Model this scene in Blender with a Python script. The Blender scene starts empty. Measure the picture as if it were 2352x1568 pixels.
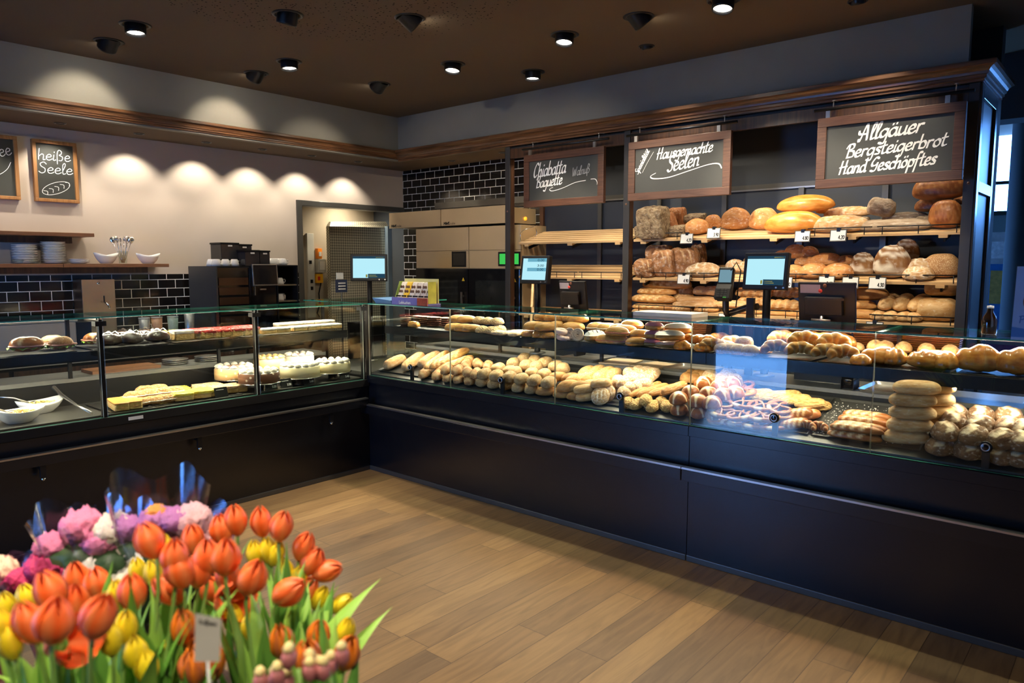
import bpy, bmesh, math, random
from math import sin, cos, pi, radians, hypot, atan2
from mathutils import Vector, Matrix, noise
S = bpy.context.scene
COL = S.collection
random.seed(7)

# ------------------------------------------------------------------ camera
cam = bpy.data.cameras.new('camera')
cam.sensor_width = 36.0
cam.lens = 1684.0 / 2352.0 * 36.0
cam.clip_start = 0.05
camo = bpy.data.objects.new('camera', cam)
camo.location = (-3.560, -4.574, 1.62)
camo.rotation_euler = (pi / 2 - radians(6.034), 0, -radians(49.109))
cam.dof.use_dof = True
cam.dof.focus_distance = 5.2
cam.dof.aperture_fstop = 3.2
COL.objects.link(camo)
S.camera = camo

# ------------------------------------------------------------------ world, exposure
S.view_settings.view_transform = 'Standard'
S.view_settings.look = 'None'
S.view_settings.gamma = 1.0
S.view_settings.use_curve_mapping = False
S.view_settings.exposure = 1.0
S.cycles.transparent_max_bounces = 24
w = bpy.data.worlds.new('sky')
S.world = w
w.use_nodes = True
bg = w.node_tree.nodes['Background']
bg.inputs[0].default_value = (0.13, 0.38, 1.0, 1)
bg.inputs[1].default_value = 13.0

# ------------------------------------------------------------------ lights of the shop
WARM = (1.0, 0.87, 0.66)
LEDC = (1.0, 0.88, 0.68)
DAY = (0.30, 0.56, 1.0)

def spot(loc, target, power, size, blend=0.5, color=WARM, rad=0.03):
    d = bpy.data.lights.new('spot_light', 'SPOT')
    d.energy = power; d.color = color; d.spot_size = radians(size); d.spot_blend = blend; d.shadow_soft_size = rad
    o = bpy.data.objects.new('spot_light', d)
    o.location = loc
    o.rotation_euler = (Vector(target) - Vector(loc)).to_track_quat('-Z', 'Y').to_euler()
    COL.objects.link(o)
    return o

def area(loc, target, sx, sy, power, color=LEDC, spread=180, rollup='Y'):
    d = bpy.data.lights.new('area_light', 'AREA')
    d.shape = 'RECTANGLE'; d.size = sx; d.size_y = sy; d.energy = power; d.color = color; d.spread = radians(spread)
    o = bpy.data.objects.new('area_light', d)
    o.location = loc
    o.rotation_euler = (Vector(target) - Vector(loc)).to_track_quat('-Z', rollup).to_euler()
    COL.objects.link(o)
    return o

CEIL = 3.135
# (x, y, aim point, watts, beam degrees, shows its lens)
DOWNLIGHTS = [
    (-1.46, 0.42, (-1.50, 0.20, 0.9), 75, 62), (-0.345, 0.43, (-0.35, 0.22, 0.9), 75, 62),
    (0.514, -0.45, (0.10, -0.60, 0.9), 80, 74), (1.092, -0.765, (1.00, -0.80, 0.9), 90, 70),
    (0.498, -1.524, (0.10, -1.62, 0.9), 80, 74), (0.579, -2.606, (0.10, -2.65, 0.9), 80, 74),
    (-1.43, 0.92, (-1.44, 1.46, 2.66), 14, 76), (-0.325, 0.93, (-0.33, 1.46, 2.66), 14, 76),
    (0.547, 0.47, (0.56, 1.46, 2.40), 14, 66), (-0.932, -0.487, (-0.95, 0.25, 0.9), 70, 60),
    (-0.402, -1.001, (1.75, -1.75, 1.45), 80, 50), (0.505, -2.086, (1.75, -2.85, 1.5), 80, 56)]
for (x, y, aim, p, s) in DOWNLIGHTS:
    v = (Vector(aim) - Vector((x, y, CEIL))).normalized()
    spot(Vector((x, y, CEIL - 0.02)) + v * 0.075, aim, p, s, 0.6)
SMALL_DOWNLIGHTS = [(1.078, -1.804, (1.50, -1.84, 1.9), 28), (1.101, -3.187, (1.50, -3.20, 1.9), 28)]
for (x, y, aim, p) in SMALL_DOWNLIGHTS:
    spot((x, y, CEIL - 0.03), aim, p, 78, 0.6, rad=0.02)
SOFFIT_SPOTS = [(-2.05, 1.80), (-1.476, 1.80), (-0.889, 1.81), (-0.315, 1.81), (0.222, 1.80), (0.762, 1.80), (1.329, 1.80), (1.949, 1.78), (1.924, 1.009), (1.848, 0.226)]
for i, (x, y) in enumerate(SOFFIT_SPOTS):
    if i < 7:
        spot((x, y, 2.665), (x, y + 0.17, 2.2), 12.5, 96, 0.6, color=(1.0, 0.90, 0.74), rad=0.012)
    elif i > 7:
        spot((x, y, 2.665), (x + 0.03, y, 2.2), 9, 80, 0.5, rad=0.012)
# rows of ceiling lamps over the sales floor, behind the viewer
for (x, y) in [(-1.5, -1.6), (-2.6, -1.6), (-1.5, -2.8), (-2.6, -2.8), (-1.5, -4.0), (-3.2, -4.0), (-4.2, -3.0), (-3.4, -2.9)]:
    spot((x, y, CEIL - 0.03), (x, y, 0), 130 if y == -2.9 else 26, 82, 0.8)  # the stronger one is added above the flowers to brighten them
for y in (-3.6, -4.6): spot((0.55, y, CEIL - 0.03), (0.1, y, 0.9), 70, 74, 0.6)
for (x, y, aim, p) in [(-0.4, -3.6, (1.75, -3.0, 1.55), 85), (-1.0, -2.9, (1.75, -1.9, 1.55), 85), (-1.6, -2.2, (1.75, -0.6, 1.9), 75), (-2.4, -2.0, (1.7, 0.6, 1.85), 95), (-2.6, -1.4, (-1.6, 1.9, 1.7), 40)]:  # unseen spots added to brighten bread shelves, signs, hoods and crockery
    spot((x, y, CEIL - 0.04), aim, p, 38, 0.7)
spot((-3.9, -5.0, CEIL - 0.04), (-3.08, -3.45, 1.1), 88, 34, 0.7)  # unseen spot added near the camera to brighten the tulips
spot((1.75, 2.48, 2.44), (1.75, 2.50, 0), 26, 150, 0.8)
sun = bpy.data.lights.new('sun', 'SUN'); sun.energy = 8.0; sun.color = (0.28, 0.55, 1.0); sun.angle = radians(1.5)
suno = bpy.data.objects.new('sun', sun); suno.rotation_euler = Vector((2.6, -1.1, -2.1)).to_track_quat('-Z', 'Y').to_euler(); COL.objects.link(suno)
# daylight: the sky seen through the glazed door (x = -5.6) and the windows behind the bread wall (x = 7)
for loc, tgt, sx, sy in (((-5.62, -0.72, 1.06), (0, -0.72, 1.06), 1.1, 2.1), ((6.95, -5.6, 2.78), (0, -5.6, 2.78), 5.2, 1.15)):
    area(loc, tgt, sx, sy, 1.0).data.cycles.is_portal = True

# ------------------------------------------------------------------ mesh and scene helpers
def struct(o):
    o['kind'] = 'structure'
    return o

def tag(o, label, cat, group=None):
    o['label'] = label; o['category'] = cat
    if group: o['group'] = group
    return o

def thing(name, label, cat, loc=(0, 0, 0), rotz=0.0, group=None):
    o = bpy.data.objects.new(name, None)
    o.empty_display_size = 0.02
    o.location = loc; o.rotation_euler = (0, 0, rotz)
    COL.objects.link(o)
    return tag(o, label, cat, group)

def base_matrix(o):
    return Matrix.LocRotScale(o.location, o.rotation_euler, o.scale)

def world_matrix(o):
    M = base_matrix(o)
    return world_matrix(o.parent) @ o.matrix_parent_inverse @ M if o.parent is not None else M

class MB:
    """collects faces; build() links them as one mesh object"""
    def __init__(s):
        s.v = []; s.f = []; s.m = []; s.cur = 0; s.sm = []; s.smooth = False
    def face(s, idx):
        s.f.append(idx); s.m.append(s.cur); s.sm.append(s.smooth)
    def quad(s, a, b, c, d):
        n = len(s.v); s.v += [tuple(a), tuple(b), tuple(c), tuple(d)]; s.face((n, n + 1, n + 2, n + 3)); return s
    def box(s, x0, x1, y0, y1, z0, z1):
        return s.hexa([(x0, y0, z0), (x1, y0, z0), (x1, y1, z0), (x0, y1, z0), (x0, y0, z1), (x1, y0, z1), (x1, y1, z1), (x0, y1, z1)])
    def hexa(s, p):
        n = len(s.v); s.v += [tuple(q) for q in p]; sm = s.smooth; s.smooth = False
        for q in ((0, 3, 2, 1), (4, 5, 6, 7), (0, 1, 5, 4), (1, 2, 6, 5), (2, 3, 7, 6), (3, 0, 4, 7)):
            s.face(tuple(n + i for i in q))
        s.smooth = sm
        return s
    def obox(s, M, sx, sy, sz):
        x, y, z = sx / 2, sy / 2, sz / 2
        return s.hexa([M @ Vector(q) for q in ((-x, -y, -z), (x, -y, -z), (x, y, -z), (-x, y, -z), (-x, -y, z), (x, -y, z), (x, y, z), (-x, y, z))])
    def rings(s, rings, close=True, caps=True):
        n = len(s.v); k = len(rings[0])
        for r in rings: s.v += [tuple(q) for q in r]
        for i in range(len(rings) - 1):
            for j in range(k if close else k - 1):
                a = n + i * k + j; b = n + i * k + (j + 1) % k
                s.face((a, b, b + k, a + k))
        if caps and close:
            sm = s.smooth; s.smooth = False
            s.face(tuple(n + j for j in reversed(range(k))))
            s.face(tuple(n + (len(rings) - 1) * k + j for j in range(k)))
            s.smooth = sm
        return s
    def tube(s, pts, rad, n=8, caps=True, squash=1.0, upv=(0, 0, 1)):
        pts = [Vector(p) for p in pts]
        if not hasattr(rad, '__len__'): rad = [rad] * len(pts)
        rs = []; prev = None
        for i, p in enumerate(pts):
            d = (pts[min(i + 1, len(pts) - 1)] - pts[max(i - 1, 0)]).normalized()
            if prev is None:
                u = Vector(upv)
                if abs(u.dot(d)) > 0.95: u = Vector((1, 0, 0))
                a = d.cross(u).normalized()
            else:
                a = (prev - d * prev.dot(d)).normalized()
            prev = a; b = d.cross(a).normalized()
            rs.append([p + (a * cos(t) + b * sin(t) * squash) * rad[i] for t in (2 * pi * j / n for j in range(n))])
        s.smooth = True
        s.rings(rs, True, caps); s.smooth = False
        return s
    def lathe(s, prof, n=24, c=(0, 0, 0), caps=True, axis='z', wob=None):
        rs = []
        for (r, z) in prof:
            ring = []
            for j in range(n):
                t = 2 * pi * j / n
                rr = r * (wob(t, z) if wob else 1)
                q = (rr * cos(t), rr * sin(t), z)
                if axis == 'x': q = (z, q[0], q[1])
                elif axis == 'y': q = (q[0], z, q[1]); q = (-q[0], q[1], q[2])
                ring.append((c[0] + q[0], c[1] + q[1], c[2] + q[2]))
            rs.append(ring)
        s.smooth = True
        s.rings(rs, True, caps); s.smooth = False
        return s
    def prism(s, poly, axis, a, b):
        """poly: 2-D outline; axis 'x': (y,z) outline, 'y': (x,z), 'z': (x,y)"""
        def P(q, t):
            return (t, q[0], q[1]) if axis == 'x' else (q[0], t, q[1]) if axis == 'y' else (q[0], q[1], t)
        return s.rings([[P(q, a) for q in poly], [P(q, b) for q in poly]])
    def xf(s, M, start=0):
        for i in range(start, len(s.v)): s.v[i] = tuple(M @ Vector(s.v[i]))
        return s
    def mesh(s, name, mats, attr=None):
        me = bpy.data.meshes.new(name)
        me.from_pydata(s.v, [], s.f)
        for m in (mats if isinstance(mats, (list, tuple)) else [mats]): me.materials.append(m)
        me.polygons.foreach_set('material_index', s.m)
        me.polygons.foreach_set('use_smooth', s.sm)
        if attr:
            for k, vals in attr.items():
                a = me.attributes.new(k, 'FLOAT', 'POINT'); a.data.foreach_set('value', vals)
        me.update()
        bm = bmesh.new(); bm.from_mesh(me); bmesh.ops.recalc_face_normals(bm, faces=bm.faces); bm.to_mesh(me); bm.free()
        return me
    def build(s, name, mats, parent=None, bevel=0.0, local=False, seg=2):
        o = bpy.data.objects.new(name, s.mesh(name, mats))
        COL.objects.link(o)
        if parent is not None:
            o.parent = parent
            if not local:
                M = world_matrix(parent)
                o.matrix_parent_inverse = M.inverted()
        if bevel:
            m = o.modifiers.new('bevel', 'BEVEL'); m.width = bevel; m.segments = seg; m.limit_method = 'ANGLE'
        return o

def solo(name, label, cat, mb, mats, group=None, bevel=0.0):
    return tag(mb.build(name, mats, None, bevel), label, cat, group)

def dup(root, name=None, label=None, group=None, loc=None, rot=None, scale=None):
    r = root.copy(); COL.objects.link(r)
    if label: r['label'] = label
    if group: r['group'] = group
    if loc is not None: r.location = loc
    if rot is not None: r.rotation_euler = rot
    if scale is not None: r.scale = scale
    for ch in root.children:
        c = ch.copy(); COL.objects.link(c); c.parent = r
        for g in ch.children:
            d = g.copy(); COL.objects.link(d); d.parent = c
    return r

def ordinal(i):
    return ['first', 'second', 'third', 'fourth', 'fifth', 'sixth', 'seventh', 'eighth', 'ninth', 'tenth', 'eleventh', 'twelfth', 'thirteenth', 'fourteenth', 'fifteenth', 'sixteenth', 'seventeenth', 'eighteenth', 'nineteenth', 'twentieth', 'twenty-first', 'twenty-second', 'twenty-third', 'twenty-fourth', 'twenty-fifth', 'twenty-sixth', 'twenty-seventh', 'twenty-eighth', 'twenty-ninth', 'thirtieth'][i]

# ------------------------------------------------------------------ materials
def nodes(name):
    m = bpy.data.materials.new(name); m.use_nodes = True
    nt = m.node_tree
    return m, nt, nt.nodes['Principled BSDF'], lambda t: nt.nodes.new(t), lambda a, b: nt.links.new(a, b)

def mat(name, col, rough=0.5, metal=0.0, spec=0.5, var=0.08, scale=12.0, bump=0.0, coat=0.0, emit=None, es=0.0):
    m, nt, b, N, L = nodes(name)
    b.inputs['Roughness'].default_value = rough; b.inputs['Metallic'].default_value = metal
    b.inputs['Specular IOR Level'].default_value = spec
    b.inputs['Coat Weight'].default_value = coat
    tc = N('ShaderNodeTexCoord'); nz = N('ShaderNodeTexNoise'); nz.inputs['Scale'].default_value = scale; nz.inputs['Detail'].default_value = 4
    L(tc.outputs['Object'], nz.inputs['Vector'])
    mx = N('ShaderNodeMix'); mx.data_type = 'RGBA'
    mx.inputs[6].default_value = (*[c * (1 - var) for c in col], 1); mx.inputs[7].default_value = (*[min(1, c * (1 + var)) for c in col], 1)
    L(nz.outputs['Fac'], mx.inputs[0]); L(mx.outputs[2], b.inputs['Base Color'])
    if bump:
        bp = N('ShaderNodeBump'); bp.inputs['Strength'].default_value = bump; bp.inputs['Distance'].default_value = 0.01
        L(nz.outputs['Fac'], bp.inputs['Height']); L(bp.outputs[0], b.inputs['Normal'])
    if emit:
        b.inputs['Emission Color'].default_value = (*emit, 1); b.inputs['Emission Strength'].default_value = es
    return m

def wood(name, c1, c2, axis='y', rough=0.45, scale=6.0):
    m, nt, b, N, L = nodes(name)
    tc = N('ShaderNodeTexCoord'); mp = N('ShaderNodeMapping')
    st = {'x': (0.6, 9, 9), 'y': (9, 0.6, 9), 'z': (9, 9, 0.6)}[axis]
    mp.inputs['Scale'].default_value = st
    L(tc.outputs['Object'], mp.inputs[0])
    nz = N('ShaderNodeTexNoise'); nz.inputs['Scale'].default_value = scale; nz.inputs['Detail'].default_value = 6; nz.inputs['Distortion'].default_value = 0.6
    L(mp.outputs[0], nz.inputs['Vector'])
    r = N('ShaderNodeValToRGB'); r.color_ramp.elements[0].position = 0.32; r.color_ramp.elements[1].position = 0.7
    r.color_ramp.elements[0].color = (*c1, 1); r.color_ramp.elements[1].color = (*c2, 1)
    L(nz.outputs['Fac'], r.inputs[0]); L(r.outputs[0], b.inputs['Base Color'])
    b.inputs['Roughness'].default_value = rough
    bp = N('ShaderNodeBump'); bp.inputs['Strength'].default_value = 0.12; bp.inputs['Distance'].default_value = 0.004
    L(nz.outputs['Fac'], bp.inputs['Height']); L(bp.outputs[0], b.inputs['Normal'])
    return m

def glass(name, tint=(0.93, 0.97, 0.95), refl=1.0, rough=0.0):
    m, nt, b, N, L = nodes(name)
    nt.nodes.remove(b)
    out = nt.nodes['Material Output']
    t = N('ShaderNodeBsdfTransparent'); t.inputs[0].default_value = (*tint, 1)
    g = N('ShaderNodeBsdfGlossy'); g.inputs['Roughness'].default_value = rough
    fr = N('ShaderNodeFresnel'); ge = N('ShaderNodeNewGeometry'); io = N('ShaderNodeMapRange'); io.inputs[3].default_value = 1.5; io.inputs[4].default_value = 1 / 1.5
    L(ge.outputs['Backfacing'], io.inputs[0]); L(io.outputs[0], fr.inputs[0])
    mu = N('ShaderNodeMath'); mu.operation = 'MULTIPLY'; mu.inputs[1].default_value = refl; mu.use_clamp = True
    L(fr.outputs[0], mu.inputs[0])
    mx = N('ShaderNodeMixShader'); L(mu.outputs[0], mx.inputs[0]); L(t.outputs[0], mx.inputs[1]); L(g.outputs[0], mx.inputs[2])
    L(mx.outputs[0], out.inputs[0])
    return m

def emitter(name, col, strength):
    m, nt, b, N, L = nodes(name)
    nt.nodes.remove(b)
    e = N('ShaderNodeEmission'); e.inputs[0].default_value = (*col, 1); e.inputs[1].default_value = strength
    L(e.outputs[0], nt.nodes['Material Output'].inputs[0])
    return m

def tile_mat(name, axis):
    """glossy black metro tiles, 150 x 75 mm, pale grout"""
    m, nt, b, N, L = nodes(name)
    tc = N('ShaderNodeTexCoord'); sp = N('ShaderNodeSeparateXYZ'); cb = N('ShaderNodeCombineXYZ')
    L(tc.outputs['Object'], sp.inputs[0]); L(sp.outputs[axis], cb.inputs[0]); L(sp.outputs['Z'], cb.inputs[1])
    br = N('ShaderNodeTexBrick'); br.offset = 0.5
    br.inputs['Scale'].default_value = 1.0; br.inputs['Brick Width'].default_value = 0.153; br.inputs['Row Height'].default_value = 0.078
    br.inputs['Mortar Size'].default_value = 0.0028; br.inputs['Mortar Smooth'].default_value = 0.1
    br.inputs['Color1'].default_value = (0.007, 0.006, 0.0055, 1); br.inputs['Color2'].default_value = (0.011, 0.009, 0.008, 1)
    br.inputs['Mortar'].default_value = (0.80, 0.78, 0.72, 1)
    L(cb.outputs[0], br.inputs['Vector']); L(br.outputs['Color'], b.inputs['Base Color'])
    rr = N('ShaderNodeMapRange'); rr.inputs[3].default_value = 0.12; rr.inputs[4].default_value = 0.8
    L(br.outputs['Fac'], rr.inputs[0]); L(rr.outputs[0], b.inputs['Roughness'])
    bp = N('ShaderNodeBump'); bp.invert = True; bp.inputs['Strength'].default_value = 0.5; bp.inputs['Distance'].default_value = 0.003
    L(br.outputs['Fac'], bp.inputs['Height']); L(bp.outputs[0], b.inputs['Normal'])
    return m

def floor_mat():
    m, nt, b, N, L = nodes('oak_floor_boards')
    tc = N('ShaderNodeTexCoord'); mp = N('ShaderNodeMapping')
    mp.inputs['Rotation'].default_value = (0, 0, 0)
    L(tc.outputs['Object'], mp.inputs[0])
    br = N('ShaderNodeTexBrick'); br.offset = 0.37; br.offset_frequency = 2; br.squash = 1.35; br.squash_frequency = 3
    br.inputs['Scale'].default_value = 1.0; br.inputs['Brick Width'].default_value = 1.15; br.inputs['Row Height'].default_value = 0.158
    br.inputs['Mortar Size'].default_value = 0.0016; br.inputs['Mortar Smooth'].default_value = 0.0; br.inputs['Bias'].default_value = 0.0
    br.inputs['Color1'].default_value = (0, 0, 0, 1); br.inputs['Color2'].default_value = (1, 1, 1, 1); br.inputs['Mortar'].default_value = (0.5, 0.5, 0.5, 1)
    L(mp.outputs[0], br.inputs['Vector'])
    # one random value per board drives tone and shifts the grain
    wn = N('ShaderNodeMapping'); wn.inputs['Scale'].default_value = (1.0, 9, 1)
    ad = N('ShaderNodeVectorMath'); ad.operation = 'ADD'
    sc = N('ShaderNodeVectorMath'); sc.operation = 'SCALE'; sc.inputs[3].default_value = 13.0
    L(br.outputs['Color'], sc.inputs[0]); L(mp.outputs[0], wn.inputs[0]); L(wn.outputs[0], ad.inputs[0]); L(sc.outputs[0], ad.inputs[1])
    nz = N('ShaderNodeTexNoise'); nz.inputs['Scale'].default_value = 2.6; nz.inputs['Detail'].default_value = 8; nz.inputs['Distortion'].default_value = 1.4
    L(ad.outputs[0], nz.inputs['Vector'])
    tone = N('ShaderNodeValToRGB'); e = tone.color_ramp.elements
    e[0].position = 0.0; e[0].color = (0.125, 0.076, 0.038, 1); e[1].position = 1.0; e[1].color = (0.232, 0.142, 0.060, 1)
    x = tone.color_ramp.elements.new(0.5); x.color = (0.182, 0.108, 0.047, 1)
    L(br.outputs['Color'], tone.inputs[0])
    gr = N('ShaderNodeValToRGB'); gr.color_ramp.elements[0].position = 0.30; gr.color_ramp.elements[0].color = (0.74, 0.70, 0.66, 1)
    gr.color_ramp.elements[1].position = 0.62; gr.color_ramp.elements[1].color = (1.10, 1.08, 1.04, 1)
    L(nz.outputs['Fac'], gr.inputs[0])
    mx = N('ShaderNodeMix'); mx.data_type = 'RGBA'; mx.blend_type = 'MULTIPLY'; mx.inputs[0].default_value = 1.0
    L(tone.outputs[0], mx.inputs[6]); L(gr.outputs[0], mx.inputs[7])
    # knots
    vo = N('ShaderNodeTexVoronoi'); vo.inputs['Scale'].default_value = 1.25
    vm = N('ShaderNodeMapping'); vm.inputs['Scale'].default_value = (0.8, 1.7, 1); L(mp.outputs[0], vm.inputs[0]); L(vm.outputs[0], vo.inputs['Vector'])
    kr = N('ShaderNodeMapRange'); kr.inputs[1].default_value = 0.015; kr.inputs[2].default_value = 0.075; L(vo.outputs['Distance'], kr.inputs[0])
    kn = N('ShaderNodeMix'); kn.data_type = 'RGBA'; kn.inputs[6].default_value = (0.05, 0.026, 0.012, 1); L(kr.outputs[0], kn.inputs[0]); L(mx.outputs[2], kn.inputs[7])
    jn = N('ShaderNodeMix'); jn.data_type = 'RGBA'; jn.inputs[7].default_value = (0.06, 0.032, 0.014, 1)
    L(br.outputs['Fac'], jn.inputs[0]); L(kn.outputs[2], jn.inputs[6]); L(jn.outputs[2], b.inputs['Base Color'])
    b.inputs['Roughness'].default_value = 0.42
    bp = N('ShaderNodeBump'); bp.inputs['Strength'].default_value = 0.1; bp.inputs['Distance'].default_value = 0.003
    L(nz.outputs['Fac'], bp.inputs['Height']); L(bp.outputs[0], b.inputs['Normal'])
    return m

def ceiling_mat():
    """painted ceiling with a field of small sound holes"""
    m, nt, b, N, L = nodes('brown_ceiling_paint')
    tc = N('ShaderNodeTexCoord')
    vo = N('ShaderNodeTexVoronoi'); vo.inputs['Scale'].default_value = 34; vo.inputs['Randomness'].default_value = 0.85
    L(tc.outputs['Object'], vo.inputs['Vector'])
    lt = N('ShaderNodeMath'); lt.operation = 'LESS_THAN'; lt.inputs[1].default_value = 0.20; L(vo.outputs['Distance'], lt.inputs[0])
    # the field: an oval around (-1.15, -1.15)
    mp = N('ShaderNodeMapping'); mp.inputs['Location'].default_value = (1.15, 1.15, 0); mp.vector_type = 'POINT'
    L(tc.outputs['Object'], mp.inputs[0])
    sx = N('ShaderNodeSeparateXYZ'); L(mp.outputs[0], sx.inputs[0])
    cb = N('ShaderNodeCombineXYZ'); L(sx.outputs[0], cb.inputs[0]); L(sx.outputs[1], cb.inputs[1])
    ln = N('ShaderNodeVectorMath'); ln.operation = 'LENGTH'; L(cb.outputs[0], ln.inputs[0])
    nz = N('ShaderNodeTexNoise'); nz.inputs['Scale'].default_value = 9; L(tc.outputs['Object'], nz.inputs['Vector'])
    ad = N('ShaderNodeMath'); ad.operation = 'MULTIPLY_ADD'; ad.inputs[1].default_value = 0.35; L(nz.outputs['Fac'], ad.inputs[0]); L(ln.outputs['Value'], ad.inputs[2])
    l2 = N('ShaderNodeMath'); l2.operation = 'LESS_THAN'; l2.inputs[1].default_value = 1.28; L(ad.outputs[0], l2.inputs[0])
    mu = N('ShaderNodeMath'); mu.operation = 'MULTIPLY'; L(lt.outputs[0], mu.inputs[0]); L(l2.outputs[0], mu.inputs[1])
    mx = N('ShaderNodeMix'); mx.data_type = 'RGBA'; mx.inputs[6].default_value = (0.120, 0.086, 0.056, 1); mx.inputs[7].default_value = (0.015, 0.009, 0.005, 1)
    L(mu.outputs[0], mx.inputs[0]); L(mx.outputs[2], b.inputs['Base Color'])
    b.inputs['Roughness'].default_value = 0.9; b.inputs['Specular IOR Level'].default_value = 0.1
    return m

def plaster(name, c, mott=0.1):
    return mat(name, c, 0.88, 0, 0.2, mott, 2.2, 0.04)

M_FLOOR = floor_mat(); M_CEIL = ceiling_mat()
M_TILE_L = tile_mat('black_metro_tiles', 'X'); M_TILE_R = tile_mat('black_metro_tiles_oven_side', 'Y')
M_WALL = plaster('beige_plaster', (0.47, 0.40, 0.335))
M_BULK = plaster('grey_bulkhead_paint', (0.21, 0.20, 0.175), 0.14)
M_SOFFIT = plaster('brown_soffit_paint', (0.12, 0.085, 0.055))
M_DARKWALL = plaster('slate_wall_paint', (0.07, 0.08, 0.09))
M_PASSAGE = plaster('passage_paint', (0.42, 0.36, 0.27))
M_MOULD = wood('dark_walnut_moulding', (0.045, 0.018, 0.008), (0.19, 0.085, 0.036), 'y', 0.32)
M_MOULDX = wood('dark_walnut_moulding_left', (0.045, 0.018, 0.008), (0.19, 0.085, 0.036), 'x', 0.32)
M_FRONT = mat('anthracite_counter_laminate', (0.006, 0.0065, 0.009), 0.27, 0, 0.55, 0.12, 3)
M_BLACK = mat('black_lacquer', (0.009, 0.0085, 0.0085), 0.45, 0, 0.28)
M_BLACKGLOSS = mat('black_gloss_plastic', (0.008, 0.008, 0.009), 0.1, 0, 0.5)
M_BLACKMETAL = mat('black_painted_metal', (0.02, 0.02, 0.022), 0.35, 0.6)
M_STEEL = mat('brushed_steel', (0.55, 0.53, 0.50), 0.3, 1.0)
M_STEELW = mat('warm_brushed_steel', (0.50, 0.41, 0.30), 0.34, 1.0, var=0.04)
M_CHROME = mat('polished_chrome', (0.75, 0.74, 0.72), 0.08, 1.0)
M_DARKSTEEL = mat('grey_deck_metal', (0.105, 0.10, 0.09), 0.36, 0.6)
M_STONE = mat('grey_worktop', (0.15, 0.147, 0.135), 0.3, 0, 0.5, 0.15, 40)
M_GLASS = glass('clear_glass')
M_GLASSEDGE = mat('green_glass_edge', (0.05, 0.33, 0.24), 0.15, 0, 0.6)
M_WINGLASS = glass('window_glass', (0.97, 0.98, 1.0), 0.5)
M_WHITE = mat('white_porcelain', (0.78, 0.76, 0.72), 0.18, 0, 0.5, 0.02)
M_WHITEMATT = mat('white_plastic', (0.72, 0.70, 0.64), 0.5)
M_UNITWOOD = mat('anthracite_shelf_unit', (0.032, 0.031, 0.033), 0.42, 0, 0.4, 0.1, 5)
M_BACKPANEL = mat('slate_back_panel', (0.024, 0.030, 0.042), 0.5, 0, 0.4, 0.08, 4)
M_POST = wood('dark_walnut_post', (0.03, 0.013, 0.007), (0.085, 0.036, 0.016), 'z', 0.4)
M_SLAT = wood('pale_beech_slats', (0.56, 0.35, 0.16), (0.74, 0.50, 0.25), 'y', 0.5, 4)
M_SHELFW = wood('red_brown_shelf_board', (0.16, 0.065, 0.03), (0.29, 0.13, 0.06), 'x', 0.4)
M_FRAMEY = wood('walnut_sign_frame', (0.06, 0.023, 0.012), (0.105, 0.043, 0.023), 'y', 0.5, 9)
M_FRAMEO = wood('orange_wood_frame', (0.23, 0.10, 0.03), (0.36, 0.17, 0.055), 'z', 0.5, 9)
M_BOARD = mat('chalkboard', (0.046, 0.048, 0.045), 0.55, 0, 0.4, 0.25, 3.5)
M_BOARDL = mat('dark_chalkboard', (0.035, 0.037, 0.032), 0.6, 0, 0.4, 0.2, 3.5)
M_GLASSV = mat('pale_glass_edge', (0.34, 0.36, 0.31), 0.2, 0, 0.6)
M_CHALK = mat('chalk_white', (0.86, 0.86, 0.83), 0.85, 0, 0.2, 0.03)
M_CHALKDIM = mat('smudged_chalk', (0.42, 0.43, 0.41), 0.9, 0, 0.2, 0.1)
M_LENS = emitter('lamp_lens', (1.0, 0.93, 0.80), 22.0)
M_LENSDIM = mat('dark_reflector', (0.05, 0.045, 0.04), 0.25, 0.4, emit=(1.0, 0.9, 0.75), es=0.015)

# ------------------------------------------------------------------ room shell
XW, XE, YS, YN = -5.6, 7.0, -9.0, 2.07
struct(MB().box(XW, XE, YS, 3.0, -0.1, 0.0).build('floor', M_FLOOR))
struct(MB().box(XW, XE, YS, 3.0, CEIL, CEIL + 0.1).build('ceiling', M_CEIL))
# left wall (y = 2.07) with the doorway to the passage
struct(MB().box(XW, 0.80, YN, YN + 0.12, 0, CEIL).box(0.80, 2.28, YN, YN + 0.12, 2.22, CEIL).build('wall_left', M_WALL))
struct(MB().box(XW, 0.795, YN - 0.009, YN, 0, 1.53).build('wall_left_tiles', M_TILE_L))
struct(MB().box(0.74, 0.80, YN - 0.02, YN + 0.13, 0, 2.272).box(0.80, 2.18, YN - 0.02, YN + 0.13, 2.215, 2.272).build('trim_1', M_DARKSTEEL, bevel=0.004))
struct(MB().box(0.80, 3.6, 2.78, 2.88, 0, CEIL).box(0.66, 0.80, 2.19, 2.88, 0, CEIL).box(3.5, 3.6, 2.07, 2.88, 0, CEIL).build('wall_passage', M_PASSAGE))
struct(MB().box(0.80, 3.5, 2.19, 2.78, 2.45, 2.5).build('ceiling_passage', M_PASSAGE))
# oven wall (x = 2.18)
struct(MB().box(2.18, 2.30, -3.76, YN, 0, CEIL).build('wall_right', M_DARKWALL))
struct(MB().box(2.171, 2.18, 0.0, YN, 0, 2.69).build('wall_right_tiles', M_TILE_R))
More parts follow.
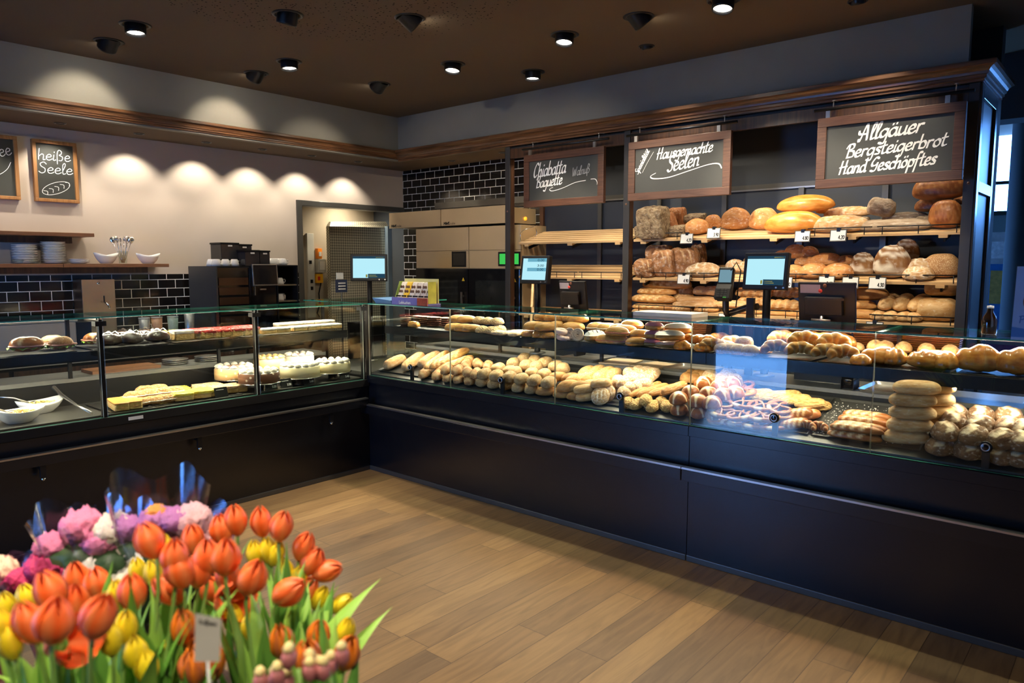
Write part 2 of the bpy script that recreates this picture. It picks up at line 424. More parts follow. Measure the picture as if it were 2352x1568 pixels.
# far, near and west walls
struct(MB().box(XW, XE, YS - 0.1, YS, 0, CEIL).build('wall_near', plaster('pale_wall_paint', (0.42, 0.40, 0.37))))
struct(MB().box(XW - 0.1, XW, YS, -1.27, 0, CEIL).box(XW - 0.1, XW, -0.17, 3.0, 0, CEIL).box(XW - 0.1, XW, -1.27, -0.17, 2.11, CEIL).build('wall_entrance', M_DARKWALL))
struct(MB().box(XE, XE + 0.1, YS, 3.0, 0, 2.20).box(XE, XE + 0.1, -3.0, 3.0, 2.20, CEIL + 0.6).box(XE, XE + 0.1, YS, -8.2, 2.20, CEIL + 0.6).box(XE, XE + 0.1, -8.2, -3.0, 3.36, CEIL + 0.6).build('wall_window', M_DARKWALL))
struct(MB().box(2.30, 2.42, 1.9, 3.0, 0, CEIL).build('wall_store', M_DARKWALL))
wb = MB()
for y in (-8.2, -7.3, -6.4, -5.5, -4.6, -3.72, -3.0): wb.box(XE - 0.04, XE + 0.06, y - 0.03, y + 0.03, 2.2, 3.36)
wb.box(XE - 0.04, XE + 0.06, -8.2, -3.0, 2.2, 2.25).box(XE - 0.04, XE + 0.06, -8.2, -3.0, 2.56, 2.60).box(XE - 0.04, XE + 0.06, -8.2, -3.0, 3.31, 3.36)
w1 = struct(wb.build('window_1', M_BLACKMETAL))
struct(MB().box(XE + 0.0, XE + 0.012, -8.2, -3.0, 2.22, 3.34).build('window_pane', M_WINGLASS, w1))
# glazed entrance door with the paving outside
d1 = struct(MB().box(XW - 0.06, XW, -1.27, -1.21, 0, 2.11).box(XW - 0.06, XW, -0.23, -0.17, 0, 2.11).box(XW - 0.06, XW, -1.21, -0.23, 2.05, 2.11).build('door_1', M_BLACKMETAL))
struct(MB().box(XW - 0.04, XW - 0.028, -1.21, -0.23, 0.0, 2.05).build('door_pane', M_WINGLASS, d1))
struct(MB().box(XW - 4.2, XW - 4.0, -8, 6, -0.02, 0.62).build('wall_reflection_blocker', mat('grey_blocker_wall', (0.20, 0.21, 0.22), 0.8)))  # unseen low wall added to keep sky out of the case glass reflection
struct(MB().box(XW - 9, XW - 0.1, -8, 6, -0.12, -0.02).build('pavement', mat('pale_concrete_paving', (0.55, 0.55, 0.53), 0.8, var=0.2, scale=3)))

# bulkheads above the counters, with their soffit
BX, BY, BZ = 1.588, 1.459, 2.69
struct(MB().box(XW, BX + 0.06, BY, BY + 0.06, BZ, CEIL).build('wall_bulkhead_left', M_BULK))
struct(MB().box(BX, BX + 0.06, -3.68, BY, BZ, CEIL).build('wall_bulkhead_right', M_BULK))
struct(MB().box(XW, 2.18, BY + 0.06, YN, BZ, BZ + 0.04).box(BX + 0.06, 2.18, 0.0, BY + 0.06, BZ, BZ + 0.04).build('ceiling_soffit', M_SOFFIT))
struct(MB().box(3.2, 3.4, YS, -3.9, 2.67, CEIL).box(2.95, 3.2, -3.9, -3.6, 2.67, CEIL).build('wall_bulkhead_rear', M_DARKWALL))
struct(MB().box(3.2, 7.0, YS, -3.0, 3.40, 3.5).build('ceiling_rear', M_DARKWALL))

# wooden mouldings along both bulkheads
def profile(s, z0):
    return [(0, z0), (0.018 * s, z0), (0.018 * s, z0 + 0.014), (0.030 * s, z0 + 0.018), (0.030 * s, z0 + 0.034), (0.040 * s, z0 + 0.038), (0.043 * s, z0 + 0.052),
            (0.052 * s, z0 + 0.066), (0.066 * s, z0 + 0.076), (0.082 * s, z0 + 0.082), (0.082 * s, z0 + 0.106), (0.070 * s, z0 + 0.112), (0, z0 + 0.112)]
pl = [(d, 2.704 + (z - 2.688) * 0.76) for d, z in profile(0.55, 2.688)]
struct(MB().rings([[(XW, BY - d, z) for d, z in pl], [(BX - 0.02, BY - d, z) for d, z in pl]]).build('trim_2', M_MOULDX))
pr = profile(1.0, 2.682)
YE = -3.752
struct(MB().rings([[(BX - d, BY - 0.02, z) for d, z in pr], [(BX - d, YE - d, z) for d, z in pr], [(2.25, YE - d, z) for d, z in pr]]).build('trim_3', M_MOULD))

# round column and lit sign far behind the bread wall
struct(MB().lathe([(0.13, 0), (0.13, 3.4)], 24, (4.2, -3.72, 0)).build('column', M_DARKWALL))

# ------------------------------------------------------------------ ceiling lamps
def downlight(x, y, aim, lens, label, r=0.085, group=None, depth=0.06):
    t = thing('downlight', label, 'ceiling lamp', (x, y, CEIL), 0, group)
    v = (Vector(aim) - Vector((x, y, CEIL))).normalized()
    M_ = v.to_track_quat('-Z', 'Y').to_matrix().to_4x4()
    ring = MB().lathe([(r * 0.86, 0.004), (r * 0.86, -0.004), (r, -0.009), (r * 1.12, -0.003), (r * 1.12, 0.0)], 32, (0, 0, 0), caps=False)
    ring.build('ring', M_BLACKMETAL, t, local=True)
    h = MB().lathe([(r * 0.74, 0.05), (r * 0.74, -depth + 0.012), (r * 0.72, -depth), (r * 0.64, -depth), (r * 0.60, -depth + 0.018)], 28, caps=False)
    h.lathe([(0.0005, 0.05), (r * 0.74, 0.05)], 28, caps=False)
    h.xf(M_); h.build('housing', M_BLACKMETAL, t, local=True)
    ln = MB().lathe([(0.0005, -depth + 0.016), (r * 0.61, -depth + 0.016)], 28, caps=False)
    ln.xf(M_); ln.build('lens', M_LENS if lens else M_LENSDIM, t, local=True)
    return t
DL_LABELS = ['glowing ceiling downlight above the cake end of the case, nearest the chalk signs', 'glowing downlight above the cakes, second in its row',
    'glowing tilted downlight near the inner corner of the ceiling', 'glowing downlight over the aisle before the first hanging sign', 'glowing tilted downlight above the middle of the bread case',
    'glowing downlight cut by the top edge of the photo', 'black tilted downlight lighting the bulkhead above the chalk signs', 'black tilted downlight lighting the bulkhead near its middle',
    'black tilted downlight nearest the dark bulkhead corner', 'black tilted downlight at the edge of the ceiling holes, aimed at the cakes', 'tilted downlight in the ceiling holes with a sliver of lens showing',
    'large black downlight tilted towards the bread wall']
for (x, y, aim, p, s), lb in zip(DOWNLIGHTS, DL_LABELS):
    downlight(x, y, aim, True, lb, group='adjustable downlights in the ceiling')
for (x, y, aim, p), lb in zip(SMALL_DOWNLIGHTS, ['small black recessed spot in front of the second hanging sign', 'small black recessed spot at the top edge near the third hanging sign']):
    downlight(x, y, aim, False, lb, 0.05, 'small recessed spots by the right bulkhead', 0.02)
for i, (x, y) in enumerate(SOFFIT_SPOTS):
    lb = ('tiny recessed spot in the left soffit, %s from the oven corner' % ordinal(6 - i)) if i < 7 else 'tiny recessed spot in the soffit before the oven tiles, %s' % ('near the corner' if i == 8 else 'near the bread wall') if i > 7 else ''
    if i == 7: continue
    t = thing('soffit_spot', lb, 'ceiling lamp', (x, y, BZ), 0, 'tiny spots in the soffit')
    MB().lathe([(0.028, 0.002), (0.028, -0.004), (0.040, -0.006), (0.044, 0.0)], 20, caps=False).build('ring', M_BLACKMETAL, t, local=True)
    MB().lathe([(0.0005, -0.002), (0.024, -0.002)], 20, caps=False).build('lens', M_LENSDIM, t, local=True)

# ------------------------------------------------------------------ display counters
def pane(mb_x0, mb_x1, y0, y1, z0, z1, name, parent, thin):
    """glass sheet; thin = axis of its thickness; rims get the green edge"""
    m = MB(); m.box(mb_x0, mb_x1, y0, y1, z0, z1)
    ax = 'xyz'.index(thin)
    m.m = [{'z': [0, 0, 1, 1, 1, 1], 'y': [1, 1, 0, 2, 0, 2], 'x': [1, 1, 2, 0, 2, 0]}[thin][i] for i in range(6)]
    return m.build(name, [M_GLASS, M_GLASSEDGE, M_GLASSV], parent)

def led_bar(parent, x0, x1, y0, y1, z, n):
    MB().box(x0, x1, y0, y1, z, z + 0.012).build('light_profile', M_BLACKMETAL, parent)

# right counter: fronts along x = 0, two units
CLAMPS = [-0.505, -1.40, -2.32, -3.217, -4.108]
SEAMS = [-0.02, -0.921, -1.843, -2.757, -3.661, -4.58, -5.5]
def right_unit(label, y1, y0, panes):
    t = thing('display_counter', label, 'counter', (0, y1, 0), 0, 'glass display counters')
    g = 0.002
    MB().box(0.0, 0.02, y0 + g, y1 - g, 0.035, 0.50).build('front_panel', M_FRONT, t)
    MB().box(0.03, 0.84, y0 + g, y1 - g, 0.0, 0.74).build('body', M_BLACK, t)
    MB().box(-0.006, 0.012, y0 + g, y1 - g, 0.0, 0.034).build('kick_strip', M_DARKSTEEL, t, 0.003)
    MB().box(0.004, 0.028, y0 + g, y1 - g, 0.505, 0.695).build('upper_panel', M_FRONT, t)
    MB().prism([(-0.012, 0.70), (0.03, 0.70), (0.03, 0.756), (-0.012, 0.752)], 'y', y0 + g, y1 - g).build('glass_rail', M_FRONT, t)
    r = MB().box(-0.085, -0.052, y0 + g, y1 - g, 0.470, 0.535).build('bag_rail', M_FRONT, t, 0.003)
    MB().box(-0.088, -0.050, y0 + g, y1 - g, 0.5352, 0.545).build('steel_trim', M_STEEL, r)
    yy = y1 - 0.3
    while yy > y0:
        MB().box(-0.055, 0.002, yy - 0.015, yy + 0.015, 0.475, 0.505).build('rail_bracket', M_BLACKMETAL, t)
        yy -= 0.92
    MB().prism([(0.03, 0.741), (0.50, 0.741), (0.50, 0.910), (0.06, 0.774), (0.03, 0.764)], 'y', y0 + g, y1 - g).build('display_deck', M_DARKSTEEL, t)
    MB().box(0.501, 0.53, y0 + g, y1 - g, 0.741, 0.93).build('riser', M_BLACK, t)
    MB().box(0.50, 0.88, y0 + g, y1 - g, 0.931, 0.955).build('worktop', M_STONE, t, 0.003)
    MB().box(0.53, 0.86, y0 + g, y1 - g, 0.741, 0.93).build('drawer_block', M_BLACK, t)
    sh = MB().box(0.18, 0.652, y0 + g, y1 - g, 1.112, 1.124).box(0.172, 0.186, y0 + g, y1 - g, 1.072, 1.132).build('upper_shelf', M_BLACKMETAL, t)
    MB().box(0.63, 0.645, y0 + g, y1 - g, 1.085, 1.098).build('copper_bar', mat('copper_strip', (0.45, 0.19, 0.09), 0.3, 1.0), sh)
    for ya, yb in panes:
        pane(-0.004, 0.004, ya - g if ya < y1 else y1 - g, yb + g, 0.757, 1.308, 'front_glass', t, 'x')
        pane(-0.006, 0.46, ya - g if ya < y1 else y1 - g, yb + g, 1.309, 1.317, 'top_glass', t, 'z')
        MB().box(0.545, 0.565, yb + 0.02, yb + 0.04, 0.956, 1.295).box(0.30, 0.565, yb + 0.02, yb + 0.04, 1.295, 1.308).build('shelf_post', M_BLACKMETAL, t)
    MB().box(0.425, 0.46, y0 + g, y1 - g, 1.288, 1.3075).build('light_profile', M_BLACKMETAL, t)
    for yc in CLAMPS:
        if y0 < yc < y1:
            k = MB().lathe([(0.0005, -0.010), (0.020, -0.010), (0.0245, -0.006), (0.0245, 0.0), (0.0005, 0.0)], 24, (-0.0045, yc, 0.862), caps=False, axis='x').build('glass_clamp', M_BLACKGLOSS, t)
            MB().lathe([(0.013, -0.0015), (0.016, -0.003), (0.017, -0.0005)], 24, (-0.0145, yc, 0.862), caps=False, axis='x').build('clamp_ring', M_STEEL, k)
            MB().box(0.0045, 0.018, yc - 0.014, yc + 0.014, 0.765, 0.872).build('clamp_stem', M_BLACKMETAL, k)
    return t
CR1 = right_unit('long dark bread counter from the inner corner to the panel seam', 0.0, -2.757, [(SEAMS[i], SEAMS[i + 1]) for i in range(3)])
CR2 = right_unit('long dark bread counter with blue sheen, running out of the photo', -2.757, -5.5, [(SEAMS[i], SEAMS[i + 1]) for i in range(3, 6)])

# left counter: front along y = 0
def left_unit():
    t = thing('display_counter', 'dark cake and snack counter meeting the bread counter at the inner corner', 'counter', (0, 0, 0), 0, 'glass display counters')
    x0, x1, g = -3.80, -0.002, 0.002
    MB().box(x0, x1, 0.0, 0.02, 0.035, 0.55).build('front_panel', M_FRONT, t)
    MB().box(x0, x1, 0.03, 0.84, 0.0, 0.70).build('body', M_BLACK, t)
    MB().box(x0, x1, -0.006, 0.012, 0.0, 0.034).build('kick_strip', M_DARKSTEEL, t, 0.003)
    MB().box(x0, x1, 0.004, 0.028, 0.555, 0.665).build('upper_panel', M_FRONT, t)
    MB().box(x0, x1, -0.012, 0.03, 0.67, 0.724).build('glass_rail', M_BLACK, t, 0.002)
    r = MB().box(x0, -0.07, -0.085, -0.052, 0.525, 0.585).build('bag_rail', M_FRONT, t, 0.003)
    MB().box(x0, -0.07, -0.088, -0.050, 0.5852, 0.595).build('steel_trim', M_STEEL, r)
    for x in (-2.28, -1.40, -0.40):
        k = MB().box(x - 0.014, x + 0.014, -0.075, -0.058, 0.455, 0.525).box(x - 0.012, x + 0.012, -0.06, 0.002, 0.50, 0.52).build('rail_bracket', M_BLACKMETAL, t)
        MB().lathe([(0.010, 0.440), (0.012, 0.455)], 12, (x, -0.067, 0)).build('bracket_cap', M_CHROME, k)
    MB().box(-1.80, -1.715, -0.0135, -0.0122, 0.688, 0.708).build('maker_label', M_WHITEMATT, t)
    MB().box(x0, x1, 0.03, 0.55, 0.715, 0.728).box(x0, x1, 0.03, 0.05, 0.70, 0.735).build('display_deck', M_DARKSTEEL, t)
    MB().prism([(0.551, 0.701), (0.58, 0.701), (0.58, 0.87), (0.551, 0.87)], 'x', x0, x1).build('riser', M_BLACK, t)
    MB().box(x0, x1, 0.55, 0.88, 0.871, 0.90).build('worktop', M_STONE, t, 0.003)
    MB().box(x0, x1, 0.58, 0.84, 0.701, 0.871).build('drawer_block', M_BLACK, t)
    MB().box(x0, x1 - 0.06, 0.18, 0.55, 1.085, 1.097).box(x0, x1 - 0.06, 0.172, 0.186, 1.045, 1.104).build('upper_shelf', M_BLACKMETAL, t)
    xs = [-0.03, -0.937, -1.92, -2.86, -3.80]
    for i in range(4):
        pane(xs[i + 1] + 0.012, xs[i] - 0.012, -0.004, 0.004, 0.726, 1.308, 'front_glass', t, 'y')
        pane(xs[i + 1] + g, xs[i] - g, -0.006, 0.44, 1.309, 1.317, 'top_glass', t, 'z')
    for x in xs[:4]:
        p = MB().box(x - 0.012, x + 0.012, 0.006, 0.036, 0.70, 1.300).build('glass_post', M_BLACK, t, 0.003)
        MB().box(x - 0.03, x + 0.03, -0.006, 0.05, 1.262, 1.290).build('post_clamp', M_BLACK, p)
        MB().box(x - 0.02, x + 0.02, 0.0045, 0.05, 0.7245, 0.735).build('post_foot', M_BLACK, p)
        MB().box(x - 0.010, x + 0.010, 0.53, 0.55, 0.90, 1.295).box(x - 0.010, x + 0.010, 0.036, 0.55, 1.295, 1.308).build('shelf_post', M_BLACKMETAL, t)
    MB().box(x0, x1, 0.405, 0.44, 1.288, 1.3075).build('light_profile', M_BLACKMETAL, t)
    return t
CL = left_unit()
# corner cabinet closing the angle between the two counters
t = thing('corner_cabinet', 'black corner cabinet with glass lid joining the two counters', 'cabinet', (0.42, 0.42, 0))
MB().box(0.02, 0.86, 0.03, 0.86, 0.0, 0.74).build('body', M_BLACK, t)
MB().box(0.003, 0.035, 0.003, 0.030, 0.0, 1.306).build('corner_post', M_BLACK, t)
MB().box(0.04, 0.86, 0.04, 0.86, 0.741, 0.765).build('shelf', M_DARKSTEEL, t)
pane(0.0, 0.86, 0.0, 0.86, 1.309, 1.317, 'glass_lid', t, 'z')
MB().box(0.82, 0.85, 0.82, 0.85, 0.765, 1.3085).build('lid_post', M_BLACKMETAL, t)
MB().box(0.45, 0.86, 0.83, 0.86, 0.765, 1.10).build('back_board', M_BLACK, t)

# light rows of the display cases
for i in range(6):
    a, b = SEAMS[i], SEAMS[i + 1]
    area((0.43, (a + b) / 2, 1.285), (0.20, (a + b) / 2, 0.85), 0.86, 0.02, 4.5, LEDC, 150, 'Y')
    area((0.20, (a + b) / 2, 1.068), (0.26, (a + b) / 2, 0.7), 0.86, 0.02, 2.6, LEDC, 160, 'Y')
for a, b in ((-0.03, -0.937), (-0.937, -1.92), (-1.92, -2.86), (-2.86, -3.8)):
    area(((a + b) / 2, 0.41, 1.285), ((a + b) / 2, 0.20, 0.85), 0.86, 0.02, 3.6, LEDC, 150, 'Y')
    area(((a + b) / 2, 0.20, 1.04), ((a + b) / 2, 0.26, 0.7), 0.86, 0.02, 4.0, LEDC, 160, 'Y')

# ------------------------------------------------------------------ bread wall unit
PY = [-0.06, -1.337, -3.72]
unit = thing('bread_wall_unit', 'tall dark wooden bread wall unit with posts, header and back panel', 'shelf unit', (1.62, -1.9, 0))
for y in PY:
    p = MB().box(1.588, 1.602, y - 0.028, y + 0.028, 0, 2.68).build('post', M_UNITWOOD, unit, 0.002)
    MB().box(1.6025, 1.66, y - 0.024, y + 0.024, 0, 2.68).build('post_core', M_POST, p)
    MB().lathe([(0.009, 0), (0.008, -0.004), (0.0005, -0.006)], 12, (1.588, y, 2.10), caps=False, axis='x').build('screw_cap', mat('brown_screw_cap', (0.2, 0.1, 0.06), 0.4), p)
for a, b in ((PY[0] - 0.029, PY[1] + 0.029), (PY[1] - 0.029, PY[2] + 0.029)):
    MB().box(1.595, 1.615, b, a, 2.575, 2.66).build('header_board', M_POST, unit, 0.002)
MB().box(2.10, 2.165, -3.70, -0.095, 0, 2.66).build('back_panel', M_BACKPANEL, unit)
MB().box(2.075, 2.15, -0.094, -0.05, 0, 2.66).build('back_upright', M_POST, unit)
MB().box(1.62, 2.165, -3.70, -0.06, 2.661, 2.68).build('top_board', M_UNITWOOD, unit)
MB().box(2.085, 2.099, -3.70, -0.10, 2.188, 2.200).build('hanging_rail', M_STEEL, unit)
MB().box(2.092, 2.099, -3.70, -0.10, 2.201, 2.235).build('rail_board', M_DARKSTEEL, unit)
for y in (-0.75, -1.36, -1.95, -2.56, -3.14, -3.66):
    MB().box(2.072, 2.0845, y - 0.02, y + 0.02, 0.4, 2.19).build('shelf_standard', M_DARKSTEEL, unit)
ep = MB().box(1.662, 2.17, -3.742, -3.705, 0, 2.68).build('end_panel', M_UNITWOOD, unit)
fr = MB()
for x0, x1 in ((1.605, 1.675), (2.115, 2.185)): fr.box(x0, x1, -3.760, -3.7425, 0, 2.68)
for z0, z1 in ((2.60, 2.68), (2.05, 2.12), (0.0, 0.1)): fr.box(1.675, 2.115, -3.760, -3.7425, z0, z1)
fr.build('panel_frame', mat('blue_grey_lacquer', (0.06, 0.065, 0.075), 0.25, 0, 0.5), unit, 0.004)

def slat_shelf(label, y0, y1, xf, zf, xb, zb, fence=None, group='slatted wooden bread shelves'):
    t = thing('slatted_shelf', label, 'shelf', (xf, y0, zf), 0, group)
    d = Vector((xb - xf, 0, zb - zf)); n = 6; wd = d.length / n
    u = d.normalized(); nn = Vector((-u.z, 0, u.x))
    m = MB(); L_ = abs(y1 - y0)
    for i in range(n):
        c = Vector((xf, (y0 + y1) / 2, zf)) + u * (i + 0.5) * wd
        m.obox(Matrix(((u.x, 0, nn.x, c.x), (0, 1, 0, c.y), (u.z, 0, nn.z, c.z), (0, 0, 0, 1))), wd * 0.68, L_, 0.018)
    m.build('slats', M_SLAT, t)
    for k in range(max(2, int(L_ / 0.55) + 1)):
        y = max(y0, y1) - 0.09 - k * (L_ - 0.18) / max(1, max(2, int(L_ / 0.55) + 1) - 1)
        c = Vector((xf, y, zf)) + u * d.length * 0.5 - nn * 0.0185
        MB().obox(Matrix(((u.x, 0, nn.x, c.x), (0, 1, 0, c.y), (u.z, 0, nn.z, c.z), (0, 0, 0, 1))), d.length * 0.97, 0.05, 0.018).build('batten', M_SLAT, t)
        cb = Vector((xf, y, zf)) + u * d.length * 0.55 - nn * 0.045
        MB().obox(Matrix(((u.x, 0, nn.x, cb.x), (0, 1, 0, cb.y), (u.z, 0, nn.z, cb.z), (0, 0, 0, 1))), d.length * 0.92, 0.012, 0.032).build('bracket', M_BLACKMETAL, t)
    for (a, b) in fence or []:
        f = MB(); zt = zf + 0.055
        f.tube([(xf - 0.004, a, zt), (xf - 0.004, b, zt)], 0.004, 6)
        k = max(1, int(abs(b - a) / 0.22))
        for i in range(k + 1):
            y = a + (b - a) * (i + 0.15) / (k + 0.3); f.tube([(xf - 0.004, y, zt), (xf - 0.004, y, zf + 0.004)], 0.003, 6)
        f.build('wire_fence', M_BLACKMETAL, t)
    return t
SHELVES = {}
XF, XB = 1.62, 2.07
for nm, zf, zb, f1, f2 in (('top', 1.805, 1.925, [], [(-1.44, -1.83), (-2.78, -3.19), (-3.22, -3.70)]),
                           ('middle', 1.495, 1.605, [(-0.35, -0.80), (-0.82, -1.28)], [(-1.44, -1.95), (-1.97, -2.4), (-2.42, -3.0), (-3.02, -3.70)]),
                           ('lower', 1.235, 1.315, [(-0.35, -1.28)], [(-1.42, -1.95), (-1.98, -2.68), (-2.7, -2.95), (-3.2, -3.70)])):
    if nm == 'lower': slat_shelf('empty slatted shelf in the first bay of the bread wall, %s tier' % nm, -0.12, -1.29, 1.67, 1.15, XB, 1.20, [])
    else: slat_shelf('empty slatted shelf in the first bay of the bread wall, %s tier' % nm, -0.12, -1.29, 1.67, zf, XB, zb, f1)
    slat_shelf('long slatted shelf full of bread in the wide bay, %s tier' % nm, -1.385, -3.685, XF, zf, XB, zb, f2)
# unseen area lights added behind the header board to brighten the loaves
for y, L_ in ((-0.70, 1.1), (-1.95, 1.1), (-3.10, 1.1)):
    area((1.64, y, 2.56), (1.86, y, 1.5), L_, 0.03, 2.5, LEDC, 140, 'Y')

# ------------------------------------------------------------------ brush and chalk lettering
# each glyph: advance width and strokes; baseline 0, x-height 0.52, ascender 1.0
GL = {
'a': (.52, [[(.44, .46), (.28, .53), (.08, .36), (.08, .10), (.24, .02), (.42, .22)], [(.46, .52), (.43, .20), (.47, .03), (.56, .08)]]),
'b': (.50, [[(.14, 1.0), (.10, .50), (.08, .05)], [(.10, .38), (.30, .54), (.46, .34), (.36, .06), (.10, .06)]]),
'c': (.42, [[(.42, .44), (.28, .53), (.08, .34), (.10, .08), (.26, .02), (.44, .12)]]),
'd': (.52, [[(.44, .46), (.28, .53), (.08, .36), (.08, .10), (.24, .02), (.42, .22)], [(.50, 1.0), (.44, .40), (.46, .03), (.56, .08)]]),
'e': (.46, [[(.08, .26), (.36, .32), (.40, .46), (.26, .54), (.08, .32), (.12, .06), (.28, .02), (.46, .14)]]),
'f': (.40, [[(.46, .92), (.34, 1.0), (.22, .80), (.14, .10), (.08, -.36)], [(.04, .50), (.40, .54)]]),
'g': (.52, [[(.44, .46), (.28, .53), (.08, .36), (.08, .12), (.24, .04), (.42, .24)], [(.47, .52), (.42, -.10), (.30, -.36), (.06, -.28)]]),
'h': (.52, [[(.16, 1.0), (.10, .45), (.08, .02)], [(.10, .30), (.30, .52), (.42, .42), (.38, .03), (.52, .06)]]),
'i': (.24, [[(.14, .52), (.08, .10), (.14, .02), (.24, .08)], [(.17, .74), (.18, .80)]]),
'k': (.48, [[(.16, 1.0), (.10, .45), (.08, .02)], [(.42, .54), (.14, .28), (.28, .20), (.46, .02)]]),
'l': (.28, [[(.10, .30), (.28, .80), (.24, 1.0), (.12, .80), (.10, .10), (.18, .02), (.28, .08)]]),
'm': (.76, [[(.12, .52), (.08, .02)], [(.10, .34), (.26, .52), (.36, .42), (.34, .04)], [(.36, .34), (.54, .52), (.64, .42), (.62, .06), (.74, .06)]]),
'n': (.52, [[(.12, .52), (.08, .02)], [(.10, .34), (.30, .53), (.42, .42), (.38, .06), (.50, .05)]]),
'o': (.50, [[(.30, .53), (.10, .38), (.08, .14), (.24, .02), (.42, .18), (.42, .42), (.28, .54)]]),
'p': (.50, [[(.12, .54), (.08, .10), (.04, -.38)], [(.10, .38), (.30, .54), (.46, .34), (.36, .06), (.10, .08)]]),
'q': (.52, [[(.44, .46), (.28, .53), (.08, .36), (.08, .12), (.24, .04), (.42, .24)], [(.47, .52), (.42, -.38)]]),
'r': (.40, [[(.12, .52), (.08, .02)], [(.10, .32), (.26, .52), (.40, .48)]]),
's': (.42, [[(.42, .46), (.28, .54), (.12, .42), (.34, .20), (.28, .04), (.06, .06)]]),
't': (.36, [[(.20, .86), (.12, .20), (.18, .02), (.36, .08)], [(.02, .56), (.36, .60)]]),
'u': (.54, [[(.12, .52), (.08, .14), (.20, .02), (.42, .20)], [(.46, .52), (.42, .16), (.46, .02), (.56, .08)]]),
'v': (.44, [[(.06, .52), (.16, .03), (.22, .03), (.42, .52)]]),
'w': (.66, [[(.06, .52), (.14, .04), (.32, .46), (.38, .04), (.62, .52)]]),
'z': (.44, [[(.08, .50), (.40, .52), (.06, .04), (.42, .04)]]),
'A': (.70, [[(.06, .10), (.16, .02), (.44, 1.0), (.56, .02)], [(.02, .62), (.10, .42), (.56, .40)]]),
'B': (.62, [[(.20, .96), (.12, .02)], [(.00, .72), (.16, .98), (.46, .98), (.48, .72), (.20, .54), (.52, .46), (.52, .10), (.10, .04)]]),
'C': (.56, [[(.54, .84), (.36, 1.0), (.10, .66), (.06, .24), (.22, .02), (.46, .18)]]),
'G': (.60, [[(.56, .88), (.34, .98), (.08, .62), (.14, .38), (.42, .44), (.52, .56), (.46, .14), (.28, -.02), (.04, .06)]]),
'H': (.68, [[(.16, .98), (.08, .02)], [(.54, 1.0), (.46, .04), (.60, .06)], [(.00, .52), (.60, .56)]]),
'S': (.52, [[(.52, .84), (.38, 1.0), (.16, .86), (.20, .62), (.42, .42), (.40, .12), (.20, .00), (.04, .14)]]),
'W': (.84, [[(.04, .96), (.16, .04), (.42, .74), (.50, .04), (.80, .98)]]),
'P': (.54, [[(.16, .98), (.10, .02)], [(.04, .90), (.36, 1.0), (.50, .76), (.34, .52), (.14, .52)]]),
'M': (.80, [[(.08, .02), (.14, .98), (.38, .30), (.64, .98), (.70, .02)]]),
'I': (.22, [[(.12, .98), (.10, .02)]]),
'E': (.50, [[(.46, .96), (.10, .96), (.08, .02), (.46, .02)], [(.10, .52), (.38, .52)]]),
'L': (.48, [[(.10, .98), (.08, .02), (.44, .02)]]),
'D': (.60, [[(.10, .98), (.08, .02), (.34, .06), (.52, .50), (.36, .94), (.10, .98)]]),
'0': (.50, [[(.26, .98), (.08, .70), (.08, .30), (.26, .02), (.44, .30), (.44, .70), (.26, .98)]]),
'1': (.32, [[(.06, .76), (.20, .98), (.20, .02)]]),
'2': (.50, [[(.08, .78), (.26, .98), (.44, .76), (.08, .03), (.46, .03)]]),
'3': (.50, [[(.08, .88), (.28, .98), (.42, .78), (.22, .54), (.44, .30), (.26, .02), (.06, .10)]]),
'4': (.52, [[(.36, .02), (.36, .98), (.06, .32), (.48, .32)]]),
'5': (.50, [[(.44, .96), (.12, .96), (.10, .56), (.34, .60), (.44, .30), (.26, .02), (.06, .10)]]),
'6': (.50, [[(.40, .96), (.16, .62), (.08, .24), (.26, .02), (.44, .26), (.26, .50), (.10, .32)]]), '7': (.46, [[(.06, .96), (.42, .96), (.18, .02)]]),
'8': (.50, [[(.26, .54), (.10, .76), (.26, .98), (.42, .76), (.26, .54), (.08, .28), (.26, .02), (.44, .28), (.26, .54)]]),
'9': (.50, [[(.42, .62), (.26, .48), (.10, .72), (.26, .98), (.42, .74), (.36, .02)]]),
'.': (.22, [[(.10, .02), (.12, .06)]]), '-': (.40, [[(.06, .42), (.36, .42)]]), ' ': (.36, []),
}
GL['ß'] = (.56, [[(.10, -.28), (.12, .60), (.24, .98), (.42, .86), (.38, .62), (.26, .52), (.48, .36), (.40, .06), (.22, .04)]])
for k, b in (('ä', 'a'), ('ö', 'o'), ('ü', 'u')):
    GL[k] = (GL[b][0], GL[b][1] + [[(.18, .72), (.19, .78)], [(.38, .74), (.39, .80)]])
SQ = {k for k in 'MIELHzZ41'}

def smooth_line(p, n=5):
    if len(p) < 3: return p
    out = []
    for i in range(len(p) - 1):
        p0, p1, p2, p3 = p[max(i - 1, 0)], p[i], p[i + 1], p[min(i + 2, len(p) - 1)]
        for k in range(n):
            t = k / n; t2 = t * t; t3 = t2 * t
            out.append(tuple(0.5 * (2 * p1[j] + (p2[j] - p0[j]) * t + (2 * p0[j] - 5 * p1[j] + 4 * p2[j] - p3[j]) * t2 + (3 * p1[j] - p0[j] - 3 * p2[j] + p3[j]) * t3) for j in (0, 1)))
    return out + [p[-1]]

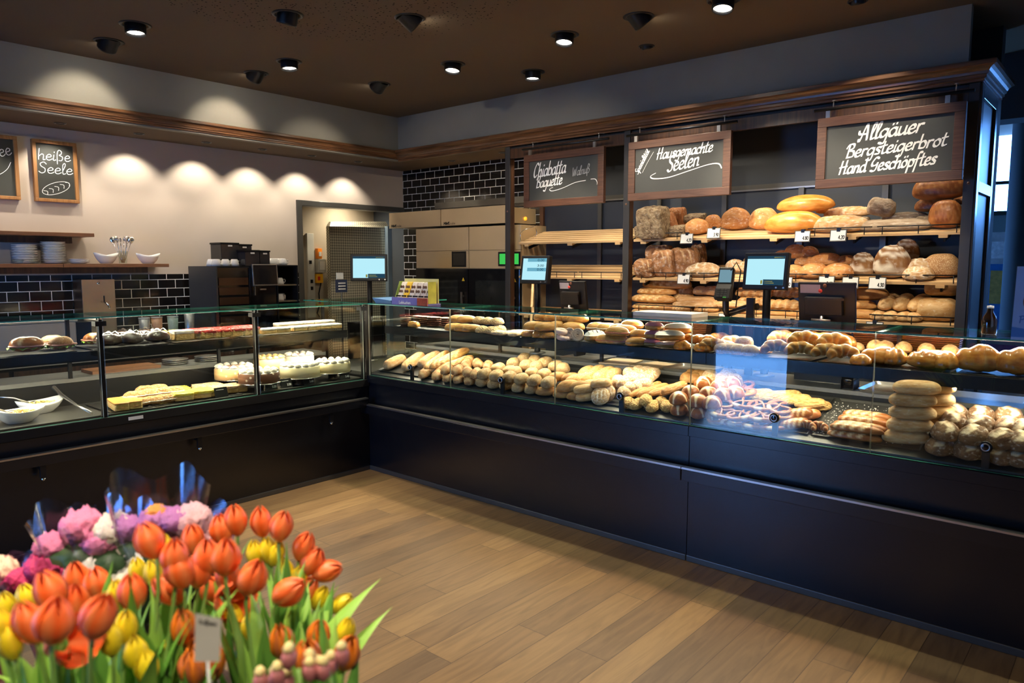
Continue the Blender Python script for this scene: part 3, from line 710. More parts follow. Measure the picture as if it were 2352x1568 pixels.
def pen(mb, line, w, nib, put, lo=0.35):
    """sweep a broad pen along a 2-D line; nib angle in degrees, lo = thinnest share of the width"""
    a = radians(nib); nx, ny = cos(a) * w / 2, sin(a) * w / 2
    o_ = Vector(put(0, 0)); nn = (Vector(put(1, 0)) - o_).cross(Vector(put(0, 1)) - o_).normalized()
    base_put = put
    put = lambda u, v: Vector(base_put(u, v)) + nn * (len(mb.f) * 5e-7)
    for i in range(len(line) - 1):
        p, q = line[i], line[i + 1]
        dx, dy = q[0] - p[0], q[1] - p[1]; l = hypot(dx, dy)
        if l < 1e-7: continue
        mx, my = -dy / l * w * lo / 2, dx / l * w * lo / 2
        ex, ey = dx / l * w * lo * 0.4, dy / l * w * lo * 0.4
        if abs(nx * dy - ny * dx) / l > w * 0.12:
            mb.quad(put(p[0] - nx, p[1] - ny), put(p[0] + nx, p[1] + ny), put(q[0] + nx, q[1] + ny), put(q[0] - nx, q[1] - ny))
        mb.quad(put(p[0] - mx - ex, p[1] - my - ey), put(p[0] + mx - ex, p[1] + my - ey), put(q[0] + mx + ex, q[1] + my + ey), put(q[0] - mx + ex, q[1] - my + ey))

def text_width(s): return sum(GL[c][0] for c in s)

def write(mb, s, put, u0, v0, u1, v1, h, w, nib=40, shear=0.22, lo=0.45):
    """text from (u0, v0) to (u1, v1) on its baseline, cap height h, pen width w"""
    L_ = hypot(u1 - u0, v1 - v0); k = L_ / text_width(s); c, sn = (u1 - u0) / L_, (v1 - v0) / L_
    x = 0.0
    for ch in s:
        for st in GL[ch][1]:
            ln = []
            for (a, b) in (st if (ch in SQ or len(st) < 3) else smooth_line(st)):
                uu = (x + a) * k + b * h * shear; vv = b * h
                ln.append((u0 + uu * c - vv * sn, v0 + uu * sn + vv * c))
            pen(mb, ln, w, nib, put, lo)
        x += GL[ch][0]

# ------------------------------------------------------------------ hanging signs over the bread wall
def hang_sign(label, y1, y0, texts, swirls):
    x, zb, zt, fw = 1.485, 2.112, 2.562, 0.058
    t = thing('hanging_sign', label, 'sign', (x, (y0 + y1) / 2, zb), 0, 'framed chalk signs over the bread wall')
    f = MB()
    for (a, b, c, d) in ((y0, y1, zb, zb + fw), (y0, y1, zt - fw, zt), (y0, y0 + fw, zb + fw, zt - fw), (y1 - fw, y1, zb + fw, zt - fw)):
        f.box(x - 0.018, x + 0.018, a, b, c, d)
    f.build('frame', M_FRAMEY, t, 0.003)
    MB().box(x - 0.006, x + 0.006, y0 + fw, y1 - fw, zb + fw, zt - fw).build('board', M_BOARD, t)
    W_, H_ = y1 - y0 - 2 * fw, zt - zb - 2 * fw
    put = lambda u, v: (x - 0.0072, y1 - fw - u, zb + fw + v)
    m = MB(); d = MB()
    for (s, u0, v0, u1, v1, h, w, dim) in texts:
        write(d if dim else m, s, put, u0 * W_, v0 * H_, u1 * W_, v1 * H_, h * H_, w)
    for pts, w in swirls:
        pen(m, smooth_line([(a * W_, b * H_) for a, b in pts], 8), w, 50, put, 0.4)
    m.build('lettering', M_CHALK, t)
    if d.v: d.build('smudged_lettering', M_CHALKDIM, t)
    for yy in (y0 + 0.10, y1 - 0.06):
        MB().box(x - 0.010, x + 0.010, yy - 0.013, yy + 0.013, zt + 0.0005, zt + 0.045).build('clip', M_STEEL, t)
    r = thing('hanging_rod', 'black rod holding the %s' % label.split(' reading')[0].replace('framed ', ''), 'rod', (x, y1, zt + 0.055), 0, 'black rods over the signs')
    MB().tube([(x, y0 - 0.035, zt + 0.056), (x, y1 + 0.03, zt + 0.056)], 0.0095, 12).build('rod', M_BLACKMETAL, r)
    for yy in (y0 + 0.06, y1 - 0.09):
        MB().tube([(x, yy, zt + 0.066), (x, yy, 2.668), (1.56, yy, 2.676)], 0.004, 8).lathe([(0.011, 0), (0.011, 0.006)], 12, (x, yy, 2.664)).build('hook', M_STEEL, r)
hang_sign('first hanging chalk sign reading Chiabatta Baguette Walnuß', -0.355, -1.195,
    [('Chiabatta', .06, .58, .54, .63, .36, .016, 0), ('Baguette', .10, .31, .49, .36, .29, .014, 0), ('Walnuß', .64, .52, .88, .58, .22, .008, 1)],
    [([(.36, .30), (.31, .26), (.35, .21), (.50, .26), (.68, .37), (.83, .40)], .007), ([(.90, .42), (.96, .41), (.985, .34), (.985, .28)], .006)])
hang_sign('second hanging chalk sign reading Spezialität Hausgemachte Seelen', -1.425, -2.27,
    [('Spezialität', .035, .42, .175, .93, .13, .008, 0), ('Hausgemachte', .255, .72, .88, .77, .25, .0155, 0), ('Seelen', .38, .42, .74, .50, .34, .017, 0)],
    [([(.09, .46), (.15, .68), (.22, .90)], .006), ([(.25, .42), (.19, .36), (.23, .30), (.40, .30), (.62, .40), (.84, .50), (.95, .50), (.985, .40)], .010)])
hang_sign('third hanging chalk sign reading Allgäuer Bergsteigerbrot Hand Geschöpftes', -2.865, -3.705,
    [('Allgäuer', .26, .67, .77, .72, .29, .019, 0), ('Bergsteigerbrot', .165, .37, .95, .44, .25, .0165, 0), ('Hand Geschöpftes', .115, .07, .88, .13, .25, .0165, 0)], [])

def wall_board(label, x0, x1, z0, z1, marks):
    y, fw = YN - 0.012, 0.026
    t = thing('chalkboard', label, 'sign', ((x0 + x1) / 2, y, z0), 0, 'small framed chalkboards on the beige wall')
    f = MB()
    for a, b, c, d in ((x0, x1, z0, z0 + fw), (x0, x1, z1 - fw, z1), (x0, x0 + fw, z0 + fw, z1 - fw), (x1 - fw, x1, z0 + fw, z1 - fw)): f.box(a, b, y - 0.03, y + 0.011, c, d)
    f.build('frame', M_FRAMEO, t, 0.003)
    MB().box(x0 + fw, x1 - fw, y - 0.010, y + 0.010, z0 + fw, z1 - fw).build('board', M_BOARDL, t)
    m = MB(); d = MB(); W_, H_ = x1 - x0 - 2 * fw, z1 - z0 - 2 * fw
    marks(m, d, lambda u, v: (x0 + fw + u, y - 0.0112, z0 + fw + v), W_, H_)
    m.build('lettering', M_CHALK, t); d.build('drawing', M_CHALK, t)
def seele(m, d, put, W_, H_):
    for s, v, h, u1 in (('heiße', .70, .20, .93), ('Seele', .46, .20, .97)):
        write(m, s, put, .04 * W_, v * H_, u1 * W_, (v + .01) * H_, h * H_, .0062, 40, 0.02, 0.85)
    el = []
    for i in range(41):
        a = 2 * pi * i / 40; ex, ey = .40 * W_ * cos(a), .10 * H_ * sin(a)
        el.append((.49 * W_ + ex * .93 - ey * .37, .20 * H_ + ex * .37 + ey * .93))
    pen(d, el, .004, 40, put, 0.9)
    for k in range(5):
        c = .20 + .15 * k
        pen(d, smooth_line([((c - .05) * W_, (.14 + .045 * k) * H_), ((c + .05) * W_, (.13 + .045 * k) * H_), ((c + .05) * W_, (.07 + .045 * k) * H_)]), .004, 40, put, 0.9)
wall_board('framed chalkboard reading heiße Seele above a drawn loaf', -1.607, -1.292, 2.108, 2.585, seele)
def coffee_board(m, d, put, W_, H_):
    write(m, 'Kaffee'.replace('K', 'k'), put, .05 * W_, .56 * H_, .97 * W_, .74 * H_, .22 * H_, .0062, 40, 0.05, 0.85)
    pen(d, smooth_line([(.15 * W_, .40 * H_), (.55 * W_, .36 * H_), (.80 * W_, .46 * H_), (.92 * W_, .60 * H_)]), .004, 40, put, 0.9)
wall_board('framed chalkboard cut by the photo edge, ending in ee', -2.02, -1.704, 2.109, 2.586, coffee_board)

# ------------------------------------------------------------------ crockery shelves on the left wall
def board_shelf(label, x1, zt, seam=None):
    t = thing('wall_shelf', label, 'shelf', (x1 - 1, 2.06, zt - 0.03), 0, 'wooden shelves on the left wall')
    x0 = -3.4
    m = MB()
    if seam: m.box(x0, seam - 0.002, 1.80, 2.068, zt - 0.028, zt).box(seam + 0.002, x1, 1.80, 2.068, zt - 0.028, zt)
    else: m.box(x0, x1, 1.80, 2.068, zt - 0.028, zt)
    m.build('board', M_SHELFW, t, 0.002)
    MB().box(x0, x1 - 0.10, 1.99, 2.06, zt - 0.078, zt - 0.0285).build('batten', M_POST, t)
    return t
board_shelf('short upper wall shelf of red-brown wood, empty in view', -1.28, 1.862)
board_shelf('lower wall shelf of red-brown wood carrying plates and bowls', -0.70, 1.622, -1.515)
ZS = 1.6225
def plate_mb(r):
    return MB().lathe([(0.0005, 0.004), (r * 0.55, 0.004), (r * 0.6, 0.006), (r * 0.97, 0.0155), (r, 0.017), (r * 0.99, 0.014), (r * 0.62, 0.002), (r * 0.58, 0.0), (0.0005, 0.001)], 36, caps=False)
pm = plate_mb(0.085).mesh('plate', [M_WHITE])
for stack, (x, n, r, what) in enumerate(((-1.74, 11, 1.0, 'first plate stack'), (-1.545, 13, 1.0, 'taller plate stack'), (-1.37, 3, 0.92, 'low stack of small plates'))):
    for i in range(n):
        o = bpy.data.objects.new('plate', pm); COL.objects.link(o)
        o.location = (x, 1.91, ZS + i * 0.0128 * (1 if r == 1 else 0.9)); o.scale = (r, r, 0.85)
        tag(o, 'white plate in the %s, %s from the shelf up' % (what, ordinal(i)), 'plate', 'white plates on the lower wall shelf')
def boat_bowl(r, label, loc, rot=0.2, sx=1.0, group='white boat-shaped bowls'):
    m = MB(); n = 40; rings = []
    for (k, z, sag) in ((0.42, 0.0, 0), (0.5, 0.004, 0), (0.75, 0.030, 0.2), (0.92, 0.055, 0.7), (1.0, 0.074, 1), (0.965, 0.074, 1), (0.88, 0.055, 0.7), (0.70, 0.030, 0.2), (0.4, 0.010, 0), (0.002, 0.008, 0)):
        ring = []
        for j in range(n):
            a = 2 * pi * j / n; e = abs(cos(a)) ** 2.2
            ring.append((r * k * cos(a), r * k * 0.62 * sin(a), z + sag * (e * 0.022 - 0.006)))
        rings.append(ring)
    m.smooth = True; m.rings(rings, True, False)
    o = m.build('boat_bowl', M_WHITE); o.location = loc; o.rotation_euler = (0, 0, rot)
    return tag(o, label, 'bowl', group)
boat_bowl(0.10, 'white boat-shaped bowl beside the spoon glass on the wall shelf', (-1.165, 1.90, ZS))
boat_bowl(0.10, 'white boat-shaped bowl alone at the right end of the wall shelf', (-0.83, 1.90, ZS), 0.0)
t = thing('spoon_glass', 'drinking glass packed with upright spoons on the wall shelf', 'glass', (-1.035, 1.90, ZS))
MB().lathe([(0.028, 0.0), (0.03, 0.002), (0.036, 0.105), (0.0345, 0.105), (0.0285, 0.006), (0.0005, 0.006)], 24, caps=False).build('glass', M_GLASS, t, local=True)
for i in range(12):
    s = thing('spoon', 'steel spoon in the glass on the wall shelf, %s clockwise' % ordinal(i), 'spoon', (-1.035, 1.90, ZS + 0.008), 0, 'spoons in the glass')
    a = 2 * pi * i / 12; tilt = 0.16 + 0.08 * (i % 3)
    m = MB(); d = Vector((sin(tilt) * cos(a), sin(tilt) * sin(a), cos(tilt)))
    b0 = Vector((0.010 * cos(a), 0.010 * sin(a), 0))
    m.tube([b0, b0 + d * 0.12, b0 + d * 0.165], [0.0028, 0.0022, 0.003], 6); m.build('handle', M_CHROME, s, local=True)
    h = MB().lathe([(0.001, -0.030), (0.015, -0.017), (0.021, 0.005), (0.014, 0.023), (0.001, 0.030)], 12)
    h.xf(Matrix.Translation(b0 + d * 0.193) @ d.to_track_quat('Z', 'X').to_matrix().to_4x4() @ Matrix.Diagonal((1, 0.35, 1, 1))); h.build('spoon_bowl', M_CHROME, s, local=True)
for i, (x, lb) in enumerate(((-1.81, 'upturned small glass dish left of the plate stacks'), (-1.70, 'low clear glass dish in front of the first plate stack'))):
    o = MB().lathe([(0.0005, 0.002), (0.03, 0.002), (0.04, 0.03), (0.038, 0.032), (0.028, 0.006), (0.0005, 0.006)], 24, caps=False).build('glass_dish', M_GLASS)
    o.location = (x, 1.83, ZS); tag(o, lb, 'dish')

# ------------------------------------------------------------------ back counter with coffee station
t = thing('back_counter', 'dark back counter with steel worktop along the tiled left wall', 'counter', (-1.2, 1.75, 0))
MB().box(-3.8, 0.66, 1.47, 2.055, 0, 0.88).build('body', M_BLACK, t)
MB().box(-3.8, 0.68, 1.44, 2.058, 0.881, 0.92).build('worktop', M_STEEL, t, 0.003)
for i, x in enumerate((-2.9, -2.3, -1.7, -1.1, -0.5, 0.1)):
    dd = MB().box(x - 0.285, x + 0.285, 1.452, 1.4695, 0.10, 0.86).build('door', M_POST, t)
    MB().box(x - 0.1, x + 0.1, 1.440, 1.4515, 0.80, 0.815).build('handle', M_STEEL, dd)
# steel water dispenser with tap in front of the tiles
t = thing('tap_panel', 'upright steel drinks dispenser with a small tap before the black tiles', 'dispenser', (-1.25, 1.9, 0.92))
MB().box(-1.375, -1.125, 1.86, 2.055, 0.9205, 1.495).build('column', M_STEELW, t, 0.004)
MB().tube([(-1.235, 1.858, 1.315), (-1.235, 1.80, 1.315), (-1.21, 1.785, 1.29), (-1.205, 1.78, 1.26)], 0.008, 10).build('tap', M_CHROME, t)
MB().tube([(-1.235, 1.80, 1.322), (-1.237, 1.795, 1.365)], 0.006, 8).build('tap_lever', M_BLACK, t)
MB().lathe([(0.012, 0), (0.012, -0.004), (0.0005, -0.005)], 16, (-1.25, 1.86, 1.465), axis='y', caps=False).build('badge', M_CHROME, t)

M_CUPB = M_BLACKGLOSS
t = thing('cup_cabinet', 'black cup cabinet at the left of the coffee machine with three open tiers', 'coffee station', (-0.3, 1.7, 0.92))
MB().box(-0.44, -0.425, 1.5, 2.0, 0.9205, 1.600).build('side_panel', mat('grey_side_panel', (0.05, 0.05, 0.05), 0.5), t)
MB().box(-0.425, -0.13, 1.52, 2.0, 0.9205, 1.585).build('body', M_BLACKGLOSS, t)
MB().box(-0.425, -0.13, 1.5, 2.0, 1.5855, 1.600).build('lid', M_BLACK, t)
for i in range(5):
    MB().box(-0.415, -0.14, 1.50, 1.5195, 1.50 - i * 0.085 - 0.065, 1.50 - i * 0.085).build('drawer', mat('smoked_brown_drawer', (0.06, 0.025, 0.012), 0.15), t)
t = thing('coffee_machine', 'black automatic coffee machine with tilted touch screen', 'coffee machine', (0.0, 1.7, 0.92))
MB().box(-0.125, 0.15, 1.52, 2.0, 0.9205, 1.605).build('body', M_BLACKGLOSS, t, 0.006)
s_ = MB().hexa([(-0.105, 1.475, 1.425), (0.145, 1.475, 1.425), (0.145, 1.51, 1.42), (-0.105, 1.51, 1.42), (-0.105, 1.49, 1.618), (0.145, 1.49, 1.618), (0.145, 1.515, 1.618), (-0.105, 1.515, 1.618)]).build('screen_frame', M_STEEL, t, 0.003)
MB().quad((-0.095, 1.4745, 1.436), (0.135, 1.4745, 1.436), (0.135, 1.4880, 1.610), (-0.095, 1.4880, 1.610)).build('screen', mat('dark_touch_screen', (0.015, 0.013, 0.014), 0.12), s_)
MB().box(-0.09, -0.082, 1.48, 1.50, 1.34, 1.42).build('spout', M_STEEL, t)
MB().box(-0.02, 0.04, 1.507, 1.5195, 1.385, 1.398).build('badge', M_STEEL, t)
MB().box(-0.11, 0.13, 1.485, 1.519, 0.95, 0.99).build('drip_tray', M_STEEL, t)
for (x0, x1, y0, y1, h, lb) in ((-0.30, -0.13, 1.66, 1.85, 1.81, 'tallest smoked bean hopper at the left of the coffee machine top'), (-0.128, 0.02, 1.70, 1.85, 1.80, 'tall smoked bean hopper behind the small ones'),
                                (-0.15, -0.01, 1.52, 1.655, 1.745, 'short smoked hopper in front, over the touch screen'), (0.0, 0.10, 1.53, 1.655, 1.742, 'short smoked hopper at the right, brown inside')):
    k = thing('bean_hopper', lb, 'bean hopper', ((x0 + x1) / 2, (y0 + y1) / 2, 1.6055), 0, 'bean hoppers on the coffee machine')
    MB().box(x0, x1, y0, y1, 1.6058, h - 0.015).build('bin', mat('smoked_clear_plastic', (0.03, 0.028, 0.03), 0.12), k, 0.004)
    MB().box(x0 - 0.004, x1 + 0.004, y0 - 0.004, y1 + 0.004, h - 0.0148, h).build('lid', M_BLACK, k)
    MB().box((x0 + x1) / 2 - 0.02, (x0 + x1) / 2 + 0.02, y0 - 0.0055, y0 - 0.0042, h - 0.035, h - 0.022).build('label', M_WHITEMATT, k)
t = thing('cup_rack', 'black open cup rack at the right of the coffee machine', 'coffee station', (0.27, 1.7, 0.92))
m = MB().box(0.16, 0.172, 1.52, 1.9, 0.9205, 1.61).box(0.372, 0.385, 1.52, 1.9, 0.9205, 1.61).box(0.172, 0.372, 1.52, 1.9, 1.598, 1.61).box(0.172, 0.372, 1.88, 1.9, 0.9205, 1.598)
m.build('frame', M_BLACK, t, 0.004)
for z in (1.09, 1.28, 1.43): MB().box(0.172, 0.372, 1.53, 1.88, z - 0.012, z).build('rack_shelf', M_STEEL, t)

def cup_mesh():
    m = MB().lathe([(0.0005, 0.062), (0.024, 0.062), (0.030, 0.056), (0.040, 0.02), (0.042, 0.0), (0.039, 0.0), (0.036, 0.02), (0.027, 0.054), (0.0005, 0.056)], 24, caps=False)
    m.tube([(0.038, 0, 0.045), (0.060, 0, 0.046), (0.066, 0, 0.032), (0.058, 0, 0.016), (0.040, 0, 0.014)], 0.0045, 8)
    return m.mesh('coffee_cup', [M_WHITE])
cm = cup_mesh(); n = 0
for x, y, z, rot, lb in [(0.245, 1.62, 1.43, 0.1, 'upturned white cup on the upper tier of the cup rack'), (0.23, 1.60, 1.28, 0.1, 'upturned white cup at the front of the lower rack tier'), (0.31, 1.70, 1.28, 0.4, 'upturned white cup behind another on the lower rack tier')] + \
        [(-0.37 + 0.085 * i, 1.62 + 0.09 * j, 1.6003, 0.3, 'upturned white cup on the cup cabinet, %s of four, %s row' % (ordinal(i), 'front' if j == 0 else 'back')) for j in range(2) for i in range(3 if j else 3)] + \
        [(0.20 + 0.085 * i, 1.62 + 0.09 * j, 1.6103, 0.1, 'upturned white cup on the cup rack top, %s, %s row' % ('left' if i == 0 else 'right', 'front' if j == 0 else 'back')) for j in range(2) for i in range(2)]:
    o = bpy.data.objects.new('coffee_cup', cm); COL.objects.link(o); o.location = (x, y, z); o.rotation_euler = (0, 0, rot)
    tag(o, lb.replace(' of four', ''), 'cup', 'white coffee cups')
# glasses and paper cups lined up on the back counter
for i, (x, c, lb) in enumerate(((-1.03, (0.5, 0.5, 0.5), 'steel tumbler on the back counter next to the paper cups'), (-0.93, (0.55, 0.28, 0.16), 'orange printed paper cup on the back counter'), (-0.80, (0.30, 0.42, 0.36), 'green printed paper cup on the back counter'), (-0.66, (0.6, 0.6, 0.58), 'tall steel canister on the back counter'))):
    t = thing('paper_cup' if i in (1, 2) else 'canister', lb, 'cup', (x, 1.56, 0.9205), 0)
    MB().lathe([(0.03, 0), (0.042, 0.26 if i != 3 else 0.30), (0.039, 0.26 if i != 3 else 0.30), (0.028, 0.006)], 20, caps=True).build('wall', mat('cup_paint', c, 0.4, 0.8 if i in (0, 3) else 0, scale=40, var=0.5), t, local=True)
    MB().lathe([(0.041, 0.262 if i != 3 else 0.302), (0.044, 0.262 if i != 3 else 0.302), (0.044, 0.268 if i != 3 else 0.308), (0.041, 0.268 if i != 3 else 0.308)], 20, caps=False).build('rim', M_WHITEMATT, t, local=True)

# ------------------------------------------------------------------ ovens, hoods and the doorway
M_OVENFACE = mat('champagne_steel', (0.60, 0.45, 0.26), 0.42, 0.4, var=0.05, scale=6)
M_SMOKE = mat('smoked_oven_glass', (0.02, 0.021, 0.02), 0.07, 0, 0.6)
M_GREEN = emitter('green_display', (0.06, 0.62, 0.10), 0.45)
def hood(label, y1, y0, x0):
    t = thing('oven_hood', label, 'hood', (x0, (y0 + y1) / 2, 2.0), 0, 'steel extractor hoods over the ovens')
    MB().box(x0 + 0.012, 2.168, y0 + 0.004, y1 - 0.004, 2.012, 2.16).build('shell', M_OVENFACE, t)
    MB().box(x0, x0 + 0.0115, y0 + 0.004, y1 - 0.004, 2.005, 2.172).build('front_panel', M_OVENFACE, t, 0.002)
    m = MB(); put = lambda u, v: (x0 - 0.0006, y1 - 0.04 - u, 2.018 + v)
    write(m, 'MIWE', put, 0, 0, 0.085, 0, 0.024, 0.008, 20, 0, 0.9)
    write(m, 'cube', put, 0.092, 0, 0.165, 0, 0.024, 0.003, 20, 0, 0.9)
    m.build('lettering', M_BLACK, t)
hood('steel extractor hood nearest the doorway, over the black oven', 1.765, 0.948, 1.70)
hood('steel extractor hood beside the bread wall, over the oven with green displays', 0.942, 0.07, 1.70)
solo('wall_flange', 'grey steel flange on the tiles just above the hoods', 'flange', MB().box(2.10, 2.1705, 0.02, 1.46, 2.225, 2.29).box(2.135, 2.1705, 0.02, 1.46, 2.20, 2.2249), M_DARKSTEEL)

def oven(label, y1, y0, x0, dark, displays):
    t = thing('oven', label, 'oven', (x0 + 0.2, (y0 + y1) / 2, 0), 0, 'bake-off ovens behind the counter')
    MB().box(x0 + 0.03, 2.168, y0 + 0.003, y1 - 0.003, 0.12, 1.985).build('body', M_OVENFACE, t)
    for y in (y0 + 0.06, y1 - 0.06):
        for x in (x0 + 0.1, 2.1): MB().box(x - 0.02, x + 0.02, y - 0.02, y + 0.02, 0, 0.1195).build('leg', M_BLACK, t)
    p = MB().box(x0, x0 + 0.0295, y0 + 0.003, y1 - 0.003, 1.755, 1.985).build('upper_panel', M_OVENFACE, t, 0.002)
    q = MB().box(x0, x0 + 0.0295, y0 + 0.003, y1 - 0.003, 1.575, 1.752).build('control_panel', M_OVENFACE, t, 0.002)
    for (a, b, z0, z1, m) in displays:
        k = MB().box(x0 - 0.006, x0 - 0.0005, b, a, z0, z1).build('display', M_BLACK, q)
        MB().quad((x0 - 0.0065, a - 0.018, z0 + 0.018), (x0 - 0.0065, b + 0.018, z0 + 0.018), (x0 - 0.0065, b + 0.018, z1 - 0.018), (x0 - 0.0065, a - 0.018, z1 - 0.018)).build('screen', m, k)
    d = MB().box(x0 - 0.012, x0 + 0.0295, y0 + 0.006, y1 - 0.006, 0.98, 1.572).build('door', M_BLACKGLOSS, t, 0.004)
    MB().box(x0 - 0.0155, x0 - 0.0125, y0 + 0.14, y1 - 0.10, 1.08, 1.46).build('window', M_SMOKE, d)
    MB().box(x0 - 0.045, x0 - 0.0345, y0 + 0.055, y0 + 0.075, 1.10, 1.34).box(x0 - 0.0345, x0 - 0.0125, y0 + 0.058, y0 + 0.072, 1.13, 1.15).box(x0 - 0.0345, x0 - 0.0125, y0 + 0.058, y0 + 0.072, 1.29, 1.31).build('handle', M_STEEL, d)
    MB().prism([(y0 + 0.045, 1.45), (y0 + 0.085, 1.45), (y0 + 0.065, 1.485)], 'x', x0 - 0.0135, x0 - 0.0122).build('hot_sign', mat('warning_yellow', (0.7, 0.45, 0.03), 0.5), d)
    MB().box(x0 - 0.004, x0 + 0.0295, y0 + 0.006, y1 - 0.006, 0.30, 0.975).build('lower_door', M_BLACK, t, 0.004)
    return t
oven('oven with pale steel top, black glass door and a small dark display', 1.345, 0.565, 1.715, True, [(0.80, 0.60, 1.59, 1.745, M_BLACKGLOSS)])
oven('oven beside the bread wall with two glowing green displays', 0.560, -0.115, 1.715, False, [(0.165, 0.045, 1.60, 1.735, M_GREEN), (-0.005, -0.112, 1.60, 1.735, M_GREEN)])
solo('signal_lamp', 'small amber signal lamp at the side of the right hood', 'lamp', MB().lathe([(0.018, 0), (0.018, -0.012), (0.0005, -0.016)], 16, (2.0, 0.0725, 2.06), axis='y', caps=False), mat('amber_plastic', (0.8, 0.35, 0.02), 0.3, emit=(1, 0.4, 0.02), es=0.6))
solo('oven_peel', 'slim wooden stick leaning upright beside the customer display', 'stick', MB().tube([(1.50, -0.36, 0.0), (1.64, -0.33, 1.58)], 0.012, 10), M_SLAT)

solo('wire_holder', 'bent chrome wire holder at the left end of the empty top shelf', 'holder', MB().tube([(1.66, -0.165, 1.835), (1.66, -0.155, 1.90), (1.68, -0.18, 1.93), (1.80, -0.22, 1.97), (1.82, -0.225, 1.90), (1.80, -0.215, 1.868)], 0.004, 8), M_CHROME)
# cold-room door of tread plate standing in the passage, with cables and boxes on the passage wall
m, nt, b, N, L = nodes('diamond_tread_plate')
tc = N('ShaderNodeTexCoord'); mp = N('ShaderNodeMapping'); mp.inputs['Rotation'].default_value = (0, radians(45), 0); mp.inputs['Scale'].default_value = (1, 1, 1)
ck = N('ShaderNodeTexChecker'); ck.inputs['Scale'].default_value = 46; ck.inputs[1].default_value = (0.62, 0.58, 0.44, 1); ck.inputs[2].default_value = (0.26, 0.24, 0.19, 1)
L(tc.outputs['Object'], mp.inputs[0]); L(mp.outputs[0], ck.inputs[0]); L(ck.outputs[0], b.inputs['Base Color'])
b.inputs['Metallic'].default_value = 0.55; b.inputs['Roughness'].default_value = 0.32
bp = N('ShaderNodeBump'); bp.inputs['Strength'].default_value = 0.6; bp.inputs['Distance'].default_value = 0.004; L(ck.outputs[1], bp.inputs['Height']); L(bp.outputs[0], b.inputs['Normal'])
M_TREAD = m
t = thing('cold_room_door', 'diamond-patterned metal door standing in the doorway', 'door', (1.9, 2.55, 0))
MB().hexa([(1.44, 2.50, 0.02), (2.36, 2.50, 0.02), (2.36, 2.56, 0.02), (1.44, 2.56, 0.02), (1.44, 2.50, 2.045), (2.36, 2.50, 2.06), (2.36, 2.56, 2.06), (1.44, 2.56, 2.045)]).build('leaf', M_TREAD, t)
MB().hexa([(1.44, 2.49, 2.0465), (2.36, 2.49, 2.0615), (2.36, 2.56, 2.0615), (1.44, 2.56, 2.0465), (1.50, 2.55, 2.10), (2.36, 2.55, 2.14), (2.36, 2.59, 2.14), (1.50, 2.59, 2.10)]).build('top_fold', M_TREAD, t)
MB().box(2.24, 2.36, 2.44, 2.499, 0.02, 2.075).build('edge_frame', mat('blue_grey_steel', (0.22, 0.30, 0.38), 0.35, 0.4), t)
MB().lathe([(0.012, 0), (0.016, 0.012), (0.0005, 0.014)], 12, (1.58, 2.50, 1.90), caps=False, axis='y').build('bolt', M_BLACKMETAL, t)
YP = 2.779
def wbox(name, label, cat, x0, x1, z0, z1, d, m, parts=()):
    t = thing(name, label, cat, ((x0 + x1) / 2, YP, z0), 0)
    MB().box(x0, x1, YP - d, YP - 0.0005, z0, z1).build('case', m, t, 0.003)
    for nm, (a, b_, c, e), mm in parts: MB().box(a, b_, YP - d - 0.008, YP - d - 0.0005, c, e).build(nm, mm, t)
M_GREYP = mat('grey_plastic', (0.5, 0.49, 0.43), 0.5)
wbox('cable_duct', 'tall pale cable duct with sockets inside the doorway', 'cable duct', 1.31, 1.40, 1.00, 1.97, 0.03, M_GREYP, [('switch', (1.33, 1.36, 1.62, 1.66), M_BLACK), ('socket', (1.34, 1.37, 1.40, 1.44), M_BLACK), ('socket', (1.34, 1.37, 1.32, 1.36), M_BLACK)])
wbox('alarm_box', 'orange alarm box with red cord inside the doorway', 'alarm box', 1.435, 1.495, 1.68, 1.80, 0.05, mat('orange_plastic', (0.85, 0.25, 0.02), 0.4), [('plate', (1.448, 1.482, 1.71, 1.76), M_WHITEMATT)])
wbox('fuse_box', 'pale grey fuse box below the orange alarm box', 'fuse box', 1.425, 1.535, 1.52, 1.675, 0.07, M_GREYP, [('cover', (1.44, 1.52, 1.55, 1.65), M_WHITEMATT)])
wbox('mains_switch', 'yellow mains switch with red knob under the fuse box', 'switch', 1.415, 1.50, 1.40, 1.505, 0.05, mat('yellow_plastic', (0.85, 0.45, 0.02), 0.4), [('knob', (1.425, 1.455, 1.43, 1.475), mat('red_plastic', (0.6, 0.03, 0.02), 0.4))])
solo('cable', 'black cable hanging from the yellow mains switch', 'cable', MB().tube([(1.475, 2.74, 1.40), (1.45, 2.75, 1.28), (1.46, 2.755, 1.15), (1.42, 2.75, 1.05), (1.45, 2.75, 1.0)], 0.008, 8), M_BLACK)

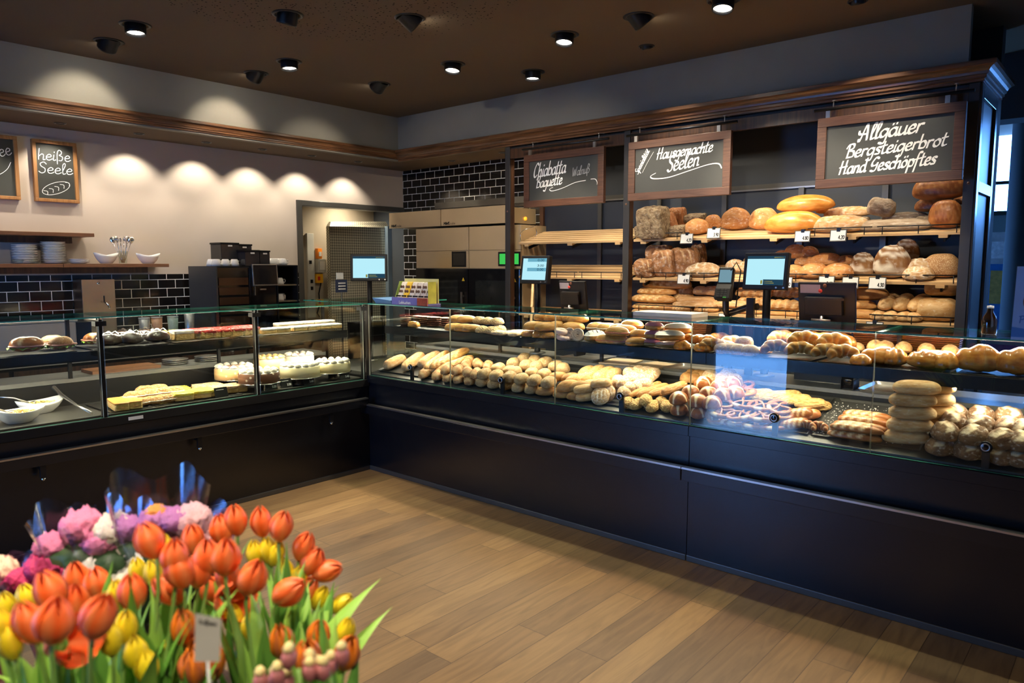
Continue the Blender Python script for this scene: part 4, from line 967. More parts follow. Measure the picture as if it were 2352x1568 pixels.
# ------------------------------------------------------------------ screens and card terminal on the counter
M_SCR = emitter('pale_blue_screen', (0.46, 0.82, 0.92), 0.52)
M_SCRD = emitter('dark_blue_screen_bar', (0.02, 0.07, 0.12), 0.4)
M_SCRM = emitter('mid_blue_screen_bar', (0.18, 0.50, 0.66), 0.42)
M_SCRY = emitter('olive_screen_text', (0.35, 0.33, 0.08), 0.4)
def customer_display(label, loc, yaw, w_, h_, base, prices):
    """flat screen on a pole; local x to the right, -y towards the customer"""
    t = thing('customer_display', label, 'screen', loc, yaw, 'customer displays on poles')
    zc = base
    def tilt(mb): return mb.xf(Matrix.Translation((0, 0, zc)) @ Matrix.Rotation(radians(-8), 4, 'X'))
    tilt(MB().box(-w_ / 2, w_ / 2, -0.02, 0.02, 0, h_)).build('screen_case', M_BLACK, t, 0.004, True)
    e = 0.02; a, b, c, d = -w_ / 2 + e, w_ / 2 - e, e * 1.3, h_ - e
    s_ = tilt(MB().quad((a, -0.0206, c), (b, -0.0206, c), (b, -0.0206, d), (a, -0.0206, d))).build('screen', M_SCR, t, 0, True)
    def bar(nm, u0, u1, v0, v1, m):
        tilt(MB().quad((a + (b - a) * u0, -0.0212, c + (d - c) * v0), (a + (b - a) * u1, -0.0212, c + (d - c) * v0), (a + (b - a) * u1, -0.0212, c + (d - c) * v1), (a + (b - a) * u0, -0.0212, c + (d - c) * v1))).build(nm, m, s_, 0, True)
    if prices:
        bar('title_bar', 0.2, 1, 0.84, 1, M_SCRM); bar('total_bar', 0.2, 1, 0.40, 0.56, M_SCRM)
        mm = MB(); put = lambda u, v: (a + u, -0.0216, c + v)
        for s1, v in (('0.00', 0.87), ('3.00', 0.62), ('0.00', 0.44)): write(mm, s1, put, (b - a) * 0.62, (d - c) * v, (b - a) * 0.9, (d - c) * v, (d - c) * 0.09, 0.0035, 20, 0, 0.8)
        tilt(mm); mm.build('digits', M_SCRD, s_, 0, True)
    else:
        bar('title_bar', 0, 1, 0.90, 1, M_SCRD); bar('footer_bar', 0.47, 1, 0.0, 0.19, M_SCRD)
        bar('title_text', 0.72, 0.97, 0.93, 0.965, M_SCRY); bar('footer_text', 0.5, 0.72, 0.11, 0.14, M_SCRY); bar('footer_text', 0.5, 0.76, 0.05, 0.08, M_SCRY); bar('footer_logo', 0.40, 0.455, 0.03, 0.16, M_SCRY)
    MB().tube([(0.0, 0.035, 0.0), (0.0, 0.035, zc + h_ * 0.45)], 0.023, 16).build('pole', M_BLACKMETAL, t, 0, True)
    MB().lathe([(0.06, 0), (0.06, 0.008), (0.03, 0.014)], 24, (0, 0.035, 0)).build('foot', M_STEEL, t, 0, True)
    for x in (w_ * 0.28, w_ * 0.44): tilt(MB().lathe([(0.005, 0), (0.005, -0.004)], 10, (x, -0.02, 0.011), axis='y')).build('button', M_STEEL, t, 0, True)
    return t
# the poles stand on the staff-side worktops (z = 0.956)
customer_display('customer display with blank pale screen on the corner cabinet', (0.50, 0.60, 0.766), radians(-43), 0.315, 0.235, 1.470 - 0.766, False)
customer_display('customer display showing prices, beside the first oven post', (0.655, -1.145, 0.956), radians(-90), 0.262, 0.205, 1.475 - 0.956, True)
customer_display('largest customer display, in front of the middle loaves', (0.665, -2.875, 0.956), radians(-90), 0.262, 0.215, 1.470 - 0.956, False)

def till(label, loc, w_, h_, lean):
    t = thing('till_screen', label, 'till', loc, radians(-90), 'staff-side till screens')
    R_ = Matrix.Translation((0, 0, 0.02)) @ Matrix.Rotation(radians(lean), 4, 'X')
    f = lambda mb: mb.xf(R_)
    f(MB().box(-w_ / 2, w_ / 2, 0.0, 0.022, 0, h_)).build('case', M_BLACK, t, 0.004, True)
    k = f(MB().box(-w_ * 0.36, w_ * 0.30, -0.03, -0.0005, h_ * 0.22, h_ * 0.66)).build('rear_housing', M_BLACK, t, 0.004, True)
    f(MB().box(-w_ * 0.30, w_ * 0.34, -0.034, -0.0305, h_ * 0.60, h_ * 0.655)).build('lip', M_BLACKMETAL, k, 0, True)
    f(MB().box(-w_ * 0.46, -w_ * 0.10, -0.0015, -0.0005, h_ * 0.74, h_ * 0.95)).build('sticker', mat('grey_sticker', (0.42, 0.36, 0.36), 0.5), t, 0, True)
    f(MB().lathe([(0.0005, -0.0016), (0.011, -0.0016), (0.011, -0.0008)], 16, (-w_ * 0.10, -0.0006, h_ * 0.80), axis='y', caps=False)).build('red_dot', mat('red_sticker', (0.75, 0.06, 0.04), 0.5), t, 0, True)
    f(MB().lathe([(0.0005, -0.0016), (0.011, -0.0016), (0.011, -0.0008)], 16, (-w_ * 0.02, -0.0006, h_ * 0.93), axis='y', caps=False)).build('brown_dot', mat('brown_sticker', (0.2, 0.07, 0.03), 0.5), t, 0, True)
    f(MB().tube([(-w_ * 0.22, -0.045, h_ * 0.12), (w_ * 0.12, -0.045, h_ * 0.11)], 0.007, 8).tube([(-w_ * 0.05, -0.03, h_ * 0.2), (-w_ * 0.05, -0.048, h_ * 0.02)], 0.012, 8)).build('hinge', M_STEEL, t, 0, True)
    MB().box(-w_ * 0.3, w_ * 0.3, -0.06, 0.06, 0.0, 0.018).build('foot', M_BLACKMETAL, t, 0, True)
    return t
for lb, y, w_, x in (('black back of a till screen before the first empty shelf bay', -1.40, 0.235, 0.80), ('large black back of a till screen before the right-hand loaves', -3.19, 0.315, 0.80)):
    st = solo('till_stand', 'black till base under the ' + ('large' if w_ > 0.3 else 'smaller') + ' till screen', 'till base', MB().box(x - 0.10, x + 0.075, y - w_ / 2 + 0.02, y + w_ / 2 - 0.02, 0.9555, 1.262), M_BLACK, 'till bases')
    till(lb, (x, y, 1.2625), w_, 0.235 if w_ > 0.3 else 0.215, 10)

t = thing('card_terminal', 'black card terminal on an arm beside the largest customer display', 'card terminal', (0.60, -2.655, 1.42), radians(-78), None)
R_ = Matrix.Rotation(radians(-22), 4, 'X')
f = lambda mb: mb.xf(R_)
f(MB().box(-0.045, 0.045, -0.03, 0.02, -0.02, 0.185)).build('body', M_BLACK, t, 0.008, True)
f(MB().box(-0.036, 0.036, -0.0325, -0.0305, 0.085, 0.165)).build('screen', emitter('grey_blue_terminal_screen', (0.25, 0.45, 0.55), 0.35), t, 0, True)
kp = f(MB().hexa([(-0.045, -0.07, -0.03), (0.045, -0.07, -0.03), (0.045, -0.031, -0.03), (-0.045, -0.031, -0.03), (-0.045, -0.06, 0.035), (0.045, -0.06, 0.035), (0.045, -0.031, 0.075), (-0.045, -0.031, 0.075)])).build('keypad', M_BLACK, t, 0.004, True)
mk = MB()
for i in range(4):
    for j in range(3): mk.box(-0.03 + j * 0.021, -0.014 + j * 0.021, -0.0735 + i * 0.0028, -0.066 + i * 0.0028, -0.02 + i * 0.0145, -0.011 + i * 0.0145)
f(mk).build('keys', M_DARKSTEEL, kp, 0, True)
f(MB().box(0.008, 0.028, -0.0755, -0.0705, -0.028, -0.0215)).build('green_key', mat('green_key', (0.1, 0.5, 0.06), 0.4), kp, 0, True)
MB().tube([(0, 0.03, 0.08), (0, 0.05, -0.08), (0.02, 0.05, -0.12)], 0.02, 12).tube([(0.02, 0.05, -0.10), (0.12, 0.06, -0.06), (0.19, 0.04, -0.05)], 0.019, 12).build('arm', M_BLACKMETAL, t, 0, True)
MB().box(0.125, 0.170, 0.02, 0.065, -0.464, 0.0).build('arm_post', M_BLACKMETAL, t, 0.003, True)
MB().tube([(0.03, 0.02, 0.16), (0.055, 0.05, 0.21), (0.08, 0.06, 0.16), (0.07, 0.05, 0.06), (0.06, 0.05, -0.06)], 0.0035, 6).build('cable', M_BLACK, t, 0, True)

# paper bags, trays and boards lying on the glass and the worktops
M_PAPER = mat('brown_paper', (0.55, 0.40, 0.24), 0.8)
M_ALU = mat('dull_aluminium_tray', (0.60, 0.57, 0.52), 0.3, 0.9)
def lying_tray(label, x, y, z, lx, ly, m=M_ALU, h=0.018, yaw=0):
    q = MB(); n = 0
    rr = []
    for k, zz in ((0.93, 0), (1.0, h), (1.02, h), (0.95, 0.003)):
        ring = []
        for i in range(32):
            a = 2 * pi * i / 32; c, s1 = cos(a), sin(a); e = 0.16
            ring.append((lx / 2 * k * (abs(c) ** e) * (1 if c > 0 else -1), ly / 2 * k * (abs(s1) ** e) * (1 if s1 > 0 else -1), zz))
        rr.append(ring)
    q.rings(rr, True, True)
    o = q.build('tray', m); o.location = (x, y, z); o.rotation_euler = (0, 0, yaw)
    return tag(o, label, 'tray', 'trays lying on the staff worktop')
lying_tray('silver tray lying upside down on the worktop under the price display', 0.67, -1.62, 0.9556, 0.30, 0.30)
lying_tray('silver tray on the worktop beside the blue reflection', 0.65, -2.44, 0.9556, 0.28, 0.30)
lying_tray('silver tray on the worktop above the salted baking tray', 0.645, -3.64, 0.9556, 0.34, 0.36)
lying_tray('pale tray on the worktop at the far right above the rustic rolls', 0.64, -4.30, 0.9556, 0.20, 0.26)
for i, (y, yaw, lb) in enumerate(((-1.90, 0.2, 'first'), (-2.17, -0.2, 'second'))):
    o = MB().box(-0.13, 0.13, -0.11, 0.11, 0, 0.008).build('cutting_board', M_PAPER); o.location = (0.66, y, 0.9556); o.rotation_euler = (0, 0, yaw)
    tag(o, '%s brown board lying on the worktop behind the white ciabatta rolls' % lb, 'board', 'brown boards on the worktop')
o = MB().box(-0.10, 0.10, -0.19, 0.19, 0, 0.022).build('paper_bags', mat('white_paper', (0.7, 0.66, 0.58), 0.8)); o.location = (0.72, -2.28, 1.20)
o.location = (0.30, -2.46, 1.3175); tag(o, 'flat stack of white paper bags on the counter glass near the first till', 'paper stack')
t = thing('dispenser_roll', 'black tape dispenser on the worktop behind the pretzels', 'dispenser', (0.56, -3.40, 0.956))
MB().lathe([(0.045, -0.03), (0.045, 0.03)], 20, (0, 0, 0.045), axis='y').build('roll', M_BLACKGLOSS, t, local=True)
MB().box(-0.05, 0.05, -0.034, -0.0305, 0, 0.05).box(-0.05, 0.05, 0.0305, 0.034, 0, 0.05).build('cheek', M_BLACK, t, local=True)

# biscuit display box on the corner of the bread counter
t = thing('biscuit_display', 'open card display box of packed biscuits on the counter glass', 'display box', (0.12, -0.38, 1.3175))
MB().box(0.05, 0.18, -0.640, -0.245, 1.3177, 1.33).build('base', mat('purple_card', (0.13, 0.11, 0.33), 0.5, scale=30, var=0.2), t)
fp = MB().box(0.046, 0.05, -0.530, -0.245, 1.3177, 1.372).build('front_flap', mat('purple_print', (0.15, 0.13, 0.40), 0.5), t)
m = MB(); put = lambda u, v: (0.0452, -0.33 - u, 1.325 + v)
write(m, 'Lebkuchen', put, 0, 0.0, 0.13, 0.0, 0.022, 0.004, 30, 0, 0.8)
m.build('print', M_WHITEMATT, fp)
MB().box(0.046, 0.0505, -0.640, -0.5305, 1.3177, 1.372).build('red_flap', mat('red_print', (0.42, 0.05, 0.02), 0.5, scale=60, var=0.5), t)
MB().box(0.06, 0.14, -0.637, -0.633, 1.331, 1.49).build('side_panel', mat('yellow_green_card', (0.55, 0.52, 0.08), 0.5, scale=20, var=0.4), t)
MB().hexa([(0.06, -0.254, 1.331), (0.16, -0.254, 1.331), (0.16, -0.25, 1.331), (0.06, -0.25, 1.331), (0.12, -0.254, 1.49), (0.16, -0.254, 1.49), (0.16, -0.25, 1.49), (0.12, -0.25, 1.49)]).build('side_panel', mat('green_card', (0.30, 0.42, 0.08), 0.5, scale=20, var=0.4), t)
MB().box(0.166, 0.172, -0.630, -0.26, 1.331, 1.51).build('back_card', mat('pale_yellow_card', (0.75, 0.68, 0.25), 0.5), t)
M_PACK = mat('biscuit_pack_film', (0.74, 0.66, 0.56), 0.25, scale=35, var=0.3); M_PACKB = mat('biscuit_dark', (0.16, 0.07, 0.03), 0.5, scale=60, var=0.4); M_PACKY = mat('yellow_pack_film', (0.8, 0.5, 0.05), 0.3, scale=30, var=0.3)
for i in range(6):
    y = -0.288 - i * 0.063
    k = thing('biscuit_pack', 'clear biscuit pack standing in the display box, %s from the left' % ordinal(i), 'biscuit pack', (0.118, y, 1.3305), 0, 'biscuit packs in the display box')
    q = MB().hexa([(-0.05, -0.026, 0.0), (0.02, -0.026, 0.0), (0.02, 0.026, 0.0), (-0.05, 0.026, 0.0), (0.02, -0.028, 0.155), (0.035, -0.028, 0.155), (0.035, 0.028, 0.155), (0.02, 0.028, 0.155)])
    q.build('film', M_PACKY if i == 1 else M_PACK, k, 0.006, True)
    q = MB()
    for z in (0.085, 0.118):
        for s_ in (-0.011, 0.011): q.lathe([(0.0005, -0.002), (0.011, -0.002), (0.012, 0.0)], 12, (-0.05 + 0.45 * z - 0.004, s_, z), caps=False, axis='x')
    q.build('biscuit', M_PACKB, k, 0, True)
    MB().box(-0.045, -0.0385, -0.024, 0.024, 0.045, 0.056).build('band', M_BLACK, k, 0, True)
t = solo('leaflet_tray', 'blue card leaflet tray leaning against the biscuit display', 'tray', MB().hexa([(0.05, -0.243, 1.3177), (0.22, -0.243, 1.3177), (0.22, -0.05, 1.3177), (0.05, -0.05, 1.3177), (0.03, -0.243, 1.345), (0.24, -0.243, 1.345), (0.24, -0.03, 1.36), (0.03, -0.03, 1.36)]), mat('blue_card', (0.10, 0.22, 0.42), 0.5))
# small sign and scale stand at the corner
t = thing('info_card', 'small dark info card with white top in a holder at the corner', 'card', (0.30, 0.70, 0.765))
MB().box(0.22, 0.34, 0.70, 0.706, 1.375, 1.485).build('dark_card', mat('navy_card', (0.02, 0.03, 0.07), 0.5), t)
MB().box(0.23, 0.30, 0.698, 0.7065, 1.49, 1.545).build('white_card', M_WHITEMATT, t)
m = MB()
for v in (0.075, 0.05, 0.025): m.box(0.245, 0.32, 0.698, 0.6995, 1.375 + v, 1.375 + v + 0.010)
m.build('print', M_WHITEMATT, t)
MB().tube([(0.28, 0.703, 0.766), (0.28, 0.703, 1.374)], 0.005, 8).build('stem', M_BLACKMETAL, t)

# ------------------------------------------------------------------ right-hand end: poster stand, bottle, goods far behind
t = thing('poster_stand', 'pale blue poster stand on the counter glass at the photo edge', 'poster', (0.0, -4.30, 1.3177))
MB().hexa([(-0.035, -4.44, 1.3177), (0.03, -4.44, 1.3177), (0.03, -4.17, 1.3177), (-0.035, -4.17, 1.3177), (0.012, -4.44, 1.610), (0.03, -4.44, 1.610), (0.03, -4.17, 1.610), (0.012, -4.17, 1.610)]).build('card', mat('pale_blue_poster', (0.42, 0.56, 0.80), 0.35, var=0.12, scale=5), t)
def pp(u, v): return (-0.0362 + 0.047 * v / 0.2923, -4.17 - u, 1.3177 + v)
m = MB(); write(m, 'Pizzen', pp, 0.022, 0.068, 0.12, 0.068, 0.028, 0.005, 30, 0, 0.8)
m.build('print', mat('blue_ink', (0.12, 0.22, 0.55), 0.4), t)
m = MB(); m.quad(pp(0.0, 0.012), pp(0.26, 0.012), pp(0.26, 0.016), pp(0.0, 0.052)); m.build('wave', mat('blue_wave', (0.10, 0.26, 0.60), 0.4), t)
m = MB(); n = 24
m.v = [pp(0.075 + 0.045 * cos(2 * pi * i / n), 0.155 + 0.05 * sin(2 * pi * i / n)) for i in range(n)]; m.face(tuple(range(n)))
m.build('pastry_picture', mat('brown_picture', (0.30, 0.12, 0.05), 0.4, scale=40, var=0.5), t)
m = MB(); m.quad(pp(0.065, 0.235), pp(0.13, 0.235), pp(0.13, 0.255), pp(0.065, 0.255)); m.build('emblem', mat('yellow_blue_emblem', (0.5, 0.45, 0.1), 0.4), t)
t = thing('bottle', 'brown glass bottle with pale cap on the counter glass by the poster', 'bottle', (0.20, -4.063, 1.3177))
MB().lathe([(0.0005, 0.001), (0.026, 0.0), (0.029, 0.006), (0.029, 0.055), (0.024, 0.075), (0.013, 0.095), (0.0115, 0.115)], 24, caps=False).build('glass', mat('brown_bottle_glass', (0.03, 0.012, 0.004), 0.06, 0, 0.7), t, local=True)
MB().lathe([(0.0135, 0.112), (0.0135, 0.122), (0.0005, 0.124)], 20, caps=False).build('cap', M_WHITEMATT, t, local=True)
def block(name, label, cat, x0, x1, y0, y1, z0, z1, col, detail=None):
    t = thing(name, label, cat, ((x0 + x1) / 2, (y0 + y1) / 2, z0))
    MB().box(x0, x1, y0, y1, z0, z1).build('body', mat(name + '_print', col, 0.5, scale=14, var=0.35), t)
    if detail: MB().box(x0 - 0.006, x0 - 0.0005, y0 + (y1 - y0) * 0.1, y1 - (y1 - y0) * 0.1, z0 + (z1 - z0) * detail[0], z0 + (z1 - z0) * detail[1]).build('label', mat(name + '_label', detail[2], 0.5, scale=30, var=0.5), t)
block('newspaper_rack', 'tall rack of white magazines far behind the bread wall', 'rack', 5.6, 6.2, -4.4, -3.0, 0, 1.95, (0.45, 0.45, 0.45), (0.86, 0.95, (0.7, 0.68, 0.66)))
block('promo_column', 'blue cardboard promotion column with yellow print far behind', 'promotion stand', 5.0, 5.3, -3.68, -3.36, 0, 1.62, (0.04, 0.22, 0.60), (0.76, 0.96, (0.75, 0.42, 0.10)))
block('yellow_sign_board', 'yellow board on top of the far magazine rack', 'sign', 5.7, 5.9, -4.4, -3.6, 1.951, 2.06, (0.6, 0.42, 0.02))
block('sales_table', 'white promotion table behind the counter end', 'table', 3.2, 4.0, -4.5, -3.5, 0, 1.05, (0.55, 0.56, 0.58), (0.8, 0.95, (0.35, 0.15, 0.45)))
t = thing('exit_sign', 'green lit exit sign hanging before the far windows', 'exit sign', (6.6, -3.5, 2.3))
MB().box(6.58, 6.60, -3.60, -3.30, 2.30, 2.44).build('panel', emitter('exit_green', (0.05, 0.7, 0.35), 1.2), t)
MB().box(6.575, 6.5795, -3.49, -3.43, 2.33, 2.41).build('pictogram', emitter('exit_white', (0.8, 1, 0.9), 1.2), t)
MB().box(6.585, 6.595, -3.46, -3.44, 2.4405, CEIL - 0.001).build('hanger', M_BLACKMETAL, t)

# ------------------------------------------------------------------ baked goods: crusts
def crust(name, mid, dark, pale, flour=0.0, seeds=None, dens=0.25, sscale=26, rough=0.55, bump=0.25, ns=4.0, blot=0.5):
    m, nt, b, N, L = nodes(name)
    tc = N('ShaderNodeTexCoord'); oi = N('ShaderNodeObjectInfo')
    sc = N('ShaderNodeVectorMath'); sc.operation = 'SCALE'; sc.inputs[0].default_value = (17, 9, 5); L(oi.outputs['Random'], sc.inputs[3])
    ad = N('ShaderNodeVectorMath'); ad.operation = 'ADD'; L(tc.outputs['Object'], ad.inputs[0]); L(sc.outputs[0], ad.inputs[1])
    nz = N('ShaderNodeTexNoise'); nz.inputs['Scale'].default_value = ns; nz.inputs['Detail'].default_value = 6; L(ad.outputs[0], nz.inputs['Vector'])
    rp = N('ShaderNodeValToRGB'); e = rp.color_ramp.elements
    e[0].position = 0.5 - 0.22 * blot - 0.05; e[0].color = (*dark, 1); e[1].position = 0.5 + 0.1; e[1].color = (*mid, 1)
    L(nz.outputs['Fac'], rp.inputs[0])
    # each piece bakes a little lighter or darker
    hv = N('ShaderNodeHueSaturation'); mr = N('ShaderNodeMapRange'); mr.inputs[3].default_value = 0.82; mr.inputs[4].default_value = 1.12
    L(oi.outputs['Random'], mr.inputs[0]); L(mr.outputs[0], hv.inputs['Value']); L(rp.outputs[0], hv.inputs['Color'])
    at = N('ShaderNodeAttribute'); at.attribute_name = 'pale'
    mx = N('ShaderNodeMix'); mx.data_type = 'RGBA'; mx.inputs[7].default_value = (*pale, 1)
    L(at.outputs['Fac'], mx.inputs[0]); L(hv.outputs[0], mx.inputs[6])
    col = mx.outputs[2]
    if flour:
        n2 = N('ShaderNodeTexNoise'); n2.inputs['Scale'].default_value = ns * 2.3; n2.inputs['Detail'].default_value = 5; L(ad.outputs[0], n2.inputs['Vector'])
        r2 = N('ShaderNodeMapRange'); r2.inputs[1].default_value = 0.62 - flour * 0.35; r2.inputs[2].default_value = 0.86 - flour * 0.22; r2.inputs[4].default_value = 0.75
        L(n2.outputs['Fac'], r2.inputs[0])
        m2 = N('ShaderNodeMix'); m2.data_type = 'RGBA'; m2.inputs[7].default_value = (0.80, 0.74, 0.64, 1)
        L(r2.outputs[0], m2.inputs[0]); L(col, m2.inputs[6]); col = m2.outputs[2]
    hsrc = nz.outputs['Fac']
    if seeds:
        vo = N('ShaderNodeTexVoronoi'); vo.inputs['Scale'].default_value = sscale; L(ad.outputs[0], vo.inputs['Vector'])
        lt = N('ShaderNodeMath'); lt.operation = 'LESS_THAN'; lt.inputs[1].default_value = dens; L(vo.outputs['Distance'], lt.inputs[0])
        m3 = N('ShaderNodeMix'); m3.data_type = 'RGBA'; m3.inputs[7].default_value = (*seeds, 1)
        L(lt.outputs[0], m3.inputs[0]); L(col, m3.inputs[6]); col = m3.outputs[2]; hsrc = lt.outputs[0]
    L(col, b.inputs['Base Color'])
    b.inputs['Roughness'].default_value = rough; b.inputs['Specular IOR Level'].default_value = 0.35
    bp = N('ShaderNodeBump'); bp.inputs['Strength'].default_value = bump; bp.inputs['Distance'].default_value = 0.06
    L(hsrc, bp.inputs['Height']); L(bp.outputs[0], b.inputs['Normal'])
    return m
GOLD, GOLDD, CREAM = (0.54, 0.255, 0.070), (0.38, 0.14, 0.028), (0.76, 0.54, 0.27)
B_GOLD = crust('golden_crust', GOLD, GOLDD, CREAM)
B_GLOSS = crust('glossy_golden_crust', (0.66, 0.29, 0.06), (0.46, 0.15, 0.02), (0.82, 0.55, 0.22), rough=0.25, bump=0.08)
B_BLOND = crust('blond_crust', (0.66, 0.43, 0.20), (0.50, 0.26, 0.085), (0.80, 0.62, 0.38), 0.1, rough=0.65, bump=0.15)
B_CIAB = crust('floury_ciabatta_crust', (0.60, 0.35, 0.15), (0.46, 0.23, 0.085), (0.8, 0.65, 0.45), 0.25, rough=0.8)
B_BAG = crust('baguette_crust', (0.57, 0.29, 0.085), (0.42, 0.165, 0.036), (0.80, 0.58, 0.29), 0.15)
B_SEEDB = crust('brown_seeded_crust', (0.44, 0.20, 0.065), (0.28, 0.11, 0.03), CREAM, 0, (0.72, 0.55, 0.30), 0.26, 17, 0.6, 0.4)
B_SEEDG = crust('grey_grain_crust', (0.47, 0.30, 0.13), (0.33, 0.185, 0.07), CREAM, 0.15, (0.17, 0.12, 0.07), 0.22, 15, 0.7, 0.35)
B_SEEDO = crust('golden_seeded_crust', (0.56, 0.29, 0.09), (0.40, 0.16, 0.04), CREAM, 0, (0.20, 0.13, 0.06), 0.20, 18, 0.6, 0.3)
B_SESAME = crust('sesame_crust', (0.64, 0.38, 0.13), (0.52, 0.26, 0.07), CREAM, 0, (0.85, 0.72, 0.45), 0.28, 18, 0.6, 0.3)
B_WHITE = crust('floured_white_crust', (0.58, 0.38, 0.19), (0.42, 0.22, 0.085), (0.84, 0.74, 0.58), 0.45, rough=0.85)
B_LAUGE = crust('brown_pretzel_crust', (0.34, 0.115, 0.03), (0.22, 0.06, 0.014), (0.82, 0.64, 0.38), rough=0.3, bump=0.1)
B_PRETZ = crust('pretzel_crust', (0.42, 0.16, 0.045), (0.28, 0.085, 0.02), (0.84, 0.62, 0.34), rough=0.3, bump=0.1)
B_CHEESE = crust('cheese_crust', (0.72, 0.48, 0.17), (0.50, 0.22, 0.05), (0.85, 0.72, 0.42), rough=0.5, bump=0.6, ns=7)
B_CROIS = crust('croissant_crust', (0.58, 0.27, 0.06), (0.36, 0.12, 0.02), (0.86, 0.62, 0.26), rough=0.35, bump=0.15)
B_BRIOCHE = crust('brioche_crust', (0.62, 0.25, 0.05), (0.38, 0.11, 0.015), (0.84, 0.56, 0.20), rough=0.22, bump=0.08)
B_RUST = crust('rustic_floured_crust', (0.21, 0.11, 0.048), (0.115, 0.052, 0.02), (0.70, 0.54, 0.34), 0.2, rough=0.75, bump=0.35, ns=3)
B_BARK = crust('cracked_bark_crust', (0.44, 0.32, 0.19), (0.12, 0.055, 0.025), (0.6, 0.45, 0.28), 0.10, rough=0.85, bump=0.9, ns=7, blot=0.9)
B_REDB = crust('red_brown_crust', (0.40, 0.17, 0.07), (0.27, 0.09, 0.03), (0.62, 0.34, 0.15), 0.12, rough=0.6, bump=0.25)
B_BROWNR = crust('cracked_brown_crust', (0.42, 0.20, 0.085), (0.20, 0.075, 0.025), (0.62, 0.40, 0.2), 0.25, rough=0.7, bump=0.7, ns=3.2, blot=0.8)
B_DIMPLE = crust('dark_glazed_crust', (0.36, 0.13, 0.035), (0.20, 0.055, 0.012), (0.55, 0.26, 0.09), rough=0.35, bump=0.15)
B_GREY = crust('grey_flour_crust', (0.38, 0.29, 0.20), (0.24, 0.16, 0.10), (0.66, 0.58, 0.47), 0.12, rough=0.9, bump=0.4)
B_SWIRL = crust('swirl_loaf_crust', (0.33, 0.16, 0.06), (0.22, 0.09, 0.03), (0.78, 0.70, 0.58), 0.15, rough=0.8, bump=0.25, ns=3)
B_ORANGE = crust('orange_loaf_crust', (0.58, 0.27, 0.09), (0.46, 0.17, 0.045), (0.72, 0.48, 0.24), 0.2, rough=0.6)
B_SEEDL = crust('dense_seed_crust', (0.46, 0.25, 0.10), (0.34, 0.16, 0.06), CREAM, 0, (0.70, 0.54, 0.32), 0.33, 30, 0.7, 0.5)
B_CHOC = crust('chocolate_cookie', (0.14, 0.05, 0.025), (0.08, 0.025, 0.012), (0.5, 0.3, 0.2), rough=0.6)
B_BUN = crust('soft_bun_crust', (0.60, 0.32, 0.09), (0.42, 0.18, 0.035), CREAM, rough=0.4, bump=0.1)
B_CAKE = crust('sponge_cake', (0.72, 0.50, 0.20), (0.58, 0.34, 0.10), CREAM, rough=0.8, bump=0.3)
B_STREU = crust('streusel_topping', (0.66, 0.44, 0.22), (0.40, 0.20, 0.09), CREAM, 0.4, (0.20, 0.06, 0.05), 0.2, 16, 0.8, 0.7)
M_CREAM = mat('whipped_cream', (0.72, 0.67, 0.56), 0.6, var=0.03, scale=20, bump=0.2)
M_SUGAR = mat('white_icing', (0.74, 0.70, 0.62), 0.4, var=0.03)
M_PINK = mat('pink_icing', (0.72, 0.28, 0.36), 0.3, var=0.1)
M_BERRY = crust('raspberry_jelly', (0.62, 0.06, 0.06), (0.42, 0.02, 0.02), (0.8, 0.4, 0.35), 0.0, (0.80, 0.42, 0.38), 0.16, 14, 0.2, 0.5)
M_YEL = crust('yellow_fruit_topping', (0.80, 0.66, 0.10), (0.66, 0.46, 0.04), (0.85, 0.8, 0.5), 0.0, (0.85, 0.78, 0.38), 0.2, 14, 0.3, 0.5)
M_CHOCO = mat('dark_chocolate', (0.035, 0.014, 0.008), 0.35, bump=0.2)
M_FILM = glass('wrapping_film', (0.97, 0.97, 0.97), 2.2, 0.08)
M_LEAF = mat('salad_leaf', (0.22, 0.42, 0.05), 0.5, var=0.3)
M_HAM = mat('pink_ham', (0.55, 0.24, 0.18), 0.45, var=0.15)

# ------------------------------------------------------------------ baked goods: unit shapes (1 x 1 x 1, base at z = 0)
def sgn(v, e): return math.copysign(abs(v) ** e, v)
def body(p=2.4, q=2.2, flat=0.28, nu=18, nv=18, fn=None, bend=0.0, lump=0.04, ls=3.0, sq=1.0, seed=0, m=None):
    m = m or MB(); pale = []; rings = []
    for i in range(nu + 1):
        t = -cos(pi * i / nu); t = max(-0.9995, min(0.9995, t)); r = (1 - abs(t) ** p) ** (1 / q); ring = []
        for j in range(nv):
            a = 2 * pi * j / nv; c, s = sgn(cos(a), sq), sgn(sin(a), sq)
            x, y = 0.5 * t, 0.5 * r * c
            z = (1 - flat) * r * s if s > 0 else flat * r * s
            d, pl = fn(t, a, x, y, z, r) if fn else (0, 0)
            k = 1 + d + lump * noise.noise(Vector((x * ls + seed * 7.3, y * ls + seed, z * ls)))
            xx, yy = x, y * k + bend * (1 - t * t)
            ring.append((xx, yy, max(0.0, z * k + flat))); pale.append(max(0.0, min(1.0, pl)))
        rings.append(ring)
    m.smooth = True; m.rings(rings, True, True)
    return m, pale
def mk(name, mat_, pb): return pb[0].mesh(name, [mat_], {'pale': pb[1]})
def slash(cs, k=0.5, hw=0.06, depth=0.06, lim=0.85):
    def f(t, a, x, y, z, r):
        if sin(a) < 0.15 or abs(t) > lim: return 0, 0
        d = min(abs((t - c) - k * 2 * y) for c in cs)
        return (-depth * (1 - d / hw), 1.3 * (1 - d / hw)) if d < hw else (0.012 * max(0, 1 - (d - hw) / hw), 0)
    return f
def cross_cut(t, a, x, y, z, r):
    if sin(a) < 0.0: return 0, 0
    d = min(abs(x - 0.02), abs(y)); w = 0.085 * max(0.0, 1.0 - hypot(x, y) * 0.9)
    return (-0.03, 1.0) if d < w else (0, 0)
